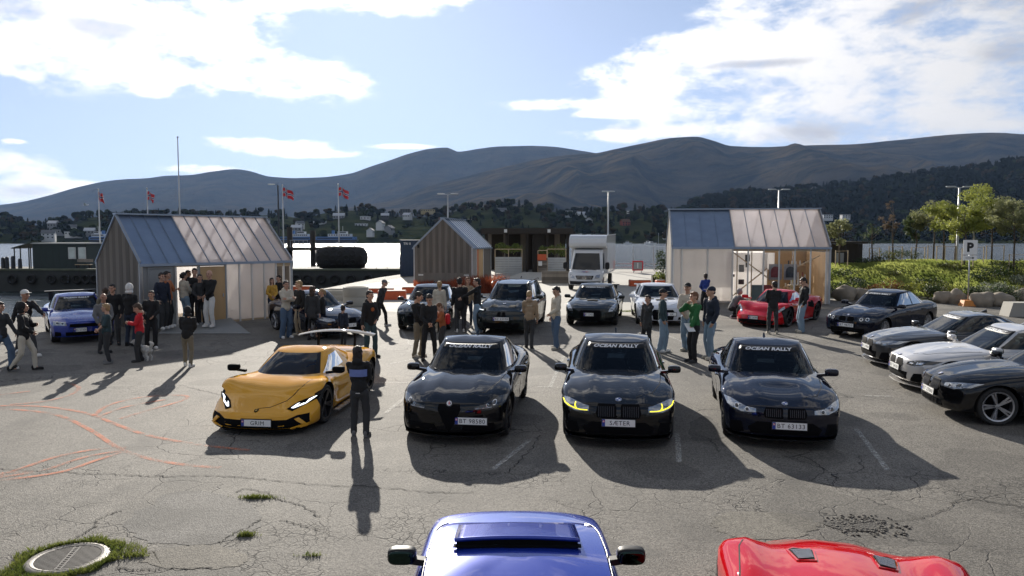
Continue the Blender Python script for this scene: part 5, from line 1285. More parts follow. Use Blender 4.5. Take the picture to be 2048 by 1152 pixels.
# two car ferries and small boats -------------------------------------------------------------------
M_hull = mat('ferry_blue', (.06, .16, .38), rough=.5, var=.05); M_fw = mat('ferry_white', (.6, .62, .64), rough=.5, var=.05); M_hd = mat('hull_dark', (.03, .035, .045), rough=.6, var=.1)
def ferry(px, Y, L_, lab, mirror=1):
    p = at(px, 487, Y); t = thing('ferry', (p.x, Y, WZ), 0, lab, 'ferry')
    hp = [(-L_/2, 3.5), (-L_/2+3, 0), (L_/2-3, 0), (L_/2, 3.5)]; MB().prism(hp, -5, 5, 'y', mi=0).build('hull', [M_hd], t)
    MB().box((0, 0, 4.9), (L_*.92, 9.6, 2.8)).build('car_deck', [M_hull], t)
    MB().box((0, -5.02, 4.9), (L_*.80, .1, .9)).build('deck_opening', [M_hwin], t)
    MB().box((mirror*L_*.10, 0, 7.6), (L_*.52, 8.4, 2.5)).build('saloon', [M_fw], t)
    for k in range(9): MB().box((mirror*L_*.10-L_*.22+k*L_*.055, -4.25, 7.8), (1.2, .1, 1.0)).build('window', [M_hwin], t)
    MB().box((mirror*L_*.16, 0, 10.0), (L_*.2, 7, 2.3)).build('bridge', [M_fw], t)
    MB().box((mirror*L_*.16, -3.55, 10.3), (L_*.18, .1, .9)).build('bridge_window', [M_hwin], t)
    MB().box((mirror*-L_*.06, 0, 10.2), (2.2, 2.4, 3.6)).build('funnel', [M_hull], t)
    MB().tube([(mirror*L_*.16, 0, 11), (mirror*L_*.16, 0, 16)], .18, 6).build('mast', [M_fw], t)
ferry(592, 700, 34, 'blue and white ferry at the far quay left of the mooring posts', 1); ferry(672, 690, 40, 'white and blue ferry moored behind the flagpole with concrete foot', 1); ferry(205, 705, 22, 'blue hulled ferry at the far quay behind the first flagpole', -1)
def boat(px, py, Y, lab):
    p = at(px, py, Y); t = thing('motor_boat', (p.x, Y, WZ), R(rnd.uniform(-20, 20)), lab, 'boat', 'small boats off the far shore')
    MB().prism([(-3, 1.3), (-2.6, -.1), (2.3, -.1), (3.6, 1.5)], -1.2, 1.2, 'y').build('hull', [M_fw], t)
    c = MB().box((-.2, 0, 2.0), (2.6, 1.9, 1.3), taper=.8).build('wheelhouse', [M_fw], t); MB().box((-.2, -.93, 2.1), (2.0, .06, .6)).build('window', [M_hwin], c)
boat(1255, 481, 560, 'white motor boat moored off the far shore right of the lamp post'); boat(1296, 481, 600, 'small white boat between the two others off the far shore'); boat(1303, 482, 520, 'white boat closest to the glass kiosk off the far shore')
t = thing('sailing_boat', (at(1317, 485, 480).x, 480, WZ), 0, 'small sailing boat with bare mast left of the glass kiosk roof', 'boat'); MB().prism([(-3, .9), (-2.6, -.1), (2.3, -.1), (3.4, 1)], -1, 1, 'y').build('hull', [M_fw], t); MB().tube([(0, 0, .8), (0, 0, 8)], .09, 5).build('mast', [M_fw], t)
# gull
t = thing('gull', at(171, 410, 90), R(20), 'white gull gliding in front of the mountain above the dark hut', 'bird')
MB().ell((0, 0, 0), (.28, .07, .07), 8, 6).ell((.27, 0, .03), (.07, .05, .05), 8, 6).build('body', [M_fw], t, smooth=True)
for sg in (1, -1): MB().add([(.12, sg*.04, .03), (.0, sg*.35, .22), (-.12, sg*.72, .16), (-.16, sg*.70, .15), (-.16, sg*.32, .18), (-.1, sg*.04, .02), (.1, sg*.04, .0), (0, sg*.35, .19)], [(0, 1, 4, 5), (1, 2, 3, 4), (0, 6, 7, 1)]).build('wing', [M_fw], t)
# ---- haze: one closed box of even air -----------------------------------------------------------
hm = bpy.data.materials.new('haze_air'); hm.use_nodes = True; n = hm.node_tree; n.nodes.clear(); o_ = n.nodes.new('ShaderNodeOutputMaterial'); v_ = n.nodes.new('ShaderNodeVolumePrincipled')
v_.inputs['Color'].default_value = (.40, .60, 1.0, 1); v_.inputs['Density'].default_value = 0.26e-4; v_.inputs['Anisotropy'].default_value = 0.2; n.links.new(v_.outputs[0], o_.inputs['Volume'])
mb = MB(); mb.box((0, 3825, 443), (18400, 8350, 900)); tag(mb.build('haze', [hm]), kind='stuff', label='pale blue haze over the fjord')
# ================================================================== KIOSKS AND QUAY
M_board = [mat('grey_board_%s' % k, (c*1.08, c*.95, c*.80), rough=.85, var=.25, vscale=5, stretch=(1, 1, .12), bump=.3, bscale=20) for k, c in (('a', .17), ('b', .115), ('c', .23))]
M_metal = mat('roof_steel_blue', (.27, .33, .42), rough=.36, metal=.6, var=.12, vscale=2); M_steel = mat('galvanised_steel', (.42, .43, .44), rough=.4, metal=.6, var=.15)
M_ply = mat('plywood', (.48, .31, .15), rough=.6, var=.15, vscale=3, stretch=(1, 1, .2)); M_gpanel = mat('grey_panel', (.27, .28, .28), rough=.6, var=.06, vscale=1.5); M_timber = mat('pale_timber', (.50, .38, .24), rough=.6, var=.2, vscale=8)
M_wpaint = mat('white_frame', (.62, .61, .58), rough=.5, var=.06)
def polycarb(name, col, tr=.6, clear=.0):
    m = bpy.data.materials.new(name); m.use_nodes = True; n = m.node_tree; L = n.links.new; b = n.nodes['Principled BSDF']; b.inputs['Roughness'].default_value = .35
    g = n.nodes.new('ShaderNodeTexCoord'); t_ = n.nodes.new('ShaderNodeTexNoise'); t_.inputs['Scale'].default_value = .9; t_.inputs['Detail'].default_value = 3; L(g.outputs['Object'], t_.inputs['Vector'])
    mx = n.nodes.new('ShaderNodeMix'); mx.data_type = 'RGBA'; mx.inputs[6].default_value = (*[c*.8 for c in col], 1); mx.inputs[7].default_value = (*[min(1, c*1.12) for c in col], 1); L(t_.outputs[0], mx.inputs[0]); L(mx.outputs[2], b.inputs['Base Color'])
    tl = n.nodes.new('ShaderNodeBsdfTranslucent'); L(mx.outputs[2], tl.inputs[0]); ms = n.nodes.new('ShaderNodeMixShader'); ms.inputs[0].default_value = tr; L(b.outputs[0], ms.inputs[1]); L(tl.outputs[0], ms.inputs[2])
    out = ms
    if clear:
        tp = n.nodes.new('ShaderNodeBsdfTransparent'); m2 = n.nodes.new('ShaderNodeMixShader'); m2.inputs[0].default_value = clear; L(ms.outputs[0], m2.inputs[1]); L(tp.outputs[0], m2.inputs[2]); out = m2
    L(out.outputs[0], n.nodes['Material Output'].inputs[0]); return m
M_poly = polycarb('polycarbonate_panel', (.86, .83, .85), .68, .36); M_polyw = polycarb('polycarbonate_wall', (.82, .79, .77), .64, .24)
def clearglass():
    m = bpy.data.materials.new('clear_glazing'); m.use_nodes = True; n = m.node_tree; b = n.nodes['Principled BSDF']; b.inputs['Roughness'].default_value = .03; b.inputs['Base Color'].default_value = (.7, .75, .75, 1)
    tp = n.nodes.new('ShaderNodeBsdfTransparent'); gl = n.nodes.new('ShaderNodeBsdfGlossy'); gl.inputs['Roughness'].default_value = .03; fr = n.nodes.new('ShaderNodeFresnel'); fr.inputs[0].default_value = 1.35
    ms = n.nodes.new('ShaderNodeMixShader'); n.links.new(fr.outputs[0], ms.inputs[0]); n.links.new(tp.outputs[0], ms.inputs[1]); n.links.new(gl.outputs[0], ms.inputs[2]); n.links.new(ms.outputs[0], n.nodes['Material Output'].inputs[0]); return m
M_clear = clearglass(); M_haze_panel = polycarb('frosted_panel', (.88, .86, .84), .75, .5)
def cabin(loc, rz, L_, D, he, hr, lab, npan, nmetal, wallspec, gable_w=.30, back='poly', base=0, roofw=None, over=.06):
    """gable planes at x=0 and x=L, long wall on y=0"""
    t = thing('kiosk', loc, rz, lab, 'kiosk', 'gabled kiosks on the quay')
    MB().box((L_/2, D/2, .05), (L_, D, .10)).build('floor', [M_timber], t)
    # gables of upright boards
    for gx, gs in ((0, -1), (L_, 1)):
        n = int(round(D/gable_w)); w = D/n
        for k in range(n):
            y0 = k*w; y1 = y0+w-.008
            z0_ = he+(hr-he)*(1-abs(2*y0/D-1)); z1_ = he+(hr-he)*(1-abs(2*y1/D-1))
            pts = [(y0, base), (y1, base), (y1, z1_)]
            if y0 < D/2 < y1: pts.append((D/2, hr))
            pts.append((y0, z0_)); dx = random.uniform(0, .012)
            MB().prism(pts, gx+gs*.0-.02+gs*dx, gx+.02+gs*dx, 'x').build('board', [M_board[(k*7+k//2) % 3]], t)
        for y, z0_, z1_ in ((0, 0, he), (D, 0, he)): MB().box((gx+gs*.015, y, he/2), (.10, .07, he)).build('corner_post', [M_steel], t)
        for a, b_ in (((0, he), (D/2, hr)), ((D, he), (D/2, hr))):
            MB().bar((gx+gs*.03, a[0]+(-.03 if a[0] == 0 else .03), a[1]+.03), (gx+gs*.03, b_[0], b_[1]+.05), .05, .10).build('verge_trim', [M_steel], t)
    # roof panels, both slopes
    w = (L_+2*over)/npan
    for side in (0, 1):
        ya, yb = (-.10, D/2) if side == 0 else (D+.10, D/2)
        sl = (hr-he)/(D/2); za = he-.10*sl+.03; zb_ = hr+.03
        for k in range(npan):
            x0_ = -over+k*w; x1_ = x0_+w-.012; metal = k < nmetal
            q = [(x0_, ya, za), (x1_, ya, za), (x1_, yb, zb_), (x0_, yb, zb_)]; th = .03
            V = q+[(a, b_, c-th) for a, b_, c in q]
            MB().add(V, [(0, 1, 2, 3), (7, 6, 5, 4), (0, 4, 5, 1), (1, 5, 6, 2), (2, 6, 7, 3), (3, 7, 4, 0)]).build('roof_panel', [M_metal if metal else (M_poly if roofw is None else roofw)], t, fix=True)
            MB().bar((x0_, ya, za+.025), (x0_, yb, zb_+.025), .022, .05).build('roof_seam', [M_metal], t)
    MB().box((L_/2, D/2, hr+.06), (L_+2*over+.04, .30, .05)).build('ridge_cap', [M_metal], t)
    MB().box((L_/2, -.10, he-.06), (L_+2*over, .06, .09)).build('eaves_trim', [M_metal], t)
    MB().box((L_/2, D+.10, he-.06), (L_+2*over, .06, .09)).build('eaves_trim', [M_metal], t)
    # back wall
    if back:
        nb = 8
        for k in range(nb): MB().box((L_*(k+.5)/nb, D-.02, he/2), (L_/nb-.02, .03, he-.02)).build('back_panel', [M_polyw if back == 'poly' else M_board[k % 3]], t)
    # rafters and tie posts inside
    for k in range(0, npan+1, 2):
        x = k*L_/npan
        for s_ in (0, 1): MB().bar((min(L_-.05, x+.03), .02 if s_ == 0 else D-.04, he-.04), (min(L_-.05, x+.03), D/2, hr-.04), .045, .10).build('rafter', [M_timber], t)
    for sp_ in wallspec:
        kd, a, b_ = sp_[:3]
        if kd == 'post': MB().box((a, -.005, he/2), (.06, .08, he)).build('post', [sp_[3] if len(sp_) > 3 else M_wpaint], t)
        elif kd == 'panel': MB().box(((a+b_)/2, -.0, (sp_[4]+sp_[5])/2), (b_-a-.012, .03, sp_[5]-sp_[4]-.01)).build('wall_panel', [sp_[3]], t)
        elif kd == 'glass': MB().box(((a+b_)/2, .0, (sp_[3]+sp_[4])/2), (b_-a-.02, .01, sp_[4]-sp_[3])).build('window_pane', [M_clear], t)
        elif kd == 'door':
            d = MB().box(((a+b_)/2, -.045, sp_[4]/2+.06), (b_-a, .045, sp_[4])).build('door', [sp_[3]], t); MB().box((a+.09 if len(sp_) < 6 else b_-.09, -.085, 1.05), (.03, .05, .12)).build('handle', [M_steel], d)
            fz = MB(); fz.box((a-.03, -.03, sp_[4]/2+.06), (.05, .07, sp_[4]+.04)); fz.box((b_+.03, -.03, sp_[4]/2+.06), (.05, .07, sp_[4]+.04)); fz.box(((a+b_)/2, -.03, sp_[4]+.10), (b_-a+.1, .07, .05)); fz.build('door_frame', [M_gpanel], d)
        elif kd == 'beam': MB().box(((a+b_)/2, 0, sp_[3]), (b_-a, .07, sp_[4])).build('beam', [sp_[5]], t)
    return t
# left kiosk
LK = thing  # alias keeps names short below
he, hr = 2.27, 3.93
ws = [('panel', .05, 1.13, M_gpanel, .0, he), ('door', .25, .98, M_gpanel, 2.0), ('post', 1.16, 0), ('beam', 1.18, 1.96, he-.08, .14, M_timber), ('post', 1.97, 0), ('panel', 2.0, 2.98, M_polyw, 2.15, he), ('door', 2.02, 2.94, M_ply, 2.05, 1), ('post', 3.0, 0)]
for k in range(4): a = 3.03+k*.505; ws += [('panel', a, a+.49, M_polyw, .1, he), ('post', a+.495, 0)]
ws += [('beam', 5.05, 5.65, he-.12, .22, M_timber), ('post', 5.38, 0), ('glass', 5.05, 5.36, .1, he-.25)]
lk = cabin((-12.55, 25.35, gz(25.4)+.02), R(48), 5.70, 3.87, he, hr, 'weathered wooden kiosk on the left with a ramp and a mostly translucent roof', 12, 4, ws)
M_rampg = mat('ramp_grey', (.22, .225, .22), rough=.8, var=.08)
rp = thing('access_ramp', (0, 0, 0), 0, 'flat grey ramp in front of the open kiosk door', 'ramp')
A0, A1, B1, B0 = G(318, 668), G(500, 668), G(430, 640), G(342, 645)
q = [(A0.x, A0.y), (A1.x, A1.y), (B1.x+.35, B1.y+.2), (B0.x, B0.y)]
zz = [.03, .03, .20, .20]; V = [(x, y, gz(y)+z) for (x, y), z in zip(q, zz)]+[(x, y, gz(y)-.02) for x, y in q]
MB().add(V, [(0, 1, 2, 3), (0, 4, 5, 1), (1, 5, 6, 2), (2, 6, 7, 3), (3, 7, 4, 0)]).build('deck', [M_rampg], rp, fix=True)
MB().bar(V[0], V[1], .03, .03).build('edge_strip', [M_steel], rp)
# middle kiosk: gable of boards towards the camera
ws = [('panel', .05, .9, M_polyw, .05, 2.25), ('post', .92, 0), ('panel', .95, 1.5, mat('orange_panel', (.45, .13, .04), rough=.6), .05, 2.2), ('panel', 1.5, 2.6, M_ply, .05, 2.2), ('post', 2.6, 0), ('panel', 2.65, 4.55, M_board[1], .05, 2.25)]
mk = cabin((-2.37, 44.7, gz(45)), R(78), 4.6, 3.62, 2.27, 3.98, 'small wooden kiosk in the middle with its plank gable facing the lot', 9, 2, ws, gable_w=.19, back='b', roofw=mat('roof_steel_sky_sheen', (.82, .83, .85), rough=.35, metal=.15))  # pale steel, its colour whitened to stand in for sky reflection on the slope
MB().box((-.035, 1.81, .38), (.03, 3.6, .74)).build('plinth_board', [M_board[0]], mk)
for y in (.35, 3.2): MB().box((-.065, y, .62), (.03, .30, .09)).build('vent_grille', [M_wpaint], mk)
MB().box((-.06, 3.35, 2.35), (.08, .1, .18)).build('wall_lamp', [M_tint], mk)
# right kiosk with glazed bays
he, hr = 2.60, 4.35; L_ = 6.95
ws = [('post', .03, 0), ('panel', .06, .40, M_polyw, 0, he), ('post', .42, 0), ('panel', .45, 1.55, M_polyw, 0, he), ('post', 1.58, 0), ('panel', 1.6, 2.68, M_polyw, 0, he), ('post', 2.7, 0), ('beam', 2.7, L_, he-.10, .20, M_timber)]
for k in range(6): a = 2.72+k*.685; ws += [('glass', a, a+.65, .15, he-.2), ('post', a+.67, 0)]
ws += [('panel', 6.78, 6.94, M_polyw, 0, he)]
rk = cabin((X(1346, 34.9), 34.9, gz(34.9)), R(-8), L_, 4.1, he, hr, 'glass fronted kiosk on the right with shelves and posters inside', 10, 4, ws, back=None)
for a, b_ in (((2.75, .3, .3), (4.3, .3, 1.6)), ((2.75, .3, 2.35), (4.35, .3, 1.15)), ((4.4, .3, 1.0), (5.8, .3, .2)), ((5.1, .3, 1.4), (6.6, .3, 2.2)), ((5.0, .3, .4), (4.3, .3, 1.3)), ((2.95, .28, .2), (2.95, .28, 2.4)), ((3.6, .28, .2), (3.6, .28, 2.4))):
    MB().bar(a, b_, .04, .05).build('brace', [M_timber], rk)
for k in range(10):
    MB().box((L_*(k+.5)/10, 4.05, he/2), (L_/10-.03, .02, he-.1)).build('back_panel', [M_haze_panel if k < 7 else M_ply], rk)
MB().box((L_-.06, 2.0, 1.2), (.03, 3.8, 2.3)).build('inner_wall', [M_ply], rk)
M_p1 = mat('poster_grey', (.36, .33, .32), rough=.6, var=.2, vscale=6); M_p2 = mat('poster_red', (.30, .06, .06), rough=.6, var=.5, vscale=9); M_wh = mat('white_card', (.7, .7, .68), rough=.6, var=.04); M_dk = mat('dark_picture', (.05, .05, .055), rough=.6, var=.4, vscale=9)
M_curt = polycarb('white_curtain', (.93, .91, .90), .8, .0)
def card(nm, x, y, z, w, h, m): return MB().box((x, y, z), (w, .02, h)).build(nm, [m], rk)
MB().box((3.6, 1.6, 1.2), (1.9, .03, 2.2)).build('white_screen', [M_curt], rk); MB().box((4.6, 1.7, 1.9), (.6, .03, .8)).build('white_screen', [M_curt], rk)
for x, z, w, h, m in ((3.35, 1.55, .24, .35, M_gpanel), (3.62, 2.05, .22, .32, M_dk), (3.0, 1.2, .08, .12, M_dk), (3.35, .9, .26, .24, M_dk), (3.6, 1.75, .12, .3, M_dk)): card('picture', x, 1.55, z, w, h, m)
for x, m in ((4.62, M_p2), (5.28, M_dk)):
    p_ = card('poster', x, .06, 1.45, .58, .72, M_p1); pts = [(x-.20, 1.20), (x+.20, 1.20), (x+.20, 1.5)]+[(x+.20*math.cos(a), 1.5+.20*math.sin(a)) for a in np.linspace(0, math.pi, 9)][1:-1]+[(x-.20, 1.5)]
    MB().prism(pts, .035, .048, 'y').build('poster_arch', [m], p_)
for z in (.55, 1.1, 1.65): MB().box((6.2, 3.3, z), (1.0, .4, .03)).build('shelf', [M_ply], rk)
rnd = random.Random(9)
for k in range(16): MB().box((5.75+.06*k, 3.2+rnd.uniform(-.1, .1), [.55, 1.1, 1.65][k % 3]+.13), (.05, .08, rnd.uniform(.12, .24))).build('shelf_item', [rnd.choice([M_dk, M_wh, mat('teal_item', (.05, .2, .22)), M_p2])], rk)
tb = MB().box((5.9, 1.2, .78), (.9, .6, .04)).build('table', [M_timber], rk)
for a in (-.4, .4):
    for b_ in (-.25, .25): MB().box((5.9+a, 1.2+b_, .4), (.05, .05, .76)).build('table_leg', [M_timber], tb)
for k in range(5): MB().tube([(5.6+.15*k, 1.2, .8), (5.55+.16*k, 1.15, 1.2+.1*(k % 3))], [.05, .02], 6).build('cloth_bundle', [M_wh], rk)
MB().box((3.9, .45, .45), (.55, .03, .75)).build('board_sign', [mat('teal_board', (.16, .24, .24))], rk); MB().box((4.45, .9, .5), (.5, .3, .6)).build('red_crate', [M_p2], rk)
# ================================================================== QUAY
qz = 1.03
def deckbox(name, poly, z1, z0, mt, **k): 
    o = MB().prism(poly, z0, z1).build(name, [mt]); tag(o, **k); return o
deckbox('quay', [(-75, 60), (-7.6, 60.0), (-5.2, 61.2), (-5.2, 68), (-75, 69)], qz, -6, M_concd, kind='structure')
deckbox('quay_coping', [(-75, 59.9), (-7.7, 59.9), (-7.7, 60.5), (-75, 60.5)], qz+.14, qz+.004, mat('mossy_concrete', (.12, .13, .09), rough=.9, var=.3, vscale=2), kind='structure')
TYL = ['black tyre on the quay wall, %s' % q for q in ('leftmost of all', 'second from the left edge', 'below the left end of the green hut', 'below the middle of the green hut', 'left of the hut windows', 'below the hut windows', 'closest to the wooden kiosk gable', 'first right of the wooden kiosk', 'left of the cushion fender', 'below the left end of the cushion fender', 'left of the concrete foot of the flagpole', 'right of the concrete foot of the flagpole', 'below the right end of the cushion fender', 'nearest the blue container')]
for k in range(14):
    px = [20, 58, 98, 126, 150, 168, 186, 590, 612, 640, 668, 700, 735, 770][k]; x = X(px, 59.7)
    t = MB(); t.lathe([(.30+.12*math.cos(a), .12*math.sin(a)) for a in np.linspace(0, 6.283, 9)[:-1]], 18, axis='y', c=(x, 59.75, .35), closed=True)
    o = t.build('tyre_fender', [M_tyre], smooth=True, fix=True); tag(o, TYL[k], 'tyre', 'tyre fenders on the quay wall')
# dark green hut with canopy
M_hut = mat('hut_green', (.035, .05, .048), rough=.7, var=.15, vscale=3); hx0, hx1 = X(66, 62.5), X(170, 62.5)
ht = thing('quay_hut', ((hx0+hx1)/2, 64, qz), 0, 'dark green flat-roofed hut with two windows on the quay', 'hut'); hw = hx1-hx0
for k in range(8): MB().box((-hw/2+hw*(k+.5)/8, -1.5, 1.05), (hw/8-.01, .06, 2.1)).build('wall_panel', [M_hut], ht)
MB().box((0, 1.4, 1.05), (hw, .06, 2.1)).build('back_wall', [M_hut], ht)
for sg in (1, -1): MB().box((sg*(hw/2-.03), 0, 1.05), (.06, 2.8, 2.1)).build('side_wall', [M_hut], ht)
MB().box((0, -.05, 2.16), (hw+.3, 3.2, .10)).build('roof', [mat('pale_roof_felt', (.5, .5, .47), rough=.6)], ht)
for px in (142.5, 162.5):
    w_ = MB().box((X(px, 62.4)-(hx0+hx1)/2, -1.56, 1.35), (.62, .05, .98)).build('window', [M_wpaint], ht); MB().box((X(px, 62.4)-(hx0+hx1)/2, -1.595, 1.35), (.50, .02, .86)).build('pane', [mat('pane_painted_bright', (.6, .66, .62), rough=.1, var=.25, vscale=2)], w_)  # pale pane colour stands in for the bright water seen through the hut
cn = thing('canopy', (X(48, 62.5), 63.6, qz), 0, 'lean-to canopy frame on dark posts left of the green hut', 'canopy')
for x, h in ((-.85, 1.75), (-.35, 1.9), (.35, 1.9), (.72, 2.0)): MB().box((x, -1.1, h/2), (.07, .07, h)).build('post', [M_hut], cn); MB().box((x, 1.0, h/2), (.07, .07, h)).build('post', [M_hut], cn)
MB().bar((-1.0, 0, 1.75), (.80, 0, 2.25), 2.6, .07).build('roof', [M_hut], cn)
bn = thing('bench', (X(166, 61.6), 61.6, qz), 0, 'wooden bench beside the right end of the green hut', 'bench')
MB().box((0, 0, .42), (1.3, .35, .05)).build('seat', [M_timber], bn); MB().box((0, .2, .75), (1.3, .04, .25)).build('backrest', [M_board[2]], bn)
for sg in (1, -1): MB().box((sg*.5, 0, .2), (.08, .3, .4)).build('leg', [M_tint], bn)
for k, (px, h) in enumerate(((4, .9), (12, .95), (24, 1.0), (38, .8))):
    tag(MB().caps((X(px, 61.5), 61.5, qz), (X(px, 61.5), 61.5, qz+h), .16, .14).build('bollard', [M_hd], smooth=True), ['black quay bollard at the left picture edge', 'second black bollard from the left edge', 'tall black bollard left of the canopy', 'low black bollard under the canopy'][k], 'bollard', 'bollards on the quay')
# big black cushion fender lying on the quay
fx = X(682, 63); ft = thing('cushion_fender', (fx, 63.2, qz+.95), 0, 'huge black barrel shaped ship fender wrapped in tyres on the quay', 'fender')
pr = [(0.01, -2.15), (.45, -2.12), (.75, -1.95), (.92, -1.6), (.95, -1.2), (.95, 1.2), (.92, 1.6), (.75, 1.95), (.45, 2.12), (.01, 2.15)]
MB().lathe(pr, 28, axis='x').build('core', [M_tyre], ft, smooth=True, fix=True)
for i in range(7):
    for a in range(0, 360, 45):
        x = -1.65+.55*i; tt = MB(); tt.lathe([(.20+.07*math.cos(b_), .07*math.sin(b_)) for b_ in np.linspace(0, 6.283, 7)[:-1]], 12, closed=True)
        ob = tt.build('net_tyre', [M_tyre], ft, smooth=True, fix=True); r_ = .93 if abs(x) < 1.3 else .82; an = R(a+22*(i % 2)); ob.location = (x, r_*math.cos(an), r_*math.sin(an)); ob.rotation_euler = (an-math.pi/2+math.pi, 0, 0)
# mooring platform out in the water
mp_ = thing('mooring_platform', (X(602, 115), 115, WZ), 0, 'wooden mooring platform on tall dark piles out in the water', 'mooring')
M_pile = mat('tarred_pile', (.035, .028, .022), rough=.9, var=.3)
for x, h in ((-1.7, 6.0), (1.8, 5.5)): MB().tube([(x, 0, -3), (x, 0, h)], .42, 10).build('pile', [M_pile], mp_, smooth=True)
MB().box((.1, 0, 2.7), (6.0, 2.6, .45)).build('platform_deck', [M_pile], mp_)
for k in range(5): MB().tube([(-1.3+.65*k, -1.2, 2.8), (-1.3+.65*k, -1.2, 4.0)], .04, 5).build('railing_post', [M_steel], mp_)
MB().tube([(-1.4, -1.2, 4.0), (1.4, -1.2, 4.0)], .04, 5).build('handrail', [M_steel], mp_)
for x in (-2.6, 2.6): MB().tube([(x, 0, -3), (x*.95, 0, 2.6)], .22, 8).build('pile', [M_pile], mp_)
# navy shipping container
ct = thing('shipping_container', (X(823, 54), 54.5, gz(54)), R(6), 'narrow end of a dark blue container behind the small kiosk', 'container')
M_cont = mat('container_blue', (.02, .045, .09), rough=.5, var=.15)
MB().box((0, 0, 1.25), (1.7, 2.4, 2.5)).build('body', [M_cont], ct)
for k in range(8): MB().box((-.78+.225*k, -1.225, 1.25), (.09, .05, 2.3)).build('corrugation', [M_cont], ct)
MB().box((0, -.05, 2.52), (1.78, 2.5, .08)).build('top_rail', [M_cont], ct)
vs, fs, ar = text_mesh('TRI II', bold=.01); MB().add([(x*.16-.35, -1.26, 2.3+z*.16) for x, z in vs], fs).build('lettering', [M_letter], ct)
# flagpoles and flags
M_fr = mat('flag_red', (.55, .02, .03), rough=.7, var=.05); M_fwt = mat('flag_white', (.75, .75, .75), rough=.7, var=.03); M_fb = mat('flag_blue', (.01, .03, .16), rough=.7, var=.03)
def flag(root, z, wv, L1=1.55, H1=1.05, flip=1, seed=0):
    mb = MB(); nx, ny = 22, 16; V = []
    for j in range(ny+1):
        for i in range(nx+1):
            s = i/nx; x = flip*(s*L1*(.8+.1*math.sin(seed))); y = .18*s*math.sin(s*7+seed+j*.12); zz_ = (j/ny-.5)*H1-.30*s*s*wv+.05*math.sin(s*9+seed)
            V.append((x, y, z+zz_))
    Fc = []; Mi = []
    for j in range(ny):
        for i in range(nx):
            c = 0
            if i in (6, 9) or j in (6, 9): c = 1
            if i in (7, 8) or j in (7, 8): c = 2
            Fc.append((j*(nx+1)+i, j*(nx+1)+i+1, (j+1)*(nx+1)+i+1, (j+1)*(nx+1)+i)); Mi.append(c)
    mb.v = V; mb.f = Fc; mb.m = Mi; return mb.build('flag', [M_fr, M_fwt, M_fb], root, smooth=True)
M_pole = mat('pole_white', (.6, .6, .6), rough=.4, var=.05)
for px, py, fl, sc_, lab in ((200, 380, 1, .35, 'leftmost flagpole, its red flag hanging limp'), (297, 378, 1, .75, 'flagpole rising behind the left end of the wooden kiosk with a red flag'), (567, 372, 1, 1.0, 'flagpole with red flag beside the dark lamp post'), (678, 370, 1, 1.15, 'flagpole with red flag standing on a concrete foot on the quay')):
    Y = 65.5; zt = Zat(py, Y); t = thing('flagpole', (X(px, Y), Y, qz), 0, lab, 'flagpole', 'flagpoles on the quay'); h = zt-qz
    MB().tube([(0, 0, 0), (0, 0, h)], [.07, .035], 8).build('pole', [M_pole], t, smooth=True); MB().ell((0, 0, h+.06), .07, 8, 6).build('finial', [M_pole], t)
    f = flag(t, h-.55, .8+.5*sc_, L1=1.0*sc_+.1, H1=.72, seed=px*.1)
    if px > 600: MB().box((0, 0, .45), (1.25, .9, .9), taper=.35).build('concrete_foot', [M_conc], t)
t = thing('flagpole', (X(361, 46), 46, 0), 0, 'tallest bare white pole without a flag behind the wooden kiosk', 'flagpole', 'flagpoles on the quay'); h = Zat(276, 46)
t.location = (X(361, 60.8), 60.8, qz); h = Zat(276, 60.8)-qz; MB().tube([(0, 0, 0), (0, 0, h)], [.085, .04], 8).build('pole', [M_pole], t, smooth=True); MB().ell((0, 0, h+.06), .08, 8, 6).build('finial', [M_pole], t)
def lamp(px, py, Y, m, lab, arms=(1, -1), zb=None):
    zb = gz(Y) if zb is None else zb; t = thing('street_lamp', (X(px, Y), Y, zb), 0, lab, 'street lamp', 'lamp posts'); h = Zat(py, Y)-zb
    MB().tube([(0, 0, 0), (0, 0, 1.2), (0, 0, h)], [.09, .07, .05], 10).build('pole', [m], t, smooth=True)
    for a in arms: 
        MB().bar((0, 0, h-.02), (a*.30, 0, h+.03), .04, .04).build('arm', [m], t); MB().sell((a*.52, 0, h+.05), (.30, .12, .04)).build('lamp_head', [M_steel], t, smooth=True)
lamp(558, 370, 61.6, M_hd, 'dark lamp post on the quay beside the third flagpole', (-1,), qz); lamp(896, 389, 58, M_steel, 'thin lamp post behind the ridge of the small kiosk'); lamp(1216, 384, 58.5, M_steel, 'lamp post rising behind the white box van', (.4, -.4))
lamp(1556, 380, 56, M_steel, 'lamp post behind the glass fronted kiosk'); lamp(1915, 375, 46, M_steel, 'lamp post among the young trees on the grass bank')
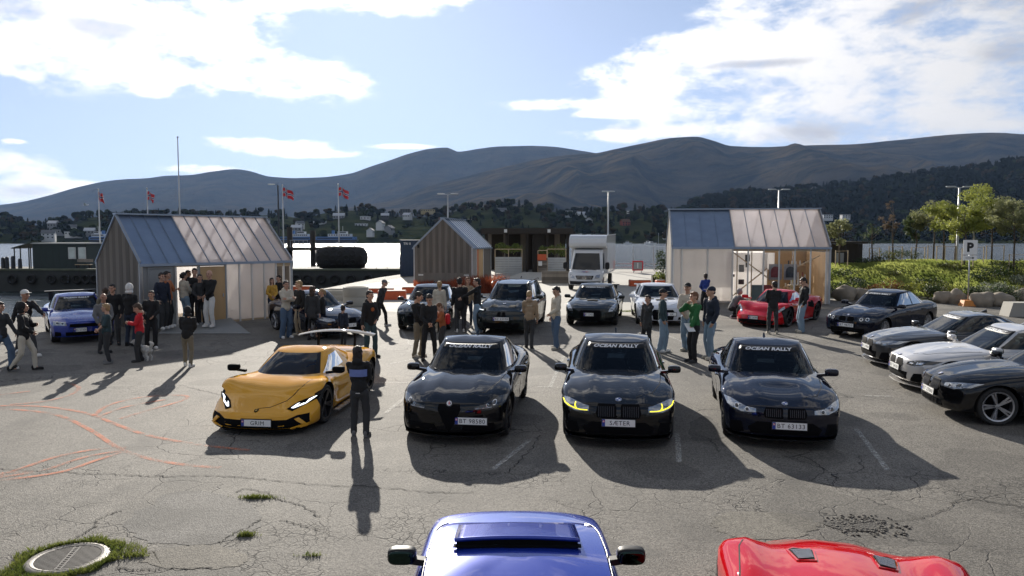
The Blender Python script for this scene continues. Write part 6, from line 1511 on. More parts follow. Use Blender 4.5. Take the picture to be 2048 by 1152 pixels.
# ================================================================== VAN, TERRACE, SMALL THINGS
M_vw = paint('van_white', (.62, .63, .64), rough=.35)
def van():
    h = Vector((-.23, -.97, 0)).normalized(); nose = Vector((X(1169, 41.2), 41.2, 0)); L_ = 6.6; loc = nose-h*L_/2; loc.z = gz(loc.y)
    t = thing('box_van', loc, math.atan2(h.y, h.x), 'white box van with tall luggage space over the cab parked beyond the cars', 'van', tilt=True)
    hl = L_/2
    s = dict(L=2.6, top=[(-1.3, 1.15), (0, 1.12), (.6, 1.05), (1.1, .98), (1.3, .80)], sh=[(-1.3, 1.1), (.2, 1.08), (.9, .98), (1.3, .72)], w=[(-1.3, .98), (.6, .98), (1.0, .95), (1.3, .84)], bot=[(-1.3, .35), (1.0, .30), (1.3, .32)],
        nose=[(.3, 0), (.8, .06), (1.1, .25)], tail=[(0, 0), (1, 0)], pc=.22, pcr=0, flare=.01, xf=.45, xr=-9, scallop=0)
    b = Body(s); me = b.mesh(); me.materials.append(M_vw); me.materials.append(M_tint)
    cut = MB()
    for sg in (1, -1): cut.lathe([(.0001, sg*.68), (.40, sg*.68), (.40, sg*1.4), (.0001, sg*1.4)], 32, axis='y', c=(.45, 0, .35))
    cm = cut.mesh('cut'); bx = bmesh.new(); bx.from_mesh(cm); bmesh.ops.remove_doubles(bx, verts=bx.verts, dist=.002); bmesh.ops.recalc_face_normals(bx, faces=bx.faces); bx.to_mesh(cm); bx.free()
    cm.polygons.foreach_set('material_index', [1]*len(cm.polygons)); cm.materials.append(M_vw); cm.materials.append(M_tint); co = bpy.data.objects.new('cut', cm); C.objects.link(co); EXTRA.append(co)
    def done(m2):
        m2.set_sharp_from_angle(angle=R(38)); o = link('cab_lower', m2, None, t); o.location.x = hl-1.3
    job(me, [('BOOLEAN', dict(operation='DIFFERENCE', object=co, solver='EXACT'))], done)
    cb = Cabin(dict(xbf=hl-.55, xrf=hl-1.35, xrr=hl-2.3, xbr=hl-2.4, zb=1.0, zr=2.25, wb=.95, wr=.82, n=7, taper=.0, tf=.08, bulge=.12, crown=.03))
    link('cab_roof', cb.mesh(), [M_vw], t)
    cb.patch('F', ((-.90, .10), (.90, .10), (.86, .84), (-.86, .84)), 20, 8).build('windscreen', [M_glassd], t, smooth=True, angle=50)
    for sd_ in ('L', 'R'): cb.patch(sd_, ((-.5, .14), (.62, .14), (.5, .80), (-.5, .80)), 8, 4).build('side_window', [M_glassd], t, smooth=True, angle=50)
    # luggage box with rounded brow over the cab
    bx_ = MB(); y = 1.06; prof = [(-hl, .85), (hl-2.15, .85), (hl-2.15, 2.28), (hl-1.50, 2.30), (hl-1.22, 2.42), (hl-1.18, 2.6), (hl-1.28, 2.85), (hl-1.5, 3.02), (hl-1.75, 3.05), (-hl, 3.05)]
    bx_.prism(prof, -y, y, 'y'); o = bx_.build('cargo_box', [M_vw], t); md = o.modifiers.new('b', 'BEVEL'); md.width = .05; md.segments = 3; md.limit_method = 'ANGLE'
    for z in (.86, 3.04): 
        for sg in (1, -1): MB().box((-.9, sg*1.065, z), (4.6, .03, .05)).build('edge_rail', [M_steel], t)
    nx_ = hl
    def P(nm, poly, m, both=False, off=.012):
        for mi in ((False, True) if both else (False,)):
            q = clip_patch(b.bvh, poly, 'x+', off, .06, .02, mi); o = q.build(nm, [m] if not isinstance(m, list) else m, t, fix=True); o.location.x = hl-1.3
    P('grille', [(-.42, .62), (.42, .62), (.50, .82), (-.50, .82)], M_intake); P('bumper', [(-.8, .34), (.8, .34), (.86, .52), (-.86, .52)], M_tint); P('headlight', [(.54, .66), (.80, .70), (.84, .90), (.60, .84)], M_lens, True)
    for z in (.66, .72, .78): MB().box((hl+.02-.03, 0, z), (.02, .86, .018)).build('grille_bar', [M_alloy], t)
    st = MB(); st.lathe([(.085, 0), (.10, 0), (.10, .012), (.085, .012)], 18, axis='x', c=(hl+.0, 0, .72), closed=True)
    for a in (90, 210, 330): st.bar((hl+.006, 0, .72), (hl+.006, .09*math.cos(R(a)), .72+.09*math.sin(R(a))), .014, .012)
    st.build('emblem', [M_chrome], t, fix=True)
    lg = MB()
    for a, sx in ((0, 1), (1, -1)):
        hit = b.bvh.ray_cast(Vector((.85, sx*.08, 5)), Vector((0, 0, -1)))[0]; z = hit.z+.02
        lg.add([(hl-1.3+.78, sx*.02, z), (hl-1.3+.88, sx*.22, z), (hl-1.3+1.0, sx*.05, z-.03), (hl-1.3+.92, -sx*.02, z)], [(0, 1, 2, 3)], mi=a)
    lg.build('bonnet_logo', [M_redp, mat('logo_violet', (.15, .04, .3))], t)
    tm, rm = wheel_meshes(.34, .22, 'six', M_alloy)
    for xa in (hl-.85, -hl+1.3):
        for sg in (1, -1): w = link('wheel', tm, None, t); w.location = (xa, sg*.86, .34); w.rotation_euler = (0, .4, 0 if sg > 0 else math.pi); link('rim', rm, None, w)
    for sg in (1, -1):
        m_ = MB(); m_.sell((hl-.75, sg*1.18, 1.35), (.09, .12, .20)); m_.bar((hl-.8, sg*.95, 1.2), (hl-.75, sg*1.15, 1.25), .04, .04); o = m_.build('side_mirror', [M_tint], t, smooth=True, angle=60)
    for sg in (.35, -.25): MB().bar((hl-.52, sg+.25, 1.12), (hl-.60, sg-.3, 1.17), .02, .02).build('wiper', [M_tint], t)
van()
# terrace building: dark flat roof on posts
M_dkw = mat('dark_stained_wood', (.030, .024, .019), rough=.8, var=.3, vscale=4); M_corr = mat('corrugated_steel', (.38, .40, .41), rough=.45, metal=.5, var=.15, vscale=3)
Yb = 57.0; x0_, x1_ = X(968, Yb), X(1140, Yb); bt = thing('pavilion', ((x0_+x1_)/2, Yb+2, gz(Yb)), 0, 'dark timber pavilion with flat roof behind planted steel fences', 'pavilion'); bw = x1_-x0_
MB().box((0, 0, 3.18), (bw+.3, 6, .42)).build('roof', [M_dkw], bt)
for k in range(5): MB().box((-bw/2+.2+(bw-.4)*k/4, -2.4, 1.5), (.22, .22, 3.0)).build('post', [M_dkw], bt)
for k in range(14): MB().box((-bw/2+bw*(k+.5)/14, 2.6, 1.5), (bw/14-.03, .08, 3.0)).build('back_board', [M_dkw if k % 3 else M_board[0]], bt)
MB().box((0, 2.75, 1.5), (bw, .08, 3.0)).build('rear_wall', [M_dkw], bt)
MB().box((.9, -1.0, 1.5), (.9, 2.6, 3.0)).build('dark_screen', [M_dkw], bt)
for x in (-1.9, 1.9): l_ = MB().box((x*.85, -3.05, 3.18), (.22, .12, .24)).build('wall_lamp', [M_wh], bt)
def corr(px0, px1, py0, py1, Y, lab, plank=False):
    a, b_ = X(px0, Y), X(px1, Y); z1 = Zat(py0, Y); z0_ = gz(Y); t = thing('terrace_fence', ((a+b_)/2, Y, z0_), 0, lab, 'fence', 'terrace fences'); n = int((z1-z0_)/.17)
    for k in range(n): MB().box((0, -.02*(k % 2), .09+.17*k), (b_-a, .04, .155)).build('steel_slat' if not plank else 'plank', [M_corr if not plank else M_board[k % 3]], t)
    for x in np.linspace(a, b_, max(2, int((b_-a)/.7)+1)): MB().box((x-(a+b_)/2, .06, (z1-z0_+.45)/2), (.05, .05, z1-z0_+.45)).build('post', [M_timber], t)
    MB().box((0, .06, z1-z0_+.45), (b_-a, .06, .05)).build('top_rail', [M_timber], t)
corr(990, 1044, 511, 556, 53.5, 'corrugated steel terrace fence right of the small kiosk'); corr(1094, 1132, 511, 556, 52.5, 'steel terrace fence directly left of the box van'); corr(1076, 1095, 514, 558, 52, 'narrow plank fence panel with the orange sign', True)
Y = 51.7; t = thing('notice_board', (X(1084, Y), Y, Zat(545, Y)), 0, 'orange and white notice on the narrow plank fence left of the van', 'sign')
M_org = mat('signal_orange', (.55, .10, .03), rough=.6, var=.12)
MB().box((0, 0, 1.05), (.62, .03, .42)).build('orange_panel', [M_org], t); MB().box((-.12, 0, .62), (.26, .03, .30)).build('white_panel', [M_wh], t)
pb = thing('planter_box', (X(1118, 47), 47, gz(47)), 0, 'low wooden planter box left of the white van', 'planter')
for k in range(4): MB().box((0, -.45, .1+.19*k), (2.2, .05, .18)).build('plank', [M_board[k % 3]], pb)
MB().box((0, 0, .36), (2.1, .85, .70)).build('soil', [M_dkw], pb)
wr = thing('access_ramp', (X(1055, 49), 49, gz(49)), R(-14), 'pale sloping walkway leading up to the dark pavilion', 'ramp'); MB().add([(-1.6, -2, .02), (1.6, -2, .02), (1.0, 3, .42), (-1.0, 3, .42), (-1.6, -2, -.1), (1.6, -2, -.1), (1, 3, -.1), (-1, 3, -.1)], [(0, 1, 2, 3), (0, 4, 5, 1), (1, 5, 6, 2), (3, 7, 4, 0), (2, 6, 7, 3)]).build('deck', [M_conc], wr, fix=True)
# mesh fence to the sea
Yf = 60.5; fa, fb = X(1226, Yf), X(1348, Yf); fn = thing('mesh_fence', ((fa+fb)/2, Yf, gz(Yf)), 0, 'tall grey wire mesh fence along the sea between van and glass kiosk', 'fence'); fw = fb-fa; fh = Zat(494, Yf)-gz(Yf)
for k in range(4): MB().tube([(-fw/2+fw*k/3, 0, 0), (-fw/2+fw*k/3, 0, fh)], .035, 6).build('post', [M_steel], fn)
for k in range(3):
    m_ = MB(); c0_ = -fw/2+fw*(k+.5)/3; ww = fw/3-.06
    for i in range(17): m_.box((c0_-ww/2+ww*i/16, 0, fh/2), (.005, .005, fh-.1))
    for j in range(10): m_.box((c0_, .009, .1+(fh-.15)*j/9), (ww, .005, .006))
    m_.build('mesh_panel', [M_tint], fn)['kind'] = 'stuff'
# railing on the quay by the sea
gr = thing('guard_rail', (X(1290, 58.8), 58.8, gz(58.8)), 0, 'low grey pipe railing in front of the mesh fence', 'railing'); 
for z in (.35, .62): MB().tube([(-2.6, 0, z), (2.6, 0, z)], .035, 6).build('rail', [M_steel], gr)
for x in (-2.5, -.8, .8, 2.5): MB().tube([(x, 0, 0), (x, 0, .62)], .035, 6).build('post', [M_steel], gr)
r2 = thing('guard_rail', (X(690, 60.3), 60.3, qz+.14), 0, 'thin railing on the quay edge right of the cushion fender', 'railing')
r2.location.x = X(752, 60.3)
for z in (.5, .95): MB().tube([(-1.0, 0, z), (2.0, 0, z)], .025, 6).build('rail', [M_hd], r2)
for x in (-.9, 0, .9, 1.9): MB().tube([(x, 0, 0), (x, 0, .95)], .025, 6).build('post', [M_hd], r2)
bs_ = thing('barrier_sign', (X(1276, 57), 57, gz(57)), 0, 'square sign with red border on the railing in front of the fence', 'sign')
MB().box((0, 0, .55), (.82, .04, .74)).build('red_frame', [M_p2 if False else M_fr], bs_); MB().box((0, -.03, .55), (.64, .02, .56)).build('grey_panel', [M_gpanel], bs_); MB().box((0, -.045, .52), (.07, .01, .30)).ell((0, -.045, .72), (.05, .006, .05), 8, 6).build('symbol', [M_wh], bs_)
for sg in (1, -1): MB().box((sg*.3, .05, .1), (.05, .05, .5)).build('leg', [M_steel], bs_)
# orange barrier blocks and planters
def block(px, py, w, h, d, lab, rz=0, cat='block', group='orange concrete barrier blocks'):
    g = G(px, py); t = thing('barrier_block', (g.x, g.y+d/2, gz(g.y)), R(rz), lab, cat, group); o = MB().box((0, 0, h/2), (w, d, h)).build('body', [M_org], t); md = o.modifiers.new('b', 'BEVEL'); md.width = .03; md.segments = 2
    MB().box((0, 0, h+.012), (w-.06, d-.06, .03)).build('top_slab', [M_conc], t)
block(1281, 573, 1.25, .36, .6, 'orange block right of the white van'); block(1322, 571, .55, .30, .5, 'short orange block below the potted shrub'); block(1348, 570, .5, .34, .5, 'orange block against the left foot of the glass kiosk')
block(782, 600, 1.35, .42, .7, 'large orange block left of the dark saloon', 4); block(822, 587, 1.0, .32, .6, 'smaller orange block in front of the small kiosk plinth', 4); block(722, 586, 3.4, .22, .5, 'long low orange kerb block in front of the quay wall', 2); block(596, 581, 1.5, .22, .4, 'thin orange kerb piece beside the left kiosk corner', 2)
# concrete rings and table by the left kiosk
def ring(px, py, r_, h, lab):
    g = G(px, py); t = thing('concrete_ring', (g.x, g.y, gz(g.y)), 0, lab, 'concrete ring', 'concrete rings behind the dark coupe')
    for k in range(2): MB().lathe([(r_, h*k/2+.01), (r_+.01, h*k/2+.03), (r_+.01, h*(k+1)/2-.02), (r_, h*(k+1)/2), (r_-.08, h*(k+1)/2), (r_-.08, h*k/2+.01)], 28, closed=True).build('ring_section', [M_conc], t, smooth=True, angle=40, fix=True)
ring(712, 612, .55, .85, 'pale ribbed concrete ring behind the dark coupe bonnet'); ring(672, 600, .75, .50, 'wide low concrete ring left of the taller one')
MB_ = thing('concrete_slab', (G(690, 592).x, G(690, 592).y, gz(38)), R(4), 'long pale concrete slab lying near the quay edge', 'slab'); MB().box((0, 0, .09), (2.2, .7, .18)).build('body', [M_conc], MB_)
# parking sign
sp = G(1936, 612); sg_ = thing('parking_sign', (sp.x, sp.y, gz(sp.y)), R(-4), 'white parking sign with black P and arrow on a post with orange foot', 'sign')
zt = Zat(480, sp.y)-gz(sp.y); zb_ = Zat(521, sp.y)-gz(sp.y); pw = 27/F*sp.y
MB().tube([(0, .03, 0), (0, .03, zt-.02)], .03, 8).build('post', [M_steel], sg_, smooth=True)
hh = zt-zb_; ps = MB().box((0, 0, zb_+hh*.63+.01), (pw, .02, hh*.72)).build('sign_panel', [M_plate], sg_); vs, fs, ar = text_mesh('P', bold=.05); ch = hh*.46
MB().add([(x*ch, -.014, zb_+hh*.65+z*ch) for x, z in vs], fs).build('lettering', [M_print], ps)
pa = MB().box((0, 0, zb_+hh*.125), (pw, .02, hh*.24)).build('arrow_panel', [M_plate], sg_); az_ = zb_+hh*.125
m_ = MB(); m_.box((-.04, -.014, az_), (pw*.52, .006, .022)); m_.add([(pw*.16, -.0145, az_+.05), (pw*.16, -.0145, az_-.05), (pw*.32, -.0145, az_)], [(0, 1, 2)]); m_.build('arrow', [M_print], pa)
MB().box((0, -.013, zb_+hh*.275), (pw, .005, .008)).build('divider', [M_print], ps)
ft_ = MB(); ft_.box((0, .03, .13), (.62, .48, .26), taper=.72); o = ft_.build('orange_foot', [mat('foot_orange', (.6, .22, .04), rough=.6, var=.2, vscale=8)], sg_)
g = G(2034, 632); cbk = thing('concrete_block', (g.x, g.y, gz(g.y)), R(-5), 'pale concrete wedge block at the right picture edge', 'block'); MB().prism([(-.5, 0), (.6, 0), (.5, .55), (-.35, .55)], -.35, .35, 'y').build('body', [M_conc], cbk)
# posts in the shrub bed
# dark shed on the bank
Y = 47; sx0, sx1 = X(1640, Y), X(1706, Y); sh = thing('shed', ((sx0+sx1)/2, Y, gz(Y)+.25), R(-4), 'dark brown shed with overgrown roof beside the glass kiosk', 'shed'); sw = sx1-sx0
for k in range(9): MB().box((-sw/2+sw*(k+.5)/9, -1.4, 1.1), (sw/9-.01, .06, 2.2)).build('board', [M_dkw], sh)
for sg in (1, -1): MB().box((sg*sw/2, 0, 1.1), (.06, 2.8, 2.2)).build('side_wall', [M_dkw], sh)
MB().box((0, 0, 2.28), (sw+.5, 3.3, .14)).build('roof', [M_dkw], sh)
MB().box((-.28, -1.46, 1.35), (.45, .04, .62)).build('noticeboard', [M_gpanel], sh); MB().box((.55, -1.46, .8), (.42, .04, .5)).build('hatch', [M_gpanel], sh)
run_jobs(EXTRA) if False else None
# ================================================================== PEOPLE
SK = [mat('skin_light', (.50, .29, .20), rough=.55, var=.06, vscale=12), mat('skin_tan', (.38, .20, .13), rough=.55, var=.06, vscale=12), mat('skin_dark', (.11, .055, .035), rough=.5, var=.06, vscale=12)]
M_eye = mat('eye_dark', (.02, .015, .012), rough=.2, var=0); M_lip = mat('lips', (.35, .12, .10), rough=.5, var=0)
def cloth(nm, c, r=.85): return mat('cloth_'+nm, c, rough=r, var=.14, vscale=7, bump=.35, bscale=90)
CO = {k: cloth(k, c) for k, c in dict(black=(.012, .012, .013), navy=(.014, .020, .038), charcoal=(.035, .036, .038), grey=(.16, .16, .16), white=(.68, .67, .64), cream=(.52, .47, .38), beige=(.36, .29, .20), tan=(.30, .22, .14), jeans=(.075, .12, .19), ljeans=(.20, .28, .36), djeans=(.022, .034, .06),
      red=(.55, .015, .025), rust=(.34, .10, .03), green=(.02, .13, .035), royal=(.02, .05, .24), maroon=(.10, .02, .025), yellow=(.5, .28, .04), orange=(.42, .14, .05), periw=(.16, .21, .46), khaki=(.20, .17, .12), brown=(.07, .04, .025), teal=(.03, .06, .07)).items()}
HR = {k: mat('hair_'+k, c, rough=.6, var=.3, vscale=30) for k, c in dict(dark=(.018, .012, .009), brown=(.06, .033, .018), blond=(.32, .21, .10), grey=(.26, .25, .24), ginger=(.16, .07, .03)).items()}
# templates: head (unit: metres for a 1.78 m person, origin at head centre, facing -y)
def head_mb():
    m = MB(); m.ell((0, .012, .022), (.078, .098, .098), 16, 12); m.ell((0, -.018, -.045), (.058, .072, .068), 14, 10); m.ell((0, -.066, -.085), (.028, .026, .022), 10, 6)
    m.caps((0, -.088, .012), (0, -.110, -.022), .009, .015, 8); m.ell((0, -.082, .028), (.055, .02, .012), 10, 6); m.ell((.042, -.062, -.03), (.025, .025, .022), 8, 6); m.ell((-.042, -.062, -.03), (.025, .025, .022), 8, 6)
    for s in (1, -1): m.ell((s*.080, .012, -.008), (.011, .022, .034), 8, 6)
    m.caps((0, .022, -.08), (0, .035, -.16), .054, .060, 12); return m
def hand_mb():   # right hand hanging down (-z), palm facing +x (towards the thigh), slightly curled
    m = MB(); m.sell((0, 0, -.045), (.016, .040, .046), .7, 12, 8)
    for k, (y, ln, r_) in enumerate(((-.030, .070, .0085), (-.010, .080, .009), (.010, .074, .0087), (.030, .058, .0078))):
        a = Vector((0, y, -.085)); b_ = a+Vector((.008, y*.12, -ln*.5)); c = b_+Vector((.022, 0, -ln*.38)); m.caps(a+Vector((0, 0, .012)), b_, r_*1.1, r_, 6); m.caps(b_, c, r_, r_*.8, 6)
    a = Vector((.006, -.034, -.030)); b_ = a+Vector((.016, -.026, -.030)); m.caps(a, b_, .012, .0105, 6); m.caps(b_, b_+Vector((.008, -.006, -.028)), .0105, .0085, 6); return m
TP = {}
def rem(key, mb, vox, it=2):
    def done(me): TP[key] = ([v.co.copy() for v in me.vertices], [tuple(p.vertices) for p in me.polygons])
    job(mb.mesh('t'), [('REMESH', dict(mode='VOXEL', voxel_size=vox)), ('SMOOTH', dict(iterations=it, factor=.5))], done)
rem('head', head_mb(), .0085, 2); rem('hand', hand_mb(), .0048, 1)
def hair_mb(k):
    m = MB()
    if k in ('short', 'long', 'tail'): m.ell((0, .024, .036), (.086, .100, .096), 14, 10); m.ell((0, .060, -.02), (.074, .058, .075), 12, 8); m.ell((0, -.055, .085), (.055, .036, .026), 10, 6)
    if k == 'curly':
        r_ = random.Random(4); m.ell((0, .02, .045), (.086, .098, .09), 14, 10)
        for i in range(40): a = r_.uniform(0, 6.28); e = r_.uniform(.1, 1.4); m.ell((.082*math.cos(a)*math.cos(e), .02+.092*math.sin(a)*math.cos(e), .05+.088*math.sin(e)), .022, 6, 5)
    if k == 'long': m.ell((0, .062, -.10), (.082, .045, .13), 12, 8); m.caps((.066, .01, .02), (.070, .02, -.15), .026, .022, 8); m.caps((-.066, .01, .02), (-.070, .02, -.15), .026, .022, 8)
    if k == 'tail': m.ell((0, .13, .03), (.03, .04, .04), 8, 6); m.caps((0, .14, .02), (0, .15, -.12), .026, .012, 8)
    if k == 'bald': m.ell((0, .050, -.015), (.077, .062, .030), 12, 6)
    if k == 'cap': m.ell((0, .016, .052), (.087, .102, .080), 16, 10); m.sell((0, -.120, .052), (.062, .062, .008), .8, 12, 6); m.ell((0, .060, -.02), (.068, .050, .05), 10, 8)
    if k == 'hood': m.ell((0, .034, .020), (.100, .110, .122), 16, 12); m.ell((0, .05, -.10), (.105, .085, .06), 12, 8)
    return m
for k in ('short', 'long', 'tail', 'curly', 'bald', 'cap', 'hood'): rem('hair_'+k, hair_mb(k), .009, 2)
def shoe_mb():
    m = MB(); m.sell((0, -.055, .042), (.046, .135, .040), .7, 14, 8); m.ell((0, .035, .07), (.040, .060, .06), 10, 8); m.sell((0, -.055, .014), (.049, .142, .014), .6, 14, 6); return m
rem('shoe', shoe_mb(), .011, 1)
run_jobs(EXTRA); EXTRA = []
def hollow_hood(v): return v
def rotm(rx, rz): return Matrix.Rotation(rz, 3, 'Z') @ Matrix.Rotation(rx, 3, 'X')
def ik(a, b, l1, l2, pole):
    a = Vector(a); b = Vector(b); d = b-a; L_ = min(d.length, (l1+l2)*.999); dn = d.normalized(); b = a+dn*L_
    x = (l1*l1-l2*l2+L_*L_)/(2*L_); h = math.sqrt(max(0, l1*l1-x*x)); p = Vector(pole); p = p-dn*p.dot(dn); p = p.normalized() if p.length > 1e-5 else Vector((0, -1, 0))
    return a+dn*x+p*h, b
ARM = {  # hand target for the left arm: (side out, forward, height), elbow pole (side, fwd, z)
 'down': ((.26, .02, .80), (.4, -1, 0)), 'pocket': ((.20, .06, .92), (1, -.7, 0)), 'phone': ((.06, .30, 1.22), (.8, -.3, -1)), 'cross': ((-.10, .20, 1.24), (1, .1, -.6)), 'front': ((.05, .24, 1.02), (1, -.4, -.5)),
 'swingf': ((.24, .26, .92), (.5, -1, 0)), 'swingb': ((.26, -.22, .86), (.3, -1, 0)), 'face': ((.04, .20, 1.50), (1, .2, -1)), 'back': ((.10, -.16, .96), (1, .3, 0)), 'reach': ((.20, .48, 1.16), (.6, -.2, -1)), 'hip': ((.19, .02, 1.03), (1, -.6, 0)), 'holdlow': ((.16, .22, .90), (1, -.6, 0))}
PEOPLE = []
def person(px, py, top, face, label, hair=('short', 'dark'), topc='black', legc='djeans', shoe='white', arms=('down', 'down'), stance='stand', lean=0, tilt=0, turn=0, skin=0, coat=0.0, hood=False, logo=None, wide=1.0, pack=None, Y=None, holds=None, sleeves=True, z=None, girl=False, cover=None, band=None):
    g = G(px, py) if Y is None else Vector((X(px, Y), Y, gz(Y))); zz = g.z if z is None else z
    H = (Zat(top, g.y)-zz)/.995; crouch = stance == 'crouch'
    H = min(1.93, max(1.15, H)) if not crouch else 1.72; k = H/1.78
    t = thing('person', (g.x, g.y, zz), R(face), label, 'person', 'onlookers in the car park', sc=k)
    r_ = random.Random(int(px*7+py)); S = {}
    pel = Vector((0, 0, .93)); ln = R(lean)
    ft = {'stand': ((.11, 0), (-.11, .03)), 'walk': ((.09, -.26), (-.08, .30)), 'wide': ((.19, .02), (-.19, -.02)), 'contra': ((.13, -.08), (-.10, .03)), 'close': ((.07, 0), (-.07, .02)), 'crouch': ((.13, -.10), (-.14, .12))}[stance]
    if stance == 'walk': pel.z = .895
    if crouch: pel = Vector((0, .10, .42)); ln = R(34)
    up = Vector((0, -math.sin(ln), math.cos(ln))); ch = pel+up*.52; fwd = Vector((0, -math.cos(ln), -math.sin(ln)))
    neck = ch+up*.06; hc = neck+up*.075+Vector((0, -.02-.035*math.sin(R(tilt)), .085)); sw = .166*wide*(.92 if girl else 1)
    hips = [pel+Vector((s*.092, 0, -.02)) for s in (1, -1)]; feet = [Vector((ft[i][0]+r_.uniform(-.03, .03), ft[i][1]+r_.uniform(-.07, .07), .085)) for i in (0, 1)]
    if stance == 'walk': feet[1].z = .12
    kn = []
    for i in (0, 1): a, b_ = ik(hips[i], feet[i], .425, .412, (.15*(1 if i == 0 else -1), -1, .2)); kn.append(a); feet[i] = b_
    if not crouch: ch = ch+Vector((r_.uniform(-.03, .03), r_.uniform(-.015, .015), 0)); neck = ch+up*.06; hc = neck+up*.075+Vector((r_.uniform(-.012, .012), -.02-.035*math.sin(R(tilt)), .085))
    tw_ = R(r_.uniform(-16, 16)); sh = [ch+Vector((s*sw*math.cos(tw_), s*sw*math.sin(tw_), -.02+s*r_.uniform(-.012, .012))) for s in (1, -1)]; turn = turn+r_.uniform(-22, 22)
    el, ha = [], []
    for i, s in ((0, 1), (1, -1)):
        tg, po = ARM[arms[i]]; dz = ch.z-1.45; dy = ch.y
        q = Vector((s*tg[0], -tg[1]+dy*.8, tg[2]+dz))
        if arms[i] == 'down': q = Vector((s*tg[0], -tg[1]+dy*.35, tg[2]+dz))
        a, b_ = ik(sh[i], q, .285, .255, (s*po[0], -po[1], po[2])); el.append(a); ha.append(b_)
    # ---- body: one continuous skin
    b = MB(); b.ell(pel+up*.02, (.125, .085, .10), 12, 8); b.caps(pel+up*.08, ch-up*.10, .082, .085, 12); b.ell(ch-up*.08, (.14, .075, .12), 12, 8); b.caps(sh[0], sh[1], .055, .055, 10); b.caps(ch-up*.01, hc+Vector((0, .02, -.06)), .055, .050, 10)
    for i in (0, 1):
        b.caps(hips[i], kn[i], .068, .044, 10); b.caps(kn[i], feet[i], .044, .034, 10); b.caps(feet[i], feet[i]+Vector((0, -.10, -.05)), .035, .028, 8)
        b.caps(sh[i], el[i], .048, .036, 8); b.caps(el[i], ha[i], .036, .024, 8)
    headM = rotm(R(-tilt) if False else R(tilt), 0); headM = Matrix.Rotation(R(turn), 3, 'Z') @ Matrix.Rotation(R(tilt), 3, 'X') * (1.07 if H > 1.5 else 1.2)
    S['hands'] = []
    for i, s in ((0, 1), (1, -1)):
        d = (ha[i]-el[i]).normalized(); zt_ = -d; xx = Vector((-s*1.0, 0, 0)) if abs(d.x) < .75 else Vector((0, 1 if arms[i] == 'cross' else -1, 0)); xx = (xx-zt_*xx.dot(zt_)).normalized(); yy = zt_.cross(xx)
        M = Matrix((xx, yy, zt_)).transposed(); fl = 1 if yy.y*1 > 0 else -1; S['hands'].append((ha[i]-d*.015, M, 1))
    def bodydone(me):
        V = [v.co.copy() for v in me.vertices]; Fc = [tuple(p.vertices) for p in me.polygons]; Mi = [0]*len(Fc)
        tv, tf = TP['head']; o = len(V); V += [hc+headM@v for v in tv]; Fc += [tuple(i+o for i in f) for f in tf]; Mi += [0]*len(tf)
        e = MB()
        for s in (1, -1): e.ell((s*.031, -.0895, .006), (.013, .008, .0065), 8, 6, mi=1); e.box((s*.033, -.094, .030), (.034, .008, .006), mi=1)
        e.ell((0, -.0985, -.052), (.022, .007, .007), 8, 6, mi=2); o = len(V); V += [hc+headM@Vector(v) for v in e.v]; Fc += [tuple(i+o for i in f) for f in e.f]; Mi += e.m
        hv, hf = TP['hand']
        for c, M, s in S['hands']: o = len(V); V += [c+M@v for v in hv]; Fc += [tuple(i+o for i in f) for f in hf]; Mi += [0]*len(hf)
        m2 = bpy.data.meshes.new('body'); m2.from_pydata([tuple(v) for v in V], [], Fc); m2.polygons.foreach_set('material_index', Mi); m2.polygons.foreach_set('use_smooth', [True]*len(Fc))
        link('body', m2, [SK[skin], M_eye, M_lip], t); bpy.data.meshes.remove(me)
    job(b.mesh('b'), [('REMESH', dict(mode='VOXEL', voxel_size=.019)), ('SMOOTH', dict(iterations=2, factor=.5))], bodydone)
    def wrinkle(me, amp, sc_):
        sd = r_.uniform(0, 50)
        n = len(me.vertices); co = np.empty(n*3, 'f'); no = np.empty(n*3, 'f'); me.vertices.foreach_get('co', co); me.vertex_normals.foreach_get('vector', no); co = co.reshape(-1, 3)
        k_ = np.array([mnoise.noise(Vector((x*sc_+sd, y*sc_, z*sc_*.8)))+.5*mnoise.noise(Vector((x*sc_*2.3, y*sc_*2.3+sd, z*sc_*2.6))) for x, y, z in co.tolist()], 'f')
        co += no.reshape(-1, 3)*(amp*k_)[:, None]; me.vertices.foreach_set('co', co.ravel())
        me.polygons.foreach_set('use_smooth', [True]*len(me.polygons)); me.update()
    # ---- trousers
    l = MB(); l.ell(pel+up*.03, (.148*wide, .112, .105), 14, 8); l.ell(pel-Vector((0, -.02, .05)), (.140, .110, .10), 12, 8); bag = r_.uniform(.0, .02) + (.018 if legc in ('ljeans', 'jeans', 'beige') else 0) - (.018 if girl else 0)
    for i in (0, 1):
        an = feet[i]+Vector((0, .0, -.02)); l.caps(hips[i]+Vector((0, 0, -.02)), kn[i], .090+bag*.4, .066+bag*.8, 12); l.caps(kn[i], an, .064+bag*.8, .052+bag, 12)
    job(l.mesh('l'), [('REMESH', dict(mode='VOXEL', voxel_size=.020)), ('SMOOTH', dict(iterations=2, factor=.5))], lambda me: (wrinkle(me, .010, 12), link('trousers', me, [CO[legc]], t)))
    # ---- jacket
    j = MB(); q = .006; bl = coat; hem = pel+up*(.02-bl)
    j.caps(hem, pel+up*.16, .136*wide, .128*wide, 14) ; j.ell(pel+up*(.06), (.158*wide, .124, .11), 14, 8); j.ell(ch-up*.24, (.158*wide*(.88 if girl else 1), .122, .18), 14, 10); j.ell(ch-up*.10, (.176*wide*(.90 if girl else 1), .120, .135), 14, 10); j.caps(sh[0]-up*.008, sh[1]-up*.008, .064+q, .064+q, 12)
    if bl: 
        for s in (1, -1): j.caps(hem+Vector((s*.06, 0, -.0)), pel+up*.1+Vector((s*.05, 0, 0)), .115, .11, 12)
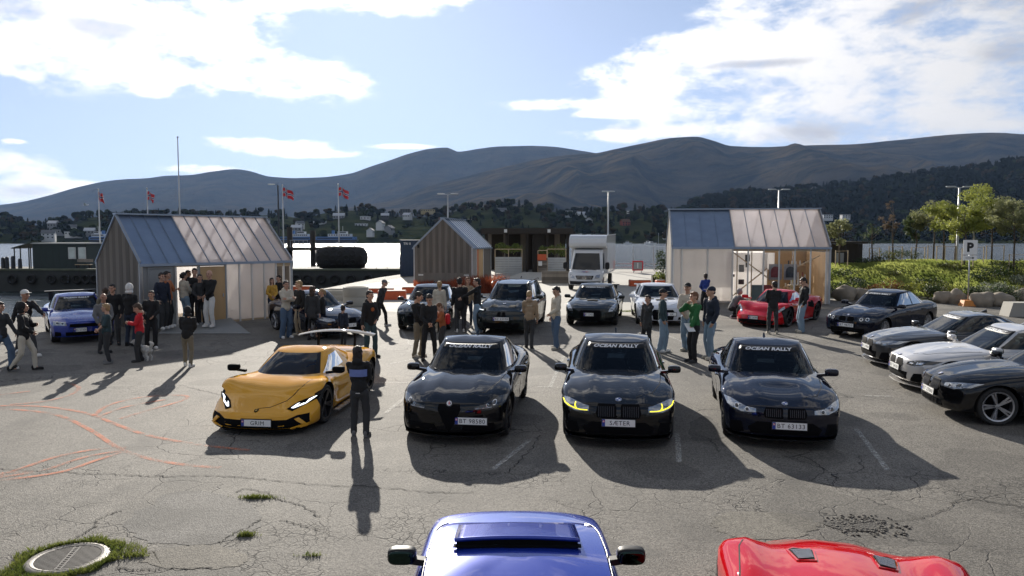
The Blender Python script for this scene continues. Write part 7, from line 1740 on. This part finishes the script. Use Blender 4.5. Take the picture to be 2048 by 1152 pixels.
    if hood and hair[0] != 'hood': j.ell(neck+Vector((0, .085, .0)), (.105, .060, .065), 12, 8); j.ell(neck+Vector((0, .03, .0)), (.088, .075, .035), 12, 8)
    elif hood: j.ell(neck+Vector((0, .02, 0)), (.10, .085, .05), 12, 8)
    else: j.ell(neck+Vector((0, .018, -.015)), (.075, .068, .035), 12, 8)
    for i in (0, 1):
        j.caps(sh[i], el[i], .068+q, .056+q, 12)
        if sleeves: j.caps(el[i], el[i].lerp(ha[i], .93), .056+q, .043+q, 12)
        else: pass
    job(j.mesh('j'), [('REMESH', dict(mode='VOXEL', voxel_size=.018)), ('SMOOTH', dict(iterations=2, factor=.5))], lambda me: (wrinkle(me, .015, 11), link('jacket', me, [CO[topc]], t)))
    # ---- hair or headgear
    tv, tf = TP['hair_'+hair[0]]; hm_ = bpy.data.meshes.new('h')
    VV = [hc+headM@v for v in tv]
    if hair[0] == 'hood': 
        VV = [hc+headM@Vector((v.x, max(v.y, -.075+.25*abs(v.x)), v.z)) for v in tv]
    hm_.from_pydata([tuple(v) for v in VV], [], tf); hm_.polygons.foreach_set('use_smooth', [True]*len(tf)); hm_.update()
    if hair[0] not in ('cap', 'hood'):
        nn = [v.normal.copy() for v in hm_.vertices]
        for v, n_ in zip(hm_.vertices, nn): v.co += n_*(.011*mnoise.noise(v.co*32)+.006*mnoise.noise(v.co*75))
    link({'cap': 'cap', 'hood': 'hood'}.get(hair[0], 'hair'), hm_, [HR[hair[1]] if hair[0] not in ('cap', 'hood') else CO[hair[1]]], t)
    # ---- shoes
    sv, sf = TP['shoe']
    for i in (0, 1):
        c = feet[i]-Vector((0, .0, .085)); a = R(12 if i == 0 else -12); Mz = Matrix.Rotation(a, 3, 'Z'); hv_ = (Matrix.Rotation(R(-28), 3, 'X') if (stance == 'walk' and i == 1) else Matrix.Identity(3))
        sm = bpy.data.meshes.new('shoe'); sm.from_pydata([tuple(c+Mz@(hv_@v)) for v in sv], [], sf); sm.polygons.foreach_set('use_smooth', [True]*len(sf)); link('shoe', sm, [CO[shoe]], t)
    if logo: 
        s_ = logo[2]; y = -.155 if s_ == 'f' else .150; m_ = MB()
        if logo[0] == 'disc': m_.ell((0, y*1.0, 1.30), (.055, .012, .055), 12, 8)
        else:
            vs, fs, ar = text_mesh('Sunnmøre' if False else logo[0], shear=.3, bold=.01); m_.add([((-x if s_ == 'b' else x)*.05, y+.012, 1.36+zz_*.05) for x, zz_ in vs], fs)
        m_.build('print', [CO[logo[1]]], t)
    if band: # a coloured yoke across the back
        yb_ = MB(); V = []; n_ = 14
        for jj in range(5):
            for ii in range(n_+1):
                u = -1+2*ii/n_; V.append((u*.172, .036+.125*math.sqrt(max(0, 1-(u*.93)**2)), 1.22+.14*jj/4))
        yb_.add(V, [(a*(n_+1)+b_, a*(n_+1)+b_+1, (a+1)*(n_+1)+b_+1, (a+1)*(n_+1)+b_) for a in range(4) for b_ in range(n_)]); yb_.build('back_panel', [CO[band]], t, smooth=True); MB().box((0, .155, .90), (.085, .01, .012)).build('print', [CO['white']], t)
    if pack: m_ = MB(); m_.sell((0, .19, 1.20), (.13, .085, .20), .6, 14, 10); m_.build('backpack', [CO[pack]], t, smooth=True)
    if holds == 'paper':
        c = ha[0]; o = thing('paper_sheet', Vector((g.x, g.y, zz))+Matrix.Rotation(R(face), 3, 'Z')@(c*k), R(face), 'white paper sheet held by the man in the green sweater', 'paper'); MB().box((0, -.05, -.02), (.30, .21, .004), M=Matrix.Rotation(R(40), 3, 'Y')).build('sheet', [M_wh], o)
    if holds == 'phone':
        c = ha[0]+Vector((0, -.06, .03)); m_ = MB(); m_.box(c, (.07, .012, .14), M=Matrix.Rotation(R(-30), 3, 'X')); nm = m_.build('mobile_phone', [M_tint]); nm.matrix_world = Matrix.Translation((g.x, g.y, zz)) @ Matrix.Rotation(R(face), 4, 'Z') @ Matrix.Scale(k, 4); tag(nm, 'dark phone held up by the %s' % holds_who(label), 'phone')
    return t
def holds_who(l): return ' '.join(l.split()[:7])
P_ = person
P_(6, 738, 603, 75, 'person in jeans and dark jacket cut off by the left picture edge', topc='charcoal', legc='jeans', stance='walk', arms=('swingf', 'swingb'))
P_(54, 712, 579, 60, 'man in white cap and black jacket behind the walker in beige trousers', hair=('cap', 'white'), legc='charcoal', stance='walk', arms=('reach', 'swingb'), skin=1)
P_(50, 741, 604, 100, 'walking person in black vest and beige trousers at far left', hair=('hood', 'black'), topc='black', legc='cream', shoe='black', stance='walk', arms=('phone', 'front'), wide=1.1)
P_(230, 690, 570, 20, 'man in dark jacket against the kiosk gable, right of the bald man', hair=('short', 'dark'), legc='charcoal', shoe='black', arms=('pocket', 'pocket'))
P_(213, 688, 577, 200, 'person with brown hair half hidden behind the bald man', hair=('short', 'brown'), legc='black', shoe='black', topc='khaki')
P_(210, 706, 589, 60, 'bald bearded man in grey shirt and open dark jacket', hair=('bald', 'brown'), topc='grey', legc='charcoal', shoe='black', arms=('front', 'pocket'), skin=1, wide=1.08)
P_(216, 727, 609, -60, 'man with light grey hair and dark t-shirt folding his hands', hair=('short', 'blond'), topc='teal', legc='charcoal', shoe='grey', arms=('front', 'front'), sleeves=False, turn=-20)
P_(262, 692, 569, 170, 'person with white hood up and black jacket near the kiosk', hair=('hood', 'white'), legc='djeans', shoe='black', arms=('front', 'down'), wide=1.05)
P_(281, 723, 610, -70, 'child in red hoodie looking down at a phone, beside the dog', hair=('short', 'brown'), topc='red', legc='charcoal', shoe='charcoal', arms=('phone', 'phone'), tilt=28, hood=True)
P_(304, 697, 583, 30, 'person all in black with white trainers right of the red child', hair=('short', 'dark'), topc='black', legc='black', arms=('front', 'pocket'))
P_(322, 656, 547, 60, 'man in black jacket over a white shirt by the kiosk door', hair=('short', 'dark'), topc='navy', legc='charcoal', arms=('down', 'pocket'), Y=25.0, z=gz(25)+.12)
P_(333, 650, 544, 95, 'man in orange t-shirt leaning on the kiosk door panel', hair=('short', 'dark'), topc='orange', legc='black', arms=('phone', 'down'), sleeves=False, Y=25.3, z=gz(25)+.14)
P_(366, 640, 546, 150, 'person in cream hoodie and light jeans in the kiosk doorway', hair=('tail', 'dark'), topc='cream', legc='ljeans', arms=('down', 'front'), Y=26.0, z=gz(26)+.18, girl=True)
P_(374, 634, 542, 60, 'man in red shirt inside the open kiosk', hair=('short', 'dark'), topc='maroon', legc='black', Y=27.6, z=gz(27)+.14)
P_(386, 642, 538, 20, 'tall man in black between the cream hoodie and the bald man', hair=('short', 'dark'), topc='black', legc='black', shoe='black', arms=('cross', 'cross'), Y=26.2, z=gz(26)+.18, wide=1.08)
P_(397, 648, 550, 15, 'man in dark vest over white sleeves in front of the kiosk', hair=('short', 'dark'), topc='charcoal', legc='black', arms=('front', 'front'), Y=25.8, z=gz(26)+.14)
P_(416, 656, 540, -20, 'shaven headed man in black sweater and white trousers', hair=('bald', 'grey'), topc='black', legc='white', arms=('front', 'pocket'), Y=25.6, z=gz(25.6)+.10)
P_(376, 734, 615, 180, 'boy in black jacket and grey trousers seen from behind', hair=('hood', 'black'), topc='black', legc='khaki', stance='contra', arms=('front', 'front'), wide=1.15)
P_(541, 641, 557, 30, 'woman in maroon top and yellow jacket at the kiosk window', hair=('long', 'dark'), topc='yellow', legc='djeans', arms=('front', 'front'), Y=28.4, girl=True)
P_(556, 646, 552, -40, 'man in black beside the right corner of the left kiosk', hair=('short', 'dark'), topc='black', legc='black', shoe='black', Y=28.9)
P_(573, 676, 563, 50, 'man in cream hoodie and jeans with folded arms', hair=('short', 'dark'), topc='cream', legc='jeans', arms=('cross', 'cross'), hood=True)
P_(601, 671, 563, -45, 'man with sunglasses, black jacket and beige trousers', hair=('short', 'blond'), topc='black', legc='beige', shoe='cream', arms=('pocket', 'pocket'))
P_(626, 680, 574, 170, 'woman with long brown hair and dark coat before the dark coupe', hair=('long', 'brown'), topc='charcoal', legc='black', shoe='black', girl=True, coat=.12)
P_(645, 676, 579, -60, 'blonde woman in black beside the long haired woman', hair=('tail', 'blond'), topc='black', legc='black', shoe='black', girl=True)
P_(684, 694, 612, 150, 'small child in dark blue jacket in front of the dark coupe', hair=('short', 'dark'), topc='navy', legc='black', shoe='black', Y=22.0)
P_(737, 712, 583, 45, 'tall young man in black hoodie with round chest print', hair=('short', 'dark'), topc='black', legc='teal', shoe='black', arms=('front', 'down'), logo=('disc', 'rust', 'f'), skin=0, hood=True, Y=20.2)
P_(760, 652, 558, 80, 'older man in grey cap leaning forward as he walks', hair=('cap', 'grey'), topc='charcoal', legc='black', stance='walk', arms=('back', 'back'), lean=14, tilt=10)
P_(720, 874, 695, 180, 'person with dark long hair and light blue back panel beside the yellow car', hair=('long', 'dark'), topc='black', legc='charcoal', shoe='grey', stance='contra', arms=('reach', 'front'), wide=1.05, band='periw', hood=True)
P_(838, 714, 586, 60, 'man with light trousers in black jacket left of the camera holder', hair=('short', 'dark'), topc='black', legc='khaki', shoe='cream', arms=('front', 'front'), tilt=15)
P_(858, 720, 591, 15, 'person all in black holding a small camera before the saloon', hair=('short', 'dark'), topc='black', legc='black', shoe='black', arms=('front', 'front'), tilt=25, stance='wide')
P_(886, 702, 608, -70, 'child in rust orange jacket with red backpack looking down', hair=('short', 'ginger'), topc='rust', legc='charcoal', shoe='black', arms=('phone', 'phone'), tilt=30, pack='red', lean=8)
P_(878, 664, 564, 175, 'blonde person in pale beige coat seen from behind', hair=('tail', 'blond'), topc='cream', legc='beige', shoe='cream', coat=.25, girl=True)
P_(920, 664, 557, 185, 'broad man in black coat seen from behind between the saloon and SUV', hair=('short', 'dark'), topc='black', legc='charcoal', coat=.10, wide=1.12)
P_(936, 655, 556, 10, 'woman with long reddish hair facing the lot beside the black coat', hair=('long', 'ginger'), topc='tan', legc='djeans', girl=True)
P_(955, 666, 558, -100, 'man in black jacket and light jeans leaning to the SUV', hair=('short', 'dark'), topc='black', legc='ljeans', arms=('reach', 'down'), hood=True)
P_(1059, 696, 584, 178, 'man in beige hoodie with white print on the back by the SUV', hair=('short', 'blond'), topc='tan', legc='charcoal', shoe='black', arms=('front', 'down'), tilt=28, logo=('Sørelli', 'cream', 'b'), hood=True, wide=1.1, stance='close', lean=5)
P_(1112, 697, 575, -60, 'woman with dark bun, cream hoodie and blue jeans standing alone', hair=('tail', 'dark'), topc='cream', legc='jeans', shoe='cream', arms=('front', 'down'), tilt=22, hood=True, girl=True, stance='contra')
P_(1294, 700, 592, -50, 'child in dark hooded coat left of the capped man', hair=('short', 'dark'), topc='charcoal', legc='black', shoe='black', arms=('face', 'down'), coat=.2, hood=True)
P_(1325, 704, 580, 70, 'man in black cap and navy sweatshirt with blue jeans facing right', hair=('cap', 'black'), topc='teal', legc='ljeans', arms=('pocket', 'pocket'))
P_(1375, 702, 568, -40, 'man in black cap and cream jacket behind the green sweater', hair=('cap', 'black'), topc='cream', legc='ljeans', shoe='cream', arms=('down', 'front'))
P_(1388, 724, 586, -70, 'man in green sweater and black trousers holding papers', hair=('short', 'ginger'), topc='green', legc='black', shoe='charcoal', arms=('holdlow', 'face'), holds='paper', stance='contra')
P_(1420, 718, 575, -75, 'man in backwards cap, navy hoodie and pale jeans', hair=('cap', 'navy'), topc='navy', legc='ljeans', shoe='cream', arms=('pocket', 'pocket'), hood=True)
P_(1412, 616, 548, 190, 'man in royal blue jacket at the kiosk glass', hair=('short', 'dark'), topc='royal', legc='black', shoe='black', skin=2, arms=('front', 'front'), Y=31.5)
P_(1470, 636, 590, 110, 'person crouching by the left front of the red supercar', hair=('short', 'grey'), topc='grey', legc='black', stance='crouch', arms=('reach', 'reach'), Y=29.0)
P_(1545, 668, 564, 175, 'man in black jacket and black trousers seen from behind at the red supercar', hair=('short', 'dark'), topc='black', legc='charcoal', shoe='cream', arms=('front', 'front'), wide=1.12)
P_(1604, 664, 557, -95, 'man in black jacket and pale jeans looking down at the red supercar', hair=('short', 'dark'), topc='black', legc='ljeans', shoe='cream', arms=('pocket', 'pocket'), tilt=24, lean=-4, stance='contra')
# the dog
g = G(286, 724); dg_ = thing('dog', (g.x-.05, g.y+.2, g.z), R(-20), 'small fluffy white and grey dog behind the child in red', 'dog')
m_ = MB(); rd = random.Random(8)
m_.ell((.02, 0, .30), (.20, .10, .11), 12, 8); m_.ell((-.16, 0, .31), (.11, .105, .12), 12, 8); m_.caps((-.22, 0, .36), (-.30, 0, .46), .075, .06, 10); m_.ell((-.34, 0, .49), (.075, .062, .062), 12, 8); m_.caps((-.38, 0, .475), (-.44, 0, .465), .035, .024, 8)
for s in (1, -1):
    m_.ell((-.32, s*.055, .52), (.02, .018, .045), 8, 6); m_.caps((-.17, s*.06, .27), (-.18, s*.06, .14), .042, .028, 8); m_.caps((-.18, s*.06, .14), (-.19, s*.06, .02), .028, .024, 8); m_.caps((.15, s*.06, .28), (.11, s*.065, .17), .058, .034, 8); m_.caps((.11, s*.065, .17), (.18, s*.065, .11), .032, .024, 8); m_.caps((.18, s*.065, .11), (.16, s*.065, .02), .024, .024, 8)
m_.caps((.20, 0, .34), (.27, 0, .46), .035, .045, 8); m_.caps((.27, 0, .46), (.20, 0, .50), .045, .03, 8)
M_fur = mat('fur_white', (.55, .53, .49), rough=.95, var=.35, vscale=9, bump=.8, bscale=60)
def dogdone(me):
    nn = [v.normal.copy() for v in me.vertices]
    for v, n_ in zip(me.vertices, nn): v.co += n_*.012*mnoise.noise(v.co*45)
    me.polygons.foreach_set('use_smooth', [True]*len(me.polygons)); link('body', me, [M_fur], dg_)
job(m_.mesh('d'), [('REMESH', dict(mode='VOXEL', voxel_size=.012)), ('SMOOTH', dict(iterations=1, factor=.5))], dogdone)
MB().ell((-.462, 0, .47), (.013, .014, .012), 8, 6).build('nose', [M_eye], dg_)
for s in (1, -1): MB().ell((-.395, s*.03, .505), (.008, .008, .008), 8, 6).build('eye', [M_eye], dg_)
run_jobs()
# ================================================================== BANK, TREES, SHRUBS
M_soil = mat('bank_soil', (.045, .05, .022), rough=1, var=.4, vscale=1.2, bump=.5, bscale=6)
def edge_y(x): return 36.4-.43*(min(22.5, max(15, x))-15)
def bank_h(x, y):
    d = y-edge_y(x); side = sstep(14.6, 17.0, x-.02*(y-36))
    return gz(y)-.10+side*(.22*sstep(.2, 1.0, d)+1.10*sstep(1.0, 9.5, d)*(.80+.15*math.sin(x*.35)+.35*sstep(17, 30, x)))*(1-sstep(12.0, 19, d)) + .20*mnoise.noise(Vector((x*.4, y*.4, 2)))*side
V = []; nx, ny = 110, 70
for j in range(ny+1):
    for i in range(nx+1):
        x = 14.2+46*i/nx; y = 29.6+28*j/ny
        V.append((x, y, bank_h(x, y)))
me = bpy.data.meshes.new('bank'); me.from_pydata(V, [], [(j*(nx+1)+i, j*(nx+1)+i+1, (j+1)*(nx+1)+i+1, (j+1)*(nx+1)+i) for j in range(ny) for i in range(nx)]); me.polygons.foreach_set('use_smooth', [True]*(nx*ny))
tag(link('grass_bank', me, [M_soil]), kind='structure')
def front_edge(x): return 31.2+.0*x
rnd = random.Random(31)
def windblades(mb, pts, h0, h1, wd, rnd, wx=-.6):
    for x, y, z in pts:
        a = rnd.uniform(0, 6.28); h = rnd.uniform(h0, h1); dx, dy = math.cos(a)*wd, math.sin(a)*wd; ex, ey = wx*h*rnd.uniform(.5, 1.3), rnd.uniform(-.35, .35)*h
        o = len(mb.v); mb.v += [(x-dx, y-dy, z), (x+dx, y+dy, z), (x+dx*.7+ex*.4, y+dy*.7+ey*.4, z+h*.6), (x+ex, y+ey, z+h*.8)]; mb.f += [(o, o+1, o+2), (o, o+2, o+3)]; mb.m += [0, 0]
mb = MB(); pts = []
while len(pts) < 60000:
    x = rnd.uniform(15.6, 44); d_ = rnd.uniform(1.5, 12.5); y = edge_y(x)+d_
    if x > 17+y*.62: continue
    if d_ < 3.2 and rnd.random() < .5: continue
    if mnoise.noise(Vector((x*.35, y*.6, 5))) < -.42: continue
    pts.append((x, y, bank_h(x, y)-.02))
windblades(mb, pts, .10, .34, .014, rnd)
tag(mb.build('bank_grass', [M_grassl]), kind='stuff', label='long windblown green grass on the bank')
# shrub band at the foot of the bank
M_sh = [leafmat('shrub_dark', (.018, .035, .012), (.05, .075, .02), .3), leafmat('shrub_olive', (.06, .075, .02), (.14, .14, .04), .35), leafmat('shrub_rust', (.10, .045, .02), (.20, .085, .03), .35), leafmat('shrub_yellow', (.14, .16, .02), (.30, .30, .05), .4), leafmat('shrub_silver', (.12, .14, .10), (.30, .32, .25), .35)]
M_bark = mat('bark', (.10, .075, .055), rough=.9, var=.3, vscale=12, bump=.6, bscale=30); M_barkp = mat('bark_pale', (.34, .32, .28), rough=.85, var=.3, vscale=10)
def leaves(mb, c, r, n, sz, rnd, flat=1.0, clump=None, wind=0):
    for k in range(n):
        while True:
            p = Vector((rnd.uniform(-1, 1), rnd.uniform(-1, 1), rnd.uniform(-1, 1)))
            if .25 < p.length < 1: break
        p = Vector((p.x*r[0]+wind*abs(p.z), p.y*r[1], p.z*r[2]))+c; a = Vector((rnd.gauss(0, 1), rnd.gauss(0, 1), rnd.gauss(0, 1)*flat)).normalized(); b_ = a.cross(Vector((rnd.gauss(0, 1), rnd.gauss(0, 1), rnd.gauss(0, 1)))).normalized(); s = sz*rnd.uniform(.6, 1.3)
        o = len(mb.v); mb.v += [tuple(p-a*s), tuple(p+b_*s*.5), tuple(p+a*s), tuple(p-b_*s*.5)]; mb.f.append((o, o+1, o+2, o+3)); mb.m.append(0)
def shrub(x, y, w, h, mt, lab, n=420, sz=.045, z=None, grp='shrubs along the foot of the grass bank', nm='shrub'):
    z = bank_h(x, y) if z is None else z; t = thing(nm, (x, y, z), 0, lab, 'shrub', grp); mb = MB(); rr = random.Random(int(x*91+y*17))
    for k in range(7): leaves(mb, Vector((rr.uniform(-.4, .4)*w, rr.uniform(-.3, .3)*w, h*rr.uniform(.3, .75))), (w*.28, w*.25, h*.28), n//7, sz, rr)
    mb.build('foliage', [mt], t); m2 = MB()
    for k in range(6): a = rr.uniform(0, 6.28); m2.tube([(0, 0, -.05), (.2*w*math.cos(a), .2*w*math.sin(a), h*.4), (.36*w*math.cos(a), .3*w*math.sin(a), h*rr.uniform(.6, .85))], [.014, .01, .005], 5)
    m2.build('stem', [M_bark], t); return t
cols = [0, 0, 2, 2, 1, 3, 0, 1, 3, 0, 4, 4, 0, 4, 1]; cn_ = ['dark green', 'olive', 'rust coloured', 'bright yellow green', 'silvery leaved']
px_ = [1690, 1722, 1752, 1782, 1808, 1836, 1860, 1884, 1910, 1940, 1966, 1990, 2012, 2034, 2062]
wh = ['left of the boulders by the kiosk', 'above the large pale boulder', 'second right of the pale boulder', 'above the old saloon roof', 'over the rear window of the old saloon', 'behind the boot of the old saloon', 'left of the parking sign among dark ones', 'close to the left of the parking sign', 'just left of the parking sign post', 'directly behind the parking sign post', 'first right of the parking sign', 'second right of the parking sign', 'third right of the parking sign', 'above the concrete wedge block', 'at the right picture edge']
for k, px in enumerate(px_):
    Y = edge_y(X(px, 35))+.9+.35*(k % 3); shrub(X(px, Y), Y, 1.15, .75+.15*(k % 2), M_sh[cols[k]], '%s shrub %s' % (cn_[cols[k]], wh[k]), n=560)
for k, (px, Y, w, h, c, lab) in enumerate(((1652, 38, 1.3, .8, 0, 'dark shrub beside the right end of the glass kiosk'), (1770, 44, 2.6, .9, 1, 'broad olive bush on top of the bank under the bare tree'), (1822, 44.5, 1.8, .9, 0, 'dark bush on top of the bank right of the olive one'), (1740, 44, 1.6, .6, 0, 'low dark bush on the bank crest by the shed'), (2030, 39, 2.2, 1.0, 0, 'dark bush on the bank slope at the right edge'), (1995, 38.5, 1.6, .8, 0, 'dark bush on the slope right of the parking sign'), (1700, 41, 2.4, .6, 0, 'low dark growth in front of the shed'))):
    shrub(X(px, Y), Y, w, h, M_sh[c], lab, n=700)
for k, (px, dd, w, h, c, lab) in enumerate(((1712, 4.2, .9, .4, 0, 'small dark shrub low on the slope near the kiosk'), (1790, 5.5, 1.0, .35, 1, 'small olive shrub in the middle of the slope'), (1862, 4.4, 1.2, .5, 0, 'dark shrub on the slope left of the parking sign'), (1902, 7, 1.3, .5, 1, 'olive shrub high on the slope left of the sign'), (1975, 4.6, 1.5, .6, 0, 'dark shrub on the slope right of the sign'), (2015, 7.5, 1.5, .7, 1, 'olive shrub high on the slope at the right'), (2044, 4.5, 1.3, .6, 4, 'silvery shrub on the slope by the right edge'))):
    Y = edge_y(X(px, 37))+dd; shrub(X(px, Y), Y, w, h, M_sh[c], lab, n=460)
# boulders
M_rock = mat('boulder_stone', (.26, .22, .17), rough=.9, var=.35, vscale=2.5, bump=.9, bscale=6)
def boulder(px, py, w, h, lab, seed):
    g = G(px, py); t = MB(); t.ell((0, 0, 0), (1, 1, 1), 20, 14); rr = Vector((seed*3.1, seed, 0)); V = []
    for v in t.v: v = Vector(v); n_ = 1+.30*mnoise.noise(v*1.1+rr)+.12*mnoise.noise(v*2.6+rr); V.append((v.x*n_*w/2, v.y*n_*w*.4, (v.z*n_)*h*.56+h*.40))
    t.v = V; o = t.build('boulder', [M_rock], smooth=True, angle=42); o.location = (g.x, g.y, g.z); tag(o, lab, 'boulder', 'boulders edging the lot')
boulder(1655, 592, .75, .5, 'small boulder touching the glass kiosk corner', 1); boulder(1688, 601, 1.15, .75, 'large pale rounded boulder right of the red supercar', 2); boulder(1723, 600, .9, .6, 'boulder behind the old saloon windscreen', 3); boulder(1752, 598, .5, .35, 'small stone left of the old saloon roof', 9)
boulder(1885, 606, .9, .6, 'boulder behind the boot of the old saloon', 4); boulder(1912, 607, .9, .65, 'dark boulder left of the parking sign foot', 5); boulder(1963, 612, 1.1, .7, 'boulder directly right of the parking sign', 6); boulder(2000, 612, 1.1, .62, 'wide boulder left of the concrete wedge', 7); boulder(2050, 606, 1.0, .7, 'grey boulder at the right edge behind the wedge', 8)
# young trees
M_l = [leafmat('leaf_grey_green', (.13, .14, .06), (.32, .33, .16), .4, 1.2), leafmat('leaf_bright', (.15, .18, .035), (.36, .38, .09), .45, 1.2), leafmat('leaf_brown', (.08, .055, .035), (.18, .13, .08), .35, 1.2), leafmat('leaf_dark', (.03, .05, .02), (.10, .13, .05), .35, 1.2)]
def tree(px, base, top, Y, w, lf, lab, n=2600, sz=.055, stakes=0, sparse=False, pale=False, wind=-.25):
    x = X(px, Y); z = bank_h(x, Y); zt_ = Zat(top, Y); h = zt_-z; rr = random.Random(int(px)); t = thing('young_tree', (x, Y, z), 0, lab, 'tree', 'young trees on the bank')
    tk = MB(); cz = h*.42; pts = [Vector((0, 0, -.1)), Vector((.03*rr.uniform(-1, 1), 0, cz*.5)), Vector((.08*rr.uniform(-1, 1), 0, cz)), Vector((wind*.2, 0, h*.7)), Vector((wind*.5, 0, h*.9))]
    tk.tube(pts, [.055, .05, .04, .022, .008], 8); ends = []
    for k in range(11 if not sparse else 8):
        a = rr.uniform(0, 6.28); zz_ = rr.uniform(cz*.9, h*.75); rad = w/2*rr.uniform(.45, .95)*(1-.5*(zz_-cz)/(h-cz)); e = Vector((math.cos(a)*rad+wind*.5, math.sin(a)*rad, zz_+rr.uniform(.15, .32)*(h-cz))); b0 = Vector((wind*.2*(zz_-cz)/(h-cz), 0, zz_)); mid = b0.lerp(e, .5)+Vector((0, 0, -.04)); tk.tube([b0, mid, e], [.020, .013, .006], 6); ends.append(e); ends.append(mid.lerp(e, .5))
    ends.append(pts[-1]+Vector((0, 0, .0))); ends.append(pts[-2]); tk.build('trunk', [M_barkp if pale else M_bark], t, smooth=True)
    cr = MB(); m = len(ends)
    for e in ends:
        rad = rr.uniform(.09, .20)*w*(.7 if sparse else 1); leaves(cr, e+Vector((wind*.15, 0, .02)), (rad, rad*.9, rad*.62), int(n*.8/m), sz*1.1, rr, wind=wind*.3)
    cr.build('crown', [M_l[lf]], t)
    if stakes:
        s_ = stakes
        for k, dx in enumerate((-s_, s_)):
            for dy in (-.3,): MB().tube([(dx, dy, -.1), (dx*1.02, dy, 1.05)], .028, 6).build('stake', [M_timber], t)
        for dy in (-.3,): MB().bar((-s_, dy, 1.0), (s_, dy, 1.02), .05, .02).build('tie_bar', [M_timber], t)
tree(1680, 500, 434, 44, 1.9, 0, 'rounded grey green tree in front of the dark shed', n=2800, stakes=.35)
tree(1745, 500, 440, 46, 1.5, 3, 'almost leafless thin tree between shed and brown tree', n=260, sparse=True, stakes=.3)
tree(1787, 500, 391, 44.5, 1.5, 2, 'upright tree with sparse brown leaves', n=1100, sz=.045, sparse=True, stakes=.38)
tree(1832, 495, 421, 46, 1.7, 3, 'dark green oval tree right of the brown one', n=4200, stakes=.4)
tree(1868, 505, 396, 45, 2.4, 0, 'grey green tree left of the lamp post, behind a tall stake frame', n=4600, stakes=.5); tree(1888, 505, 396, 43, 2.3, 1, 'light green tree directly left of the lamp post', n=4600, stakes=.55)
tree(1912, 505, 425, 47, 1.3, 1, 'small bright tree behind the lamp post', n=1200)
tree(1948, 505, 361, 43, 3.4, 1, 'tallest tree with bright wind-torn crown above the parking sign', n=7000, pale=True, stakes=.4, wind=.25)
tree(1930, 505, 406, 41, 2.4, 1, 'yellow green tree just left of the parking sign', n=4200, stakes=.3); tree(1985, 508, 402, 44, 2.8, 1, 'yellow green tree right of the parking sign', n=4200, stakes=.5)
tree(2030, 515, 392, 40, 3.0, 0, 'large grey green tree leaning in at the right edge', n=6800, stakes=.45, wind=-.4); tree(2075, 515, 388, 42, 3.2, 0, 'grey green tree cut off by the right edge', n=5600)
# terrace plants and potted shrub
M_bam = leafmat('bamboo_leaf', (.10, .14, .03), (.30, .34, .10), .45)
for px, w, lab in ((1006, 1.2, 'bamboo behind the steel fence right of the small kiosk'), (1030, 1.1, 'second clump of bamboo on the terrace'), (1092, 1.0, 'bamboo behind the orange notice'), (1112, 1.3, 'bamboo clump left of the van roof')):
    Y = 54.4; t = shrub(X(px, Y), Y, w, 1.1, M_bam, lab, n=520, sz=.07, z=gz(Y)+1.3, grp='bamboo on the terrace')
g = G(1322, 566); t = shrub(g.x+.1, g.y, 1.0, 1.9, M_sh[0], 'tall potted shrub with dark top beside the glass kiosk', n=900, sz=.06, z=g.z+.3, grp='potted shrubs'); shrub(g.x+.1, g.y-.5, 1.25, .75, M_bam, 'grassy plant at the foot of the potted shrub', n=600, sz=.07, z=g.z, grp='potted shrubs')
pt = thing('plant_box', (g.x-.1, g.y+.2, g.z), 0, 'brown planting box under the potted shrub', 'planter'); 
for k in range(3): MB().box((0, -.35, .09+.17*k), (.9, .04, .16)).build('plank', [M_dkw], pt)
MB().box((0, 0, .25), (.84, .65, .48)).build('soil', [M_dkw], pt)
# red reeds in front of the small kiosk
M_reed = leafmat('red_reed', (.14, .03, .015), (.34, .09, .04), .4, 2)
mb = MB(); rr = random.Random(77); P3 = []
for i in range(5200):
    px = rr.uniform(828, 1012); Y = rr.uniform(39.5, 42.5)+(1.5 if px < 870 else 0); x = X(px, Y); k = .55+.45*sstep(860, 960, px)
    h = rr.uniform(.35, .95)*k; a = rr.uniform(0, 6.28); ex = rr.gauss(0, .18)*h; ey = rr.gauss(0, .18)*h; w = .012; z = gz(Y); o = len(mb.v)
    mb.v += [(x-w, Y, z), (x+w, Y, z), (x+w*.6+ex*.5, Y+ey*.5, z+h*.6), (x+ex, Y+ey, z+h)]; mb.f += [(o, o+1, o+2), (o, o+2, o+3)]; mb.m += [0, 0]
tag(mb.build('red_reeds', [M_reed]), kind='stuff', label='rust red ornamental grasses growing before the small kiosk')
